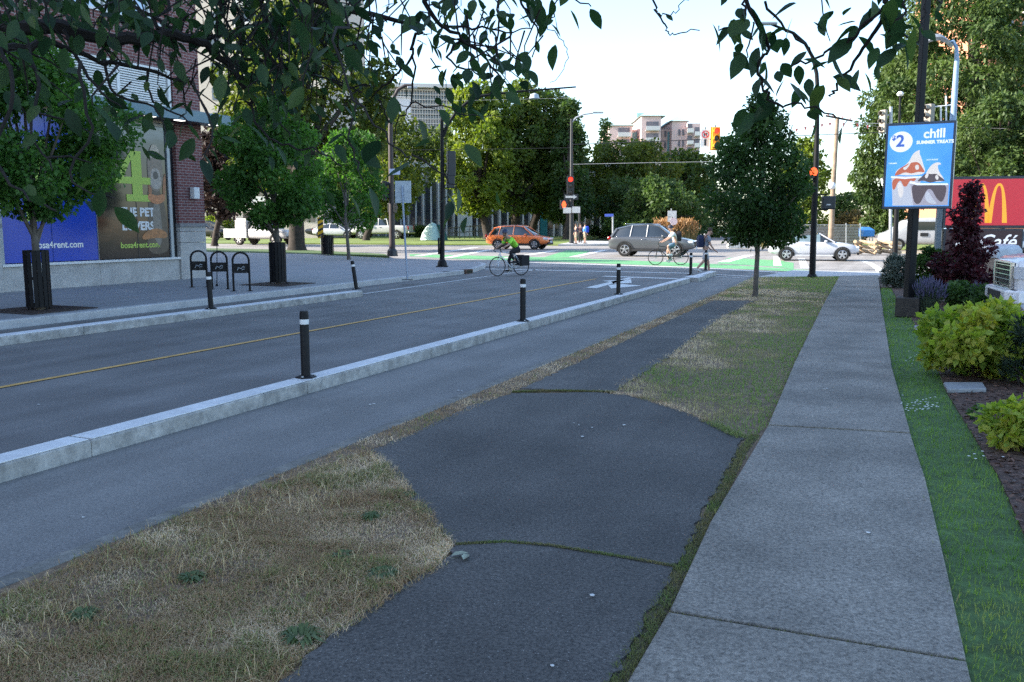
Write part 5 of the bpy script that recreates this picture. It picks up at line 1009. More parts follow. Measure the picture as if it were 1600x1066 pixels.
car('parked_car', 'white car with red tail lights cut by the right edge above the bin', 'car', Vector((P(1612, 400, 44).x, 44, .05)), R(20), dict(paint=w_, r=.33, wheels=(-1.35, 1.4), track=.8, body=[(-2.2, .5, .9, .7), (-2.1, .36, 1.05, .82), (0, .26, 1.0, .88), (1.4, .28, .92, .87), (2.2, .45, .7, .66)], cabin=[(-2., 1.0, 1.1, .76, .7), (-1.5, 1.0, 1.5, .8, .64), (0, 1., 1.52, .8, .62), (1.1, .95, .99, .78, .7)], pillars=[(-1.9, -1.5, .06), (1.05, 0., .04)], extras=[('taillight', tailm, (-2.13, .66, .95), (.12, .34, .2))]))
# the near white pickup, its front corner in view
gt = pickup('pickup_truck', 'large white pickup with a chrome barred grille at the right edge beside the bin', Vector((11.36, 14.35, .03)), R(163), paint('clean_white_paint', (.7, .7, .72)), 1.05, False, .42, trim)
for k in range(5): MB().bx(2.86, 2.9, -.5, .5, .77+k*.075, .782+k*.075).build('grille_bar', chrome, gt)
f_ = MB(); f_.bx(2.85, 2.91, -.58, -.52, .7, 1.14).bx(2.85, 2.91, .52, .58, .7, 1.14).bx(2.85, 2.91, -.515, .515, 1.1, 1.14).bx(2.85, 2.91, -.515, .515, .7, .735); f_.build('grille_surround', chrome, gt, bevel=.01)
MB().loft([[Vector((x, y, z)) for y, z in ((-w_, .5), (w_, .5), (w_*.97, .7), (-w_*.97, .7))] for x, w_ in ((2.6, .98), (2.85, .97), (3.0, .7))]).build('bumper_cover', bpy.data.materials['clean_white_paint'], gt, bevel=.03)
def fs(x, w, z0, z1): return [Vector((x, y, z)) for y, z in ((-w*.96, z0), (w*.96, z0), (w, z0+.12), (w, z1-.14), (w*.93, z1-.03), (w*.8, z1), (-w*.8, z1), (-w*.93, z1-.03), (-w, z1-.14), (-w, z0+.12))]
MB().loft([fs(1.95, .985, .5, 1.25), fs(2.5, .975, .5, 1.235), fs(2.72, .94, .5, 1.2), fs(2.82, .86, .52, 1.16), fs(2.845, .8, .55, 1.12)]).build('front_fascia', bpy.data.materials['clean_white_paint'], gt, True)
for s_y in (1, -1): MB().loft([[Vector((x, s_y*y, z)) for y, z in ((y0, .88), (y1, .88), (y1, 1.07), (y0, 1.07))] for x, y0, y1 in ((2.6, .6, .965), (2.76, .6, .945), (2.87, .6, .8))]).build('headlight', lampm, gt, True)
MB().bx(2.92, 3.01, -.45, .45, .54, .66).build('lower_intake', trim, gt); 
for s_y in (1, -1): MB().bx(2.8, 2.93, s_y*.62, s_y*.9, .54, .64).build('fog_lamp', lampm, gt, bevel=.02)
# ================================================================ PEOPLE AND BICYCLES
skinm = mat('skin', (.42, .25, .18), rough=.6, var=.06)
def skinned(J, E, name, m, parent, fingers=(), extra=None, sub=1):
    """grow one continuous surface over joints J {name: (pos, r)} along edges E"""
    names = list(J); me = bpy.data.meshes.new('sk'); me.from_pydata([J[n][0] for n in names], [(names.index(a), names.index(b)) for a, b in E], [])
    o = bpy.data.objects.new('sk', me); C.objects.link(o); o.modifiers.new('s', 'SKIN'); md = o.modifiers.new('u', 'SUBSURF'); md.levels = md.render_levels = sub
    sk = me.skin_vertices[0].data
    for i, n in enumerate(names): r = J[n][1]; sk[i].radius = r if isinstance(r, tuple) else (r, r); sk[i].use_root = (i == 0)
    bpy.context.view_layer.update(); q = bpy.data.meshes.new_from_object(o.evaluated_get(bpy.context.evaluated_depsgraph_get()))
    mb = MB(); mb.add([v.co.copy() for v in q.vertices], [tuple(p.vertices) for p in q.polygons]); bpy.data.objects.remove(o); bpy.data.meshes.remove(me); bpy.data.meshes.remove(q)
    if extra: extra(mb)
    return mb.build(name, m, parent, True)
def person(label, loc, rz, J, clothes, hair=None, headgear=None, group=None, shoe=None, build=1.):
    """J: joint positions (x forward, y left, z up)"""
    t = thing('person', label, 'person', loc, rz, group); V3 = lambda k: Vector(J[k])
    rad = dict(pelvis=(.15, .12), waist=(.13, .1), chest=(.16, .115), neck=.055, head=.083, crown=.085, hipl=.09, hipr=.09, kneel=.058, kneer=.058, anklel=.042, ankler=.042, toel=.035, toer=.035, shl=.062, shr=.062, ell=.04, elr=.04, wrl=.028, wrr=.028, hal=.034, har=.034)
    rad = {k: (tuple(x*build for x in v) if isinstance(v, tuple) else v*build) for k, v in rad.items()}
    JJ = {k: (J[k], rad[k]) for k in ['pelvis']+[k for k in J if k != 'pelvis']}
    E = [('pelvis', 'waist'), ('waist', 'chest'), ('chest', 'neck'), ('neck', 'head'), ('head', 'crown')]+[e for s in 'lr' for e in (('pelvis', 'hip'+s), ('hip'+s, 'knee'+s), ('knee'+s, 'ankle'+s), ('ankle'+s, 'toe'+s), ('chest', 'sh'+s), ('sh'+s, 'el'+s), ('el'+s, 'wr'+s), ('wr'+s, 'ha'+s))]
    face = (V3('crown')-V3('neck')).normalized(); fw = Vector(J.get('_', (1, 0, 0)))
    def extra(mb):
        for s, sg in (('l', 1), ('r', -1)):
            h = V3('ha'+s); d = (h-V3('wr'+s)).normalized(); side = d.cross(Vector((0, 0, 1))); side = side.normalized() if side.length > .1 else Vector((0, 1, 0)); nn = side.cross(d)
            for k, (o, L) in enumerate(((-.027, .06), (-.009, .072), (.009, .068), (.027, .052))): mb.tube([h+side*o, h+side*o+d*L*.6-nn*.008, h+side*o+d*L*.9-nn*.03], [.0095, .009, .007], 6)
            mb.tube([h-side*.03-d*.03, h-side*.055+d*.005, h-side*.06+d*.03-nn*.01], [.011, .01, .008], 6)
        hc = V3('head').lerp(V3('crown'), .3); mb.ball(hc+FW*.088-Vector((0, 0, .01)), (.02, .016, .026), 8, 6)
        for y in (1, -1): mb.ball(hc+LW*y*.082, (.018, .014, .032), 8, 6)
        mb.ball(hc+FW*.068-Vector((0, 0, .07)), (.022, .03, .025), 8, 6)
    FW = Vector(clothes.get('look', (1, 0, 0))).normalized(); LW = Vector((0, 0, 1)).cross(FW).normalized()
    body = skinned(JJ, E, 'body', skinm, t, extra=extra)
    hc = V3('head').lerp(V3('crown'), .35); e = MB()
    for y in (.032, -.032): e.ball(hc+FW*.08+LW*y+Vector((0, 0, .012)), .011, 6, 5)
    e.build('eyes', trim, t)
    MB().loft([[hc+FW*.089+LW*y-Vector((0, 0, z)) for y, z in ((-.022, .047), (.022, .047), (.02, .055), (-.02, .055))], [hc+FW*.07+LW*y-Vector((0, 0, z)) for y, z in ((-.022, .047), (.022, .047), (.02, .055), (-.02, .055))]]).build('mouth', mat('lip', (.25, .1, .08)) if 'lip' not in bpy.data.materials else bpy.data.materials['lip'], t)
    if hair: MB().loft([[hc-FW*.012+Vector((.094*s*math.cos(a), .088*s*math.sin(a), z)) for a in np.linspace(0, 2*math.pi, 13)[:-1]] for s, z in ((.86, .0), (1, .03), (.98, .08), (.75, .12), (.3, .14), (.02, .142))]).build('hair', hair, t, True)
    g = 1.16
    top = ['chest', 'waist', 'neck', 'shl', 'shr']; el = clothes.get('sleeve', .85)
    sj = {'chest': (J['chest'], tuple(x*1.13 for x in rad['chest'])), 'waist': (J['waist'], tuple(x*1.2 for x in rad['waist'])), 'hem': (tuple(V3('pelvis')*.92+V3('waist')*.08), tuple(x*1.1 for x in rad['pelvis'])), 'neck': (tuple(V3('chest').lerp(V3('neck'), .6)), .07*build)}
    se = [('chest', 'waist'), ('waist', 'hem'), ('chest', 'neck')]
    for s in 'lr':
        sj['sh'+s] = (J['sh'+s], .078*build); sj['el'+s] = (tuple(V3('sh'+s).lerp(V3('el'+s), min(1, el))), .066*build); se += [('chest', 'sh'+s), ('sh'+s, 'el'+s)]
        if el > 1: sj['wr'+s] = (tuple(V3('el'+s).lerp(V3('wr'+s), el-1)), .045*build); se.append(('el'+s, 'wr'+s))
    skinned(sj, se, clothes.get('top_name', 'shirt'), clothes['top'], t)
    tr = clothes.get('leg', .9); tj = {'pelvis': (J['pelvis'], tuple(x*1.14 for x in rad['pelvis'])), 'w': (tuple(V3('pelvis').lerp(V3('waist'), .5)), tuple(x*1.12 for x in rad['waist']))}; te = [('pelvis', 'w')]
    for s in 'lr':
        tj['hip'+s] = (J['hip'+s], .108*build); tj['knee'+s] = (tuple(V3('hip'+s).lerp(V3('knee'+s), min(1, tr))), .088*build if tr <= 1 else .07*build); te += [('pelvis', 'hip'+s), ('hip'+s, 'knee'+s)]
        if tr > 1: tj['an'+s] = (tuple(V3('knee'+s).lerp(V3('ankle'+s), tr-1)), .055*build); te.append(('knee'+s, 'an'+s))
    skinned(tj, te, clothes.get('bottom_name', 'shorts'), clothes['bottom'], t)
    for s in 'lr':
        a, b = V3('ankle'+s), V3('toe'+s); d = b-a; d.z = 0; d.normalize(); sl = (b.z-a.z+.05)
        MB().loft([[a+d*x+Vector((0, 0, zo))+Vector((-d.y*y, d.x*y, z)) for y, z in ((-w, 0), (w, 0), (w*.8, h), (-w*.8, h))] for x, w, h, zo in ((-.07, .035, .06, -.055), (0, .042, .085, -.055), (.1, .045, .06, -.055+sl*.5), (.19, .03, .035, -.055+sl))]).build('shoe', shoe or M['white_paint'], t, True)
    if headgear: headgear(t, hc, FW)
    return t
def helmet(m):
    def f(t, hc, FW):
        MB().loft([[hc+Vector((0, 0, .0))+Vector((.125*s*math.cos(a)-.005, .102*s*math.sin(a), z)) for a in np.linspace(0, 2*math.pi, 15)[:-1]] for s, z in ((1, .03), (1.02, .06), (.95, .11), (.7, .15), (.3, .17), (.03, .175))]).build('helmet', m, t, True)
        MB().tube([hc+Vector((.02, .1, .04)), hc+Vector((.05, .07, -.06)), hc+FW*.05-Vector((0, 0, .1)), hc+Vector((.05, -.07, -.06)), hc+Vector((.02, -.1, .04))], .007, 5).build('chin_strap', trim, t)
    return f
def bicycle(name, label, loc, rz, frame, r=.345, wb=1.02, drop=False, panniers=None, fender=False):
    t = thing(name, label, 'bicycle', loc, rz); fr_ = MB(); xf, xr = wb*.58, -wb*.42
    bb_ = Vector((-.02, 0, .28)); seat = Vector((-.22, 0, .88)); hd_t = Vector((xf-.14, 0, .9)); hd_b = Vector((xf-.1, 0, .76)); st = Vector((-.16, 0, .76)); ra = Vector((xr, 0, r)); fa = Vector((xf, 0, r))
    fr_.tube([bb_, st], .018, 8).tube([st, hd_t-Vector((0, 0, .04))], .018, 8).tube([bb_, hd_b], .022, 8).tube([hd_b, hd_t], .022, 8)
    for y in (.045, -.045): fr_.tube([bb_+Vector((0, y*.5, 0)), ra+Vector((0, y, 0))], .011, 6).tube([st+Vector((0, y*.4, 0)), ra+Vector((0, y, 0))], .009, 6)
    fr_.build('frame', frame, t, True); fk = MB()
    for y in (.05, -.05): fk.tube([hd_b+Vector((0, y, 0)), Vector((xf-.03, y, .5)), fa+Vector((0, y, 0))], .013, 6)
    fk.build('fork', frame, t, True)
    for x in (xr, xf):
        rings = [[Vector((x+(r+.018*math.cos(b))*math.cos(a), .018*math.sin(b), r+(r-.018+.018*math.cos(b)-r+.0)*math.sin(a)+r*math.sin(a)-0*a)) for b in np.linspace(0, 2*math.pi, 9)[:-1]] for a in np.linspace(0, 2*math.pi, 33)]
        rings = [[Vector((x+(r-.018+.018*math.cos(b))*math.cos(a), .018*math.sin(b), r+(r-.018+.018*math.cos(b))*math.sin(a))) for b in np.linspace(0, 2*math.pi, 9)[:-1]] for a in np.linspace(0, 2*math.pi, 33)]
        w = MB().loft(rings, cap=False).build('wheel', tyre, t, True); sp_ = MB()
        for k in range(20): a = 2*math.pi*k/20; sp_.tube([Vector((x, .02*(-1)**k, r)), Vector((x+(r-.03)*math.cos(a), 0, r+(r-.03)*math.sin(a)))], .0022, 3, False)
        sp_.build('spokes', galv, w); MB().tube([(x, -.04, r), (x, .04, r)], .022, 8).build('hub', galv, w)
        if fender: MB().loft([[Vector((x+(r+.03)*math.cos(a), y, r+(r+.03)*math.sin(a))) for y in (-.022, .022)] for a in np.linspace(.6, 2.9, 12)], cap=False, close=False).build('mudguard', trim, t)
    MB().loft([[seat+Vector((x, y*w_, z)) for y, z in ((-1, 0), (1, 0), (.8, .05), (-.8, .05))] for x, w_ in ((-.13, .07), (-.05, .07), (.06, .03), (.14, .018))]).build('saddle', trim, t, True); MB().tube([st, seat], .013, 6).build('seat_post', galv, t)
    hb = MB(); hp = hd_t+Vector((.04, 0, .08)); hb.tube([hd_t, hp], .014, 6)
    if drop:
        for s in (1, -1): hb.tube([hp, hp+Vector((.02, .2*s, 0)), hp+Vector((.1, .21*s, -.01)), hp+Vector((.12, .21*s, -.08)), hp+Vector((.03, .21*s, -.13))], .014, 6)
    else: hb.tube([hp+Vector((-.08, .28, .04)), hp+Vector((.0, .1, .02)), hp, hp+Vector((.0, -.1, .02)), hp+Vector((-.08, -.28, .04))], .013, 6)
    hb.build('handlebar', trim, t, True); cr = MB(); cr.lathe([(0, -.006), (.09, -.006), (.09, .006), (0, .006)], 18, bb_+Vector((0, -.05, 0)), M=Matrix.Rotation(R(90), 3, 'X'))
    cr.tube([bb_+Vector((0, -.08, 0)), bb_+Vector((.05, -.08, -.16))], .011, 6).tube([bb_+Vector((0, .08, 0)), bb_+Vector((-.05, .08, .16))], .011, 6)
    cr.bx(.02-.02, .02+.07, -.17, -.09, .11, .13).bx(-.1, -.03, .09, .17, .43, .45); cr.build('crank', galv, t)
    MB().tube([bb_+Vector((0, -.05, .09)), ra+Vector((0, -.05, .035))], .006, 4).tube([bb_+Vector((0, -.05, -.09)), ra+Vector((0, -.05, -.035))], .006, 4).build('chain', trim, t)
    if panniers:
        rk_ = MB(); rk_.tube([st+Vector((-.05, .05, -.02)), ra+Vector((-.22, .05, .38)), ra+Vector((0, .06, 0))], .007, 5).tube([st+Vector((-.05, -.05, -.02)), ra+Vector((-.22, -.05, .38)), ra+Vector((0, -.06, 0))], .007, 5); rk_.build('rack', trim, t)
        for s in (1, -1): MB().box((xr-.04, s*.15, r+.2), (.36, .16, .38)).build('pannier', panniers, t, bevel=.03)
    return t
black = mat('black_cloth', (.014, .014, .017), rough=.9, var=.2); hiv = mat('lime_jacket', (.32, .75, .05), rough=.7, var=.08)
# first cyclist: lime top, road bike with panniers, riding left and towards the viewer
b1 = G(799, 431, .004); h1 = math.atan2(-.55, -.83)
bicycle('bicycle', 'white road bicycle with dropped bars and black panniers under the lime-shirted rider', b1, h1, mat('white_frame_paint', (.6, .64, .7), rough=.35), drop=True, panniers=black)
ride = dict(pelvis=(-.24, 0, .98), waist=(-.12, 0, 1.12), chest=(.1, 0, 1.3), neck=(.2, 0, 1.4), head=(.26, 0, 1.47), crown=(.29, 0, 1.56), hipl=(-.22, .09, .95), hipr=(-.22, -.09, .95), kneel=(.12, .1, .84), kneer=(.04, -.1, .58), anklel=(-.08, .11, .52), ankler=(.0, -.11, .2), toel=(.04, .12, .46), toer=(.12, -.12, .16), shl=(.1, .18, 1.32), shr=(.1, -.18, 1.32), ell=(.26, .24, 1.12), elr=(.26, -.24, 1.12), wrl=(.46, .21, 1.02), wrr=(.46, -.21, 1.02), hal=(.52, .21, .99), har=(.52, -.21, .99))
person('cyclist in a lime top, black leggings and dark helmet riding the white road bicycle', b1, h1, ride, dict(top=hiv, bottom=black, sleeve=.95, leg=1.85, bottom_name='leggings', look=(1, 0, -.1)), headgear=helmet(mat('navy_helmet', (.02, .03, .08), rough=.3)), shoe=black)
# second cyclist: white shirt, upright on a black city bike heading left
b2 = G(1047, 414.5, .004); h2 = R(180)
bicycle('bicycle', 'black city bicycle under the upright rider in front of the grey car', b2, h2, mat('black_frame_paint', (.02, .02, .022), rough=.35), r=.35, wb=1.14, panniers=None, fender=True)
up_ = dict(pelvis=(-.24, 0, 1.0), waist=(-.2, 0, 1.17), chest=(-.1, 0, 1.37), neck=(-.02, 0, 1.52), head=(.02, 0, 1.6), crown=(.04, 0, 1.7), hipl=(-.22, .1, .97), hipr=(-.22, -.1, .97), kneel=(.16, .11, .86), kneer=(.12, -.11, .68), anklel=(.0, .11, .5), ankler=(.04, -.11, .22), toel=(.12, .12, .45), toer=(.16, -.12, .17), shl=(-.1, .19, 1.41), shr=(-.1, -.19, 1.41), ell=(.1, .25, 1.2), elr=(.1, -.25, 1.2), wrl=(.34, .26, 1.06), wrr=(.34, -.26, 1.06), hal=(.41, .26, 1.04), har=(.41, -.26, 1.04))
person('cyclist in a white shirt, blue shorts and dark cap on the black city bicycle', b2, h2, up_, dict(top=mat('white_cloth', (.62, .6, .58), rough=.9), bottom=mat('denim', (.1, .17, .24), rough=.9), sleeve=.8, leg=.95, look=(1, 0, 0)), headgear=helmet(mat('dark_cap', (.025, .025, .04), rough=.6)))
bpk = lambda name, label, loc, rz, m, d: (lambda t: [MB().loft([[Vector((x*s, y*s, z)) for x, y in ((-d[0]/2, -d[1]/2), (d[0]/2, -d[1]/2), (d[0]/2, d[1]/2), (-d[0]/2, d[1]/2))] for s, z in ((.85, -d[2]/2), (1, -d[2]*.3), (1, d[2]*.3), (.6, d[2]/2))]).build('bag', m, t, True, .02), MB().tube([(d[0]/2, .1, d[2]*.4), (d[0]/2+.08, .11, d[2]*.42), (d[0]/2+.1, .1, 0), (d[0]/2, .1, -d[2]*.3)], .014, 5).tube([(d[0]/2, -.1, d[2]*.4), (d[0]/2+.08, -.11, d[2]*.42), (d[0]/2+.1, -.1, 0), (d[0]/2, -.1, -d[2]*.3)], .014, 5).build('strap', m, t)])(thing(name, label, 'backpack', loc, rz))
bpk('backpack', 'black backpack on the back of the white-shirted cyclist', b2+Vector((.36, 0, 1.3)), h2, black, (.2, .3, .46))
# walking man
b3 = G(1101, 427, .004); h3 = R(4)
walk = dict(pelvis=(0, 0, .9), waist=(.02, 0, 1.06), chest=(.05, 0, 1.3), neck=(.1, 0, 1.47), head=(.16, 0, 1.54), crown=(.19, 0, 1.63), hipl=(0, .09, .87), hipr=(0, -.09, .87), kneel=(.14, .09, .48), kneer=(-.06, -.09, .47), anklel=(.2, .09, .075), ankler=(-.34, -.09, .17), toel=(.34, .09, .04), toer=(-.24, -.09, .06), shl=(.04, .2, 1.36), shr=(.04, -.2, 1.36), ell=(.08, .26, 1.08), elr=(.12, -.25, 1.07), wrl=(.24, .2, .9), wrr=(.3, -.2, .86), hal=(.31, .18, .87), har=(.38, -.18, .82))
person('man in a grey t-shirt and pale shorts walking across with his head bowed', b3, h3, walk, dict(top=mat('grey_tee', (.2, .22, .26), rough=.9), bottom=mat('pale_shorts', (.45, .45, .46), rough=.9), sleeve=.7, leg=1.0, look=(.85, 0, -.5)), hair=mat('brown_hair', (.06, .035, .025), rough=.8))
bpk('backpack', 'navy backpack on the back of the walking man', b3+Vector((-.2, 0, 1.2)), h3, mat('navy_bag', (.012, .02, .06), rough=.8), (.2, .32, .46))
# people waiting at the far corner
stand = dict(pelvis=(0, 0, .94), waist=(.0, 0, 1.1), chest=(.0, 0, 1.34), neck=(.02, 0, 1.52), head=(.03, 0, 1.6), crown=(.04, 0, 1.7), hipl=(0, .1, .9), hipr=(0, -.1, .9), kneel=(.03, .11, .49), kneer=(.03, -.11, .49), anklel=(0, .11, .075), ankler=(0, -.11, .075), toel=(.13, .13, .04), toer=(.13, -.13, .04), shl=(0, .2, 1.4), shr=(0, -.2, 1.4), ell=(-.02, .27, 1.12), elr=(-.02, -.27, 1.12), wrl=(.1, .25, .9), wrr=(.1, -.25, .9), hal=(.14, .25, .83), har=(.14, -.25, .83))
hair2 = mat('dark_hair', (.03, .02, .015), rough=.8)
navy = mat('navy_cloth', (.015, .02, .04), rough=.9); bl = mat('blue_hoodie', (.05, .2, .62), rough=.9); khaki = mat('khaki', (.3, .25, .18), rough=.9)
for px, py, rz, tp, bt, lab, lg in [(900, 381.5, 200, navy, khaki, 'person in a navy jacket and khaki shorts waiting at the far corner', 1.0), (913.5, 381, 20, bl, khaki, 'person in a bright blue hoodie waiting at the far corner', 1.), (907, 379.5, 100, mat('maroon_cloth', (.12, .05, .06), rough=.9), black, 'person in dark red half hidden behind the thin post at the far corner', 1.9)]:
    person(lab, G(px, py, .14), R(rz), stand, dict(top=tp, bottom=bt, sleeve=1.8, leg=lg, top_name='jacket'), hair=hair2, shoe=black)
bpk('backpack', 'deep blue backpack on the person in the blue hoodie', G(916.5, 381, .14)+Vector((.05, 0, 1.25)), R(190), mat('deep_blue_bag', (.02, .06, .5), rough=.8), (.22, .34, .55))
person('person in dark clothes standing behind the open rear of the white convertible', G(1240, 395, .1), R(80), stand, dict(top=mat('plum_cloth', (.09, .04, .045), rough=.9), bottom=black, sleeve=1.8, leg=1.9, top_name='jacket'), hair=hair2, shoe=black)
# ================================================================ TREES AND PLANTS
def leafcloud(name, c, out, size, m, parent, tint, droop=.25, fold=.1, wid=.33, spread=1.):
    n = len(c); rnd = rng.normal(size=(n, 3)); t = rnd*spread+out*.8; t[:, 2] -= droop*1.5; t /= np.linalg.norm(t, axis=1)[:, None]
    nn = rng.normal(size=(n, 3))*.8+out*.5; nn[:, 2] += .9; nn -= t*np.sum(nn*t, 1)[:, None]; nn /= np.maximum(1e-6, np.linalg.norm(nn, axis=1))[:, None]
    s = np.cross(t, nn); L = (size*rng.uniform(.55, 1.3, n))[:, None]
    V = np.zeros((n, 4, 3)); V[:, 0] = c; V[:, 1] = c+t*L*.45+s*L*wid+nn*L*fold; V[:, 2] = c+t*L; V[:, 3] = c+t*L*.45-s*L*wid+nn*L*fold
    o = np.arange(n)[:, None]*4; T = np.concatenate([o+np.array([[0, 1, 2]]), o+np.array([[0, 2, 3]])])
    return npmesh(name, V.reshape(-1, 3), T, m, parent, np.repeat(np.clip(tint, 0, 1), 4))
def lobes_in(rx, ry, rz, nl, lr, shape, rg, inner=.25):
    o = []
    for i in range(nl):
        z = -1+2*(i+.5+rg.uniform(-.4, .4))/nl; z = max(-.95, min(.95, z))
        w = shape(z); a = i*2.4+rg.uniform(-.5, .5); rr = math.sqrt(rg.uniform(inner**2, .95**2))
        r = lr*rg.uniform(.55, 1.35)
        o.append((np.array([rx*w*rr*math.cos(a), ry*w*rr*math.sin(a), rz*z*.86]), r*(0.55+.45*w)))
    return o
ELL = lambda z: math.sqrt(max(.02, 1-z*z))
EGG = lambda z: math.sqrt(max(.02, 1-z*z))*(1-.28*z)
VASE = lambda z: math.sqrt(max(.02, 1-z*z))*(1+.1*z)
CONE = lambda z: max(.06, (1-z)/2)**.8
DROP = lambda z: float(np.interp(z, [-1, -.8, -.45, -.1, .3, .65, 1], [.35, .78, 1., .88, .6, .34, .08]))
COL = lambda z: max(.1, (1-abs(z)**3))
def crown(parent, cz, rx, ry, rz, n, size, m, nl=26, lr=.34, shape=ELL, seed=0, name='crown', droop=.25, flat=.75, cx=0, cy=0, wid=.33, shell=.5):
    rg = random.Random(seed); mr = (rx+ry+rz)/3; Lb = lobes_in(rx, ry, rz, nl, lr*mr, shape, rg)
    w = np.array([r**2 for _, r in Lb]); idx = rng.choice(len(Lb), n, p=w/w.sum()); C0 = np.array([c for c, _ in Lb])[idx]; R0 = np.array([r for _, r in Lb])[idx]
    d = rng.normal(size=(n, 3)); d /= np.linalg.norm(d, axis=1)[:, None]; rad = R0*(shell+(1-shell)*np.sqrt(rng.random(n)))*(1+.18*rng.normal(size=n)*.6)
    off = d*rad[:, None]; off[:, 2] *= flat
    c = C0+off+np.array([cx, cy, cz]); lt = np.random.default_rng(seed).random(len(Lb))[idx]
    leafcloud(name, c, d, size, m, parent, lt*.55+rng.random(n)*.5-.05, droop, wid=wid)
    return [(Vector(q)+Vector((cx, cy, cz)), r) for q, r in Lb]
def limbs(mb, top, Lb, r, rg, k=14, z0=.45):
    for q, rr in rg.sample(Lb, min(k, len(Lb))):
        s = top.copy(); s.z = top.z*rg.uniform(z0, 1.) if top.z > 0 else top.z
        m1 = s.lerp(q, .5)+Vector((rg.uniform(-.1, .1), rg.uniform(-.1, .1), (q-s).length*.06)); mb.tube([s, m1, q], [r*.55, r*.33, r*.1], 6)
def tree(name, label, base, px, Y, n, size, m, bark, tr, fork, nl=26, lr=.34, shape=ELL, seed=1, group=None, cat='tree', droop=.25, ry=None, kl=14, wid=.33, flat=.75, lean=0., lf=1.):
    """base: ground point; px: picture-plane box of the crown, taken at distance Y"""
    b = Vector(base); t = thing(name, label, cat, b, 0, group); k = 1/F
    x0, y0, x1, y1 = px; A = P(x0, (y0+y1)/2, Y); B = P(x1, (y0+y1)/2, Y); T = P((x0+x1)/2, y0, Y).z; Bo = P((x0+x1)/2, y1, Y).z
    rx = (B.x-A.x)/2; rz = (T-Bo)/2; cz = (T+Bo)/2-b.z; cx = (A.x+B.x)/2-b.x; rg = random.Random(seed)
    if Y > 50: nl = int(nl*1.7); lr *= .74
    Lb = crown(t, cz, rx*.93, (ry or rx)*.93, rz*.97, n, size, m, nl, lr, shape, seed, droop=droop, cx=cx, cy=Y-b.y, wid=wid, flat=flat)
    mb = MB(); hz = fork; top = Vector((cx*.5+lean, 0, hz)); hi = Vector((cx*.9, (Y-b.y)*.8, cz+rz*.45))
    mb.tube([(0, 0, -.05), (0, 0, .12*hz), (top.x*.35, 0, hz*.5), top, top.lerp(hi, .5), hi], [tr*1.35, tr*1.05, tr*.95, tr*.85, tr*.5, tr*.12], 10) if lf == 1 else mb.tube([(0, 0, -.05), (0, 0, .12*hz), top, (0, 0, cz), (0, 0, cz+rz*.7)], [tr*1.35, tr, tr*.85, tr*.5, tr*.1], 10)
    limbs(mb, top.lerp(hi, .25), Lb, tr*lf, rg, kl); mb.build('trunk', bark, t, True)
    return t
bark = mat('bark', (.04, .031, .025), rough=.95, var=.35, scale=5, bump=.6, bscale=14); bark2 = mat('bark_pale', (.11, .095, .08), rough=.9, var=.3, scale=6)
lf_street = leafmat('street_leaves', (.036, .1, .022), (.11, .225, .045), .48)
lf_yellow = leafmat('sunny_leaves', (.08, .13, .02), (.22, .27, .05), .45)
lf_mid = leafmat('mid_leaves', (.04, .08, .018), (.14, .185, .04), .45)
lf_dark = leafmat('dark_leaves', (.03, .066, .02), (.1, .155, .04), .4)
lf_olive = leafmat('olive_leaves', (.05, .078, .016), (.16, .195, .042), .45)
lf_copper = leafmat('copper_leaves', (.018, .014, .014), (.05, .03, .024), .25)
lf_con = leafmat('conifer_leaves', (.028, .06, .016), (.11, .16, .042), .32)
lf_young = leafmat('young_leaves', (.022, .055, .014), (.06, .12, .03), .4)
tree('street_tree', 'leafy young tree in a black guard before the blue poster', G(64, 484, .15), (-95, 20, 172, 352), 17.6, 24000, .11, lf_street, bark2, .075, 1.75, 34, .33, EGG, 3, 'street trees on the left pavement')
tree('street_tree', 'leafy young tree in a black guard right of the bike racks', G(437, 443, .15), (348, 138, 502, 366), 25.4, 18000, .125, lf_street, bark2, .075, 1.7, 30, .33, EGG, 4, 'street trees on the left pavement')
tree('street_tree', 'slender young tree without a guard behind the tilted post', G(545, 406, .15), (482, 190, 606, 362), 44, 8000, .2, lf_street, bark2, .08, 1.9, 24, .33, EGG, 5, 'street trees on the left pavement')
tree('large_tree', 'big dark tree with the thickest trunk, standing before the white service truck', G(464, 391.5, .15), (322, -20, 640, 330), 61, 17000, .42, lf_olive, bark, .5, 3.2, 44, .3, ELL, 6, ry=4.2)
tree('copper_tree', 'dark copper-leaved tree just right of the brick pier', Vector((-24.77, 74, .08)), (285, 185, 412, 352), 74, 7000, .42, lf_copper, bark, .25, 2.2, 24, .34, ELL, 7)
tree('lawn_tree', 'olive tree on the far lawn behind the hooked lamp pole', Vector((-15.56, 95, .08)), (515, 165, 700, 350), 95, 9000, .5, lf_olive, bark, .35, 3, 32, .32, ELL, 8, 'trees on the far lawn')
tree('lawn_tree', 'bright yellow-green tree on the far lawn right of the left signal pole', Vector((-2.86, 104, .08)), (672, 112, 815, 352), 104, 15000, .5, lf_yellow, bark, .5, 3.2, 36, .3, ELL, 9, 'trees on the far lawn')
tree('lawn_tree', 'tall green tree on the far lawn behind the orange car, left of two close trunks', Vector((0.39, 108, .08)), (748, 108, 868, 350), 108, 13000, .5, lf_mid, bark, .6, 3.5, 32, .32, ELL, 10, 'trees on the far lawn')
tree('lawn_tree', 'dark green tree on the far lawn behind the orange car, right of two close trunks', Vector((2.35, 112, .08)), (795, 125, 912, 356), 112, 13000, .5, lf_mid, bark, .55, 3.5, 32, .32, ELL, 11, 'trees on the far lawn')
tree('pointed_tree', 'dark pointed tree rising behind the far corner signal', G(885, 374, .1), (842, 142, 938, 356), 106, 11000, .45, lf_dark, bark, .4, 2.5, 30, .34, CONE, 12)
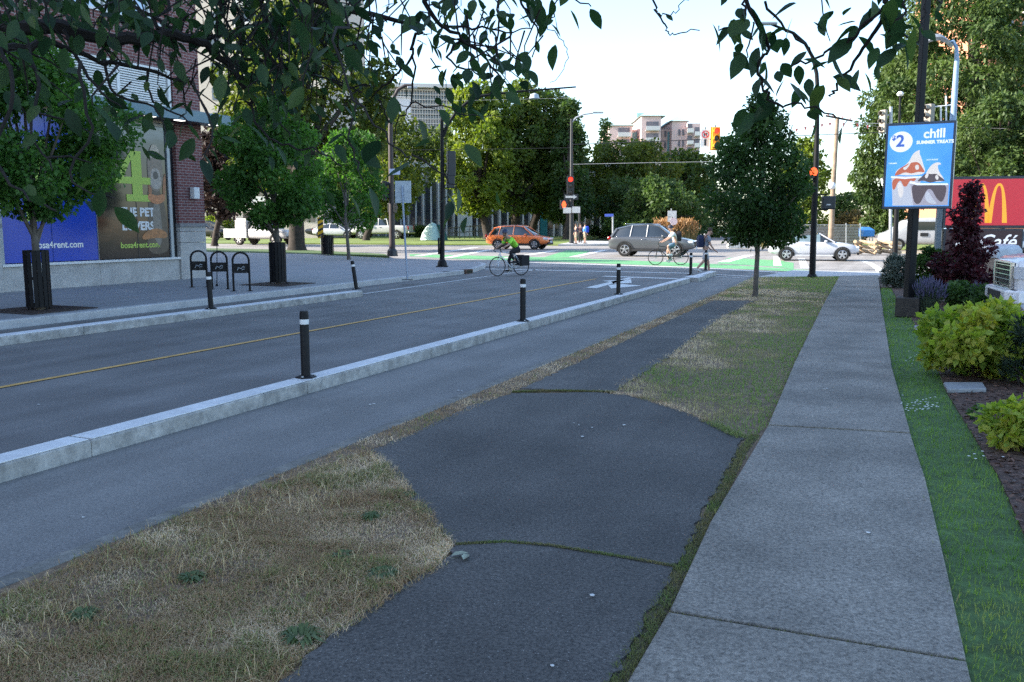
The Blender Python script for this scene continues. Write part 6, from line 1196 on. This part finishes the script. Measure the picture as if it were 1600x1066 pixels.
tree('spiry_tree', 'thin dark spire tree left of the pink apartment block', Vector((14.18, 135, .08)), (925, 175, 962, 350), 135, 4500, .5, lf_dark, bark, .3, 2, 24, .4, CONE, 13)
tree('roadside_tree', 'broad yellow-olive tree in front of the pink apartment block', Vector((15.82, 118, .08)), (900, 208, 1066, 376), 118, 15000, .5, lf_olive, bark, .45, 2.2, 34, .33, VASE, 14)
tree('roadside_tree', 'darker green tree below the right end of the pink apartment block', Vector((24.12, 128, .08)), (1012, 225, 1130, 376), 128, 12000, .55, lf_mid, bark, .45, 2, 28, .34, ELL, 15)
tree('roadside_tree', 'dark low tree behind the grey car and the cyclist', Vector((15.98, 105, .08)), (915, 275, 1122, 380), 105, 13000, .45, lf_dark, bark, .3, 1, 28, .34, ELL, 16)
tree('young_tree', 'dense young tree with a slim trunk on the dry end of the grass verge', G(1180, 464, .05), (1076, 132, 1295, 402), 22.2, 26000, .1, lf_young, bark2, .062, 1.35, 64, .23, DROP, 17, kl=22)
tree('roadside_tree', 'pale green tree behind the young tree and the black signal pole', Vector((29.01, 88, .08)), (1215, 205, 1302, 378), 88, 6000, .42, lf_yellow, bark, .3, 2, 24, .33, ELL, 18)
tree('giant_conifer', 'huge sunlit conifer filling the top right corner', Vector((34.49, 68, .08)), (1380, -120, 1650, 335), 68, 40000, .42, lf_con, bark, .8, 2, 80, .22, COL, 19, droop=.6, wid=.22, lf=.22)
tree('giant_conifer', 'lower conifer with drooping branches left of the sundae sign', Vector((32.11, 76, .08)), (1332, 62, 1448, 382), 76, 16000, .42, lf_con, bark, .5, 1.5, 50, .26, EGG, 20, droop=.7, wid=.22, lf=.25)
tree('giant_conifer', 'shorter bushy conifer at the right edge above the red sign', Vector((31.94, 58, .08)), (1470, 135, 1660, 330), 58, 15000, .34, lf_con, bark, .4, 1.5, 40, .27, ELL, 21, droop=.5, wid=.25, lf=.3)
tree('roadside_tree', 'small dark tree at the end of the far street left of the tall conifers', Vector((45.32, 118, .08)), (1296, 298, 1352, 360), 118, 3000, .5, lf_dark, bark, .25, 2, 16, .36, ELL, 22)
# shrubs
def shrub(name, label, c, rx, ry, h, n, size, m, seed, shape=ELL, droop=0., nl=16, lr=.4, stem=True, wid=.33, cat='shrub', group=None):
    t = thing(name, label, cat, c, 0, group); Lb = crown(t, h*.52, rx*.85, ry*.85, h*.5, n, size, m, nl, lr, shape, seed, name='foliage', droop=droop, wid=wid, shell=.3)
    if stem:
        mb = MB(); rg = random.Random(seed)
        for q, r in rg.sample(Lb, min(8, len(Lb))): mb.tube([(rg.uniform(-.05, .05), rg.uniform(-.05, .05), 0), Vector((q.x*.4, q.y*.4, q.z*.5)), q], [.018, .012, .004], 5)
        mb.build('stem', bark, t, True)
    return t
def gp2(px, Y, z=.07): return Vector(((px-CX)/F*Y*1.005, Y, z))
lf_lime = leafmat('lime_leaves', (.1, .2, .03), (.32, .4, .07), .45, c3=(.4, .33, .06)); lf_lime2 = lf_lime
lf_maroon = leafmat('maroon_leaves', (.03, .008, .012), (.085, .018, .024), .3); lf_grey = leafmat('greygreen_leaves', (.05, .075, .055), (.13, .16, .13), .2); lf_shrub = leafmat('shrub_leaves', (.025, .06, .014), (.075, .14, .035), .35)
lav = leafmat('lavender_spikes', (.10, .08, .2), (.24, .19, .42), .2)
shrub('yellow_shrub', 'large yellow-green shrub spreading over the bark bed at the lawn edge', Vector((5.5, 10.3, .07)), .85, .75, .82, 6500, .1, lf_lime, 31, VASE, nl=24, lr=.36)
shrub('yellow_shrub', 'yellow-green shrub cut by the right edge, nearest to the camera', gp2(1612, 6.9), .34, .32, .4, 1100, .075, lf_lime, 32, VASE)
shrub('dark_shrub', 'fine dark green shrub at the right edge between the two yellow-green shrubs', gp2(1618, 9.6), .42, .5, .75, 2600, .08, leafmat('dark_shrub_leaves', (.012, .026, .016), (.035, .06, .035), .2), 33, wid=.12, droop=-.6)
shrub('grey_shrub', 'round clipped grey-green shrub at the end of the lawn beside the walk', gp2(1394, 24.8), .52, .5, .86, 5200, .09, lf_grey, 34, droop=-.5, wid=.16, nl=20, lr=.45)
shrub('green_shrub', 'leafy green shrub right behind the black sign pole', gp2(1450, 20.5), .5, .5, 1.25, 4000, .09, lf_shrub, 35)
shrub('green_shrub', 'low green shrub under the dark red shrub beside the car park kerb', gp2(1508, 17.2), .62, .5, .62, 2600, .08, lf_shrub, 38)
tree('red_maple', 'slender dark red shrub tree growing in front of the red arch sign', gp2(1508, 19.5), (1468, 270, 1556, 484), 19.5, 7500, .1, lf_maroon, bark, .035, .5, 30, .34, CONE, 36, cat='shrub')
shrub('red_maple', 'broad lower dark red shrub at the foot of the slender one', gp2(1503, 18.6), .32, .34, 1.1, 3600, .09, lf_maroon, 37, EGG)
def lavender(label, c, r, h, n, seed):
    t = thing('lavender', label, 'plant', c); a = rng.uniform(0, 6.28, n); q = np.sqrt(rng.random(n)); hh = h*rng.uniform(.7, 1.1, n)
    V = []; T = []; mb = MB()
    b = np.c_[np.cos(a)*q*r*.3, np.sin(a)*q*r*.3, np.zeros(n)]; tp = np.c_[np.cos(a)*q*r, np.sin(a)*q*r, hh*(1-.25*q)]
    for i in range(n): mb.tube([Vector(b[i]), Vector(b[i]*.4+tp[i]*.6)+Vector((0, 0, .05)), Vector(tp[i])], [.004, .003, .002], 3, False)
    mb.build('stem', lf_g2, t); mb = MB()
    for i in range(n): p = Vector(tp[i]); d = (p-Vector(b[i])).normalized(); mb.tube([p-d*.09, p-d*.03, p+d*.02], [.004, .011, .003], 4)
    mb.build('flower_spike', M['lav'], t); crown(t, h*.3, r*.6, r*.6, h*.3, 900, .07, lf_grey, 10, .5, ELL, seed, name='foliage', droop=-.7, wid=.12)
M['lav'] = mat('lavender_flower', (.085, .08, .15), var=.3, scale=30); lf_g2 = mat('lavender_stem', (.06, .09, .05), var=.2)
lavender('purple lavender clump right beside the base of the black sign pole', gp2(1448, 17.1), .36, .78, 260, 41); lavender('purple lavender clump between the dark red shrub and the car park kerb', gp2(1522, 18.4), .3, .6, 200, 42)
shrub('bed_weed', 'small bright green seedling on the bark below the stepping stone', G(1530, 655, .07), .14, .1, .12, 40, .07, lf_shrub, 43, nl=5, cat='plant', stem=False); shrub('bed_weed', 'tiny pale seedling on the bark nearer than the other one', G(1556, 690, .07), .07, .06, .08, 18, .05, lf_lime, 44, nl=4, cat='plant', stem=False)
# far shrubs
shrub('sunlit_bush', 'bright yellow-green bush behind the parked dark car by the brick pier', G(338, 372, .1), 2.4, 2, 3., 2500, .3, lf_yellow, 51); shrub('flower_bush', 'pale yellow flowering bush behind the white convertible', G(1203, 391, .1), 1., .8, 1.7, 1800, .16, leafmat('pale_leaves', (.3, .3, .14), (.55, .5, .3), .3), 52)
shrub('brown_bush', 'brownish dry bush behind the chain link fence', G(1335, 378, .1), 3, 2, 2.9, 3500, .3, leafmat('brown_leaves', (.1, .08, .03), (.22, .17, .07), .35), 53)
for i, (px, lab) in enumerate([(660, 'low green hedge left of the aqua tent'), (950, 'low dark hedge behind the standing people'), (1120, 'dark hedge behind the walking man')]): shrub('low_hedge', lab, G(px, 371, .1), 3.5, 1.2, 1.3 if i < 2 else 3., 3000, .28, lf_dark if i else lf_mid, 54+i, COL, cat='hedge')
g = thing('plume_grass', 'clump of tall orange-tan plumed grass behind the grey car', 'plant', G(1056, 382, .05)); pgm = leafmat('plume', (.3, .16, .07), (.5, .32, .16), .3)
n = 700; a = rng.uniform(0, 6.28, n); q = np.sqrt(rng.random(n)); V = np.zeros((n, 3, 3)); hh = rng.uniform(1.1, 2.3, n); bx_ = np.cos(a)*q*1.7; by = np.sin(a)*q*.8
V[:, 0] = np.c_[bx_-.05, by, 0*a]; V[:, 1] = np.c_[bx_+.05, by, 0*a]; V[:, 2] = np.c_[bx_*1.15+rng.normal(0, .1, n), by*1.2, hh]; npmesh('blade', V.reshape(-1, 3), np.arange(3*n).reshape(n, 3), leafmat('grass_olive', (.15, .13, .05), (.25, .2, .08), .3), g, np.repeat(rng.random(n), 3))
c = V[:, 2]; leafcloud('plume', np.repeat(c, 3, 0)-np.array([0, 0, .2])+rng.normal(0, .08, (3*n, 3)), np.tile([0, 0, 1.], (3*n, 1)), .3, pgm, g, rng.random(3*n), droop=-.8, wid=.14)

# ---------------------------------------------------------------- overhanging cherry tree
ot = thing('overhanging_tree', 'dark leafy tree whose low branches hang across the top of the view', 'tree', (-2.2, -1.6, .05)); ob_ = ot.location
lf_over = leafmat('overhang_leaves', (.013, .034, .014), (.034, .076, .024), .45, c3=(.10, .135, .03), rough=.5)
br = MB(); nodes = []
br.tube([(0, 0, -.05), (.02, 0, .4), (.05, .05, 1.4), (.1, .2, 2.4), (.2, .5, 3.4), (.3, .9, 4.6)], [.17, .14, .12, .11, .08, .03], 12)
def twig(pts, Y, r0, r1, src=None, leaves=0, jitter=.05, ls=.068, droop=.8, spread=.1):
    """a branch drawn through the survey points; Y: distance at both ends"""
    n = len(pts); Q = [P(x, y, Y[0]+(Y[1]-Y[0])*i/max(1, n-1))-ob_ for i, (x, y) in enumerate(pts)]
    if src is not None: Q = [Vector(src)]+([Vector(src).lerp(Q[0], .5)+Vector((0, 0, .15))])+Q
    S_ = []
    for i in range(len(Q)-1):   # catmull-rom
        p0, p1, p2, p3 = Q[max(i-1, 0)], Q[i], Q[i+1], Q[min(i+2, len(Q)-1)]
        for j in range(4):
            s = j/4; S_.append(.5*((2*p1)+(p2-p0)*s+(2*p0-5*p1+4*p2-p3)*s*s+(-p0+3*p1-3*p2+p3)*s**3))
    S_.append(Q[-1]); S_ = [p+Vector((random.gauss(0, .004), random.gauss(0, .004), random.gauss(0, .004))) for p in S_]
    k = len(S_); br.tube(S_, [r0+(r1-r0)*i/(k-1) for i in range(k)], 6)
    lo_ = 8 if src is not None else 0
    for _ in range(leaves):
        i = random.uniform(lo_, k-1.001); a = S_[int(i)].lerp(S_[int(i)+1], i-int(i)); nodes.append((a+Vector((random.gauss(0, jitter), random.gauss(0, jitter*1.2), random.gauss(0, jitter))), ls, droop))
        if jitter > .06 and random.random() < .5: br.tube([a, a.lerp(nodes[-1][0], .5)+Vector((0, 0, .01)), nodes[-1][0]], [.003, .0025, .0015], 4)
T0 = Vector((.1, .2, 2.4)); T1 = Vector((.2, .5, 3.2))
# main limb across the left, its forks and drooping twigs
twig([(-120, -30), (0, 32), (100, 45), (200, 62), (262, 52), (310, 66), (345, 92), (378, 130), (392, 165)], (2.5, 3.0), .03, .006, T0, 40, .09)
twig([(-150, 60), (0, 75), (80, 70), (160, 95), (230, 110), (300, 128)], (2.3, 2.9), .016, .004, T0, 24, .08)
twig([(150, -60), (180, -5), (220, 40), (255, 62)], (2.9, 2.9), .012, .008, T1, 16, .08); twig([(215, -60), (240, 30), (262, 52)], (2.9, 2.85), .008, .006, T1, 12, .06); twig([(190, 0), (235, 25), (300, 60)], (2.9, 2.85), .007, .005, None, 5, .05)
twig([(262, 52), (300, 62), (340, 58), (400, 40), (470, 30), (560, 45)], (2.9, 3.3), .009, .003, None, 46, .08); twig([(345, 92), (400, 95), (470, 110), (520, 128), (560, 140)], (3., 3.2), .006, .002, None, 34, .07)
twig([(392, 165), (405, 200), (440, 225), (490, 236), (535, 258)], (3., 2.7), .005, .002, None, 18, .06)
twig([(100, 45), (130, 110), (165, 150), (190, 165)], (2.6, 2.5), .006, .002, None, 10, .06); twig([(40, 60), (60, 130), (50, 200), (80, 260)], (2.4, 2.2), .006, .002, None, 8, .07, .07); twig([(160, 95), (180, 150), (240, 165), (262, 230)], (2.8, 2.6), .005, .002, None, 15, .06)
twig([(230, 110), (240, 160), (285, 180), (300, 200)], (2.9, 2.7), .004, .002, None, 10, .05); twig([(0, 75), (20, 150), (-10, 240), (30, 300), (90, 330)], (2.2, 2.), .006, .002, None, 6, .06, .07)
# limb over the middle
twig([(330, -120), (430, -40), (520, 10), (600, 25), (660, 48)], (2.8, 3.1), .016, .006, T1, 50, .1); twig([(470, -110), (480, -20), (500, 60), (530, 100)], (3.1, 3.2), .01, .003, T1, 40, .09); twig([(380, -110), (400, -10), (420, 40), (440, 100)], (3., 3.1), .01, .003, T1, 44, .1)
twig([(300, -100), (340, -20), (350, 30), (380, 70)], (2.9, 3.), .01, .003, T1, 36, .1); twig([(420, 60), (450, 130), (430, 170), (455, 215)], (3.1, 2.9), .004, .002, None, 14, .06)
twig([(660, 48), (648, 62), (644, 85), (630, 108), (606, 130), (588, 148), (600, 172), (612, 195)], (3.1, 3.2), .006, .0025, None, 3, .03); twig([(644, 85), (645, 130), (637, 172), (622, 190), (612, 230)], (3.1, 3.2), .004, .002, None, 5, .04); twig([(588, 148), (575, 160), (560, 165)], (3.2, 3.25), .002, .001); twig([(588, 148), (612, 158), (640, 168), (700, 172)], (3.2, 3.25), .002, .001, None, 3, .04)
twig([(575, -20), (580, 30), (605, 80), (608, 110), (600, 160), (592, 190)], (3.2, 3.3), .003, .001, None, 2, .03)
twig([(640, -80), (665, 0), (690, 40), (720, 60), (760, 95), (790, 130)], (2.9, 3.), .012, .003, T1, 44, .075); twig([(690, 40), (740, 42), (790, 50), (830, 45)], (3., 3.1), .005, .002, None, 14, .04); twig([(720, 60), (700, 90), (735, 110), (760, 125)], (3., 2.9), .005, .002, None, 16, .05)
twig([(760, -70), (776, 0), (778, 50), (772, 95), (768, 150)], (3., 2.9), .006, .002, T1, 14, .05); twig([(800, -80), (812, 0), (828, 20), (838, 45), (836, 75), (830, 90)], (2.9, 3.), .006, .002, T1, 10, .03, .09); twig([(870, -80), (868, 0), (862, 28), (848, 38)], (3., 3.), .003, .002, T1, 5, .02, .09); twig([(848, 38), (870, 55), (884, 75), (884, 105), (860, 130)], (3., 3.1), .0018, .001, None, 0)
twig([(860, -60), (890, -10), (925, 12)], (2.9, 2.9), .005, .002, T1, 7, .03, .085)
# right-hand limb
T2 = Vector((.3, .9, 4.4))
twig([(1300, -220), (1380, -80), (1384, 0), (1378, 30), (1355, 62), (1325, 110), (1303, 140), (1300, 150)], (2.3, 2.6), .012, .002, T2, 12, .04, .1); twig([(1380, 12), (1345, 45), (1325, 65), (1290, 80), (1262, 98), (1235, 105), (1212, 125)], (2.4, 2.6), .005, .002, None, 24, .045, .085)
twig([(1050, -220), (1160, -60), (1168, 5), (1190, 45), (1200, 75), (1185, 105), (1195, 140), (1212, 165), (1250, 165), (1290, 175), (1322, 187)], (2.4, 2.6), .008, .002, T2, 28, .05, .085); twig([(1168, 5), (1160, 25), (1150, 40), (1120, 45)], (2.4, 2.4), .004, .002, None, 6, .02, .1); twig([(1178, 30), (1168, 80), (1160, 100)], (2.45, 2.45), .0025, .0015, None, 2, .01, .1)
twig([(1195, 5), (1230, 45), (1258, 70), (1275, 95)], (2.45, 2.55), .004, .002, None, 12, .04, .09); twig([(1020, -140), (1021, 0), (1026, 20), (1038, 35), (1042, 50), (1056, 54), (1090, 43)], (2.6, 2.6), .004, .0016, T2, 0); twig([(1026, 22), (1045, 24), (1058, 15), (1073, -2)], (2.6, 2.6), .0022, .0014)
twig([(1400, -150), (1415, -20), (1410, 20), (1395, 42), (1420, 60)], (2.4, 2.3), .005, .002, T2, 16, .05, .085); twig([(1440, -120), (1445, 0), (1442, 40), (1432, 70)], (2.2, 2.1), .003, .002, T2, 4, .02, .09); twig([(1290, -150), (1285, 0), (1295, 60)], (2.5, 2.6), .004, .0015, T2, 6, .03)
# nearer, larger, out-of-the-way leaves hanging in the left middle
twig([(470, -60), (520, 60), (555, 150), (600, 210), (640, 250)], (1.9, 1.7), .004, .0015, T1, 11, .05, .07); twig([(560, 150), (545, 210), (556, 255), (566, 285)], (1.9, 1.8), .0025, .0012, None, 7, .03, .06); twig([(640, 240), (690, 270), (715, 300), (722, 325)], (1.7, 1.7), .0022, .001, None, 7, .03, .055); twig([(640, 160), (690, 165), (740, 180), (790, 185)], (2., 2.1), .002, .001, None, 8, .035, .07)
twig([(120, 100), (140, 200), (110, 280), (180, 310)], (2., 1.9), .004, .0015, None, 4, .05, .075); twig([(300, 130), (330, 200), (320, 250)], (2.3, 2.2), .003, .0015, None, 6, .05, .075)
# dense fill near the top left
for cx_, cy_, sx, sy, n, Y in [(60, 10, 130, 30, 120, 2.7), (350, 20, 90, 50, 110, 3.), (450, 60, 80, 60, 120, 3.1), (520, 30, 60, 40, 70, 3.1), (110, 5, 80, 22, 50, 2.5), (430, 130, 70, 30, 40, 3.1), (10, 40, 50, 30, 30, 2.3), (700, 20, 60, 20, 34, 3.), (770, 110, 40, 22, 28, 2.9), (350, -60, 300, 40, 200, 2.9), (90, 150, 90, 40, 10, 2.4), (1300, -80, 160, 20, 40, 2.4)]:
    for _ in range(int(n*.95)):
        p = P(random.gauss(cx_, sx), random.gauss(cy_, sy), Y+random.gauss(0, .25))-ob_; nodes.append((p, .066, .7))
        if random.random() < .5: br.tube([p+Vector((random.gauss(0, .06), random.gauss(0, .06), .09)), p+Vector((0, 0, .02)), p], [.003, .002, .0015], 4)
br.build('trunk', mat('dark_bark', (.014, .011, .01), rough=.95, var=.3, scale=14), ot, True)
# each leaf: pointed oval, folded along the midrib and curling at the tip
VV = []; FF = []; TT = []; prof = [(0, .0), (.12, .2), (.3, .36), (.5, .4), (.7, .3), (.87, .14), (1., .0)]
for p, ls, dr in nodes:
    L = ls*random.uniform(.5, 1.1); a = random.uniform(0, 6.28); t = Vector((math.cos(a)*random.uniform(.3, 1), math.sin(a)*random.uniform(.3, 1), -dr*random.uniform(.1, 1.6))).normalized()
    nn = Vector((random.gauss(0, .55), random.gauss(0, .55)-.25, 1)); nn = (nn-t*nn.dot(t)).normalized(); s = t.cross(nn); cu = random.uniform(-.05, .4); fo = random.uniform(.05, .4); tn = min(1, max(0, random.gauss(.3, .22)))
    o = len(VV)
    for u, w_ in prof:
        c = p+t*L*u-nn*L*cu*u*u*.5
        VV += [c, c+s*w_*L*.6+nn*fo*w_*L*.7, c-s*w_*L*.6+nn*fo*w_*L*.7]; TT += [tn]*3
    for i in range(len(prof)-1): q = o+i*3; FF += [(q, q+3, q+4, q+1), (q, q+2, q+5, q+3)]
npmesh('foliage', np.array([tuple(v) for v in VV]), np.array(FF), lf_over, ot, np.array(TT), smooth=True)
# ================================================================ LIGHT, SKY, CAMERA
w = bpy.data.worlds.new('World'); SC.world = w; w.use_nodes = True; nt = w.node_tree
sky = nt.nodes.new('ShaderNodeTexSky'); sky.sky_type = 'NISHITA'; sky.sun_disc = False
SE, SA = R(26), math.atan2(-1, -.05)
sky.sun_elevation = SE; sky.sun_rotation = SA % (2*math.pi); sky.air_density = 1.; sky.dust_density = 1.; sky.ozone_density = 1.9
bg = nt.nodes['Background']; bg.inputs['Strength'].default_value = .15; nt.links.new(sky.outputs[0], bg.inputs['Color'])
sl = bpy.data.lights.new('sun', 'SUN'); sl.energy = 4.2; sl.angle = R(.5); sl.color = (1., .93, .82)
so = bpy.data.objects.new('sun', sl); C.objects.link(so)
to = Vector((math.sin(SA)*math.cos(SE), math.cos(SA)*math.cos(SE), math.sin(SE))); so.rotation_euler = to.to_track_quat('Z', 'Y').to_euler(); so.location = to*60
cam = bpy.data.cameras.new('camera'); cam.sensor_width = 36; cam.lens = 36*F/1600; cam.clip_end = 3000; cam.clip_start = .05
co = bpy.data.objects.new('camera', cam); C.objects.link(co); co.location = (0, 0, H); co.rotation_euler = (math.pi/2-PT, 0, 0); SC.camera = co
SC.view_settings.view_transform = 'Standard'; SC.view_settings.look = 'None'; SC.view_settings.exposure = 1.68; SC.view_settings.gamma = 1
SC.cycles.max_bounces = 6; SC.cycles.diffuse_bounces = 3; SC.cycles.transparent_max_bounces = 8; SC.cycles.use_denoising = False; SC.cycles.caustics_reflective = False; SC.cycles.caustics_refractive = False
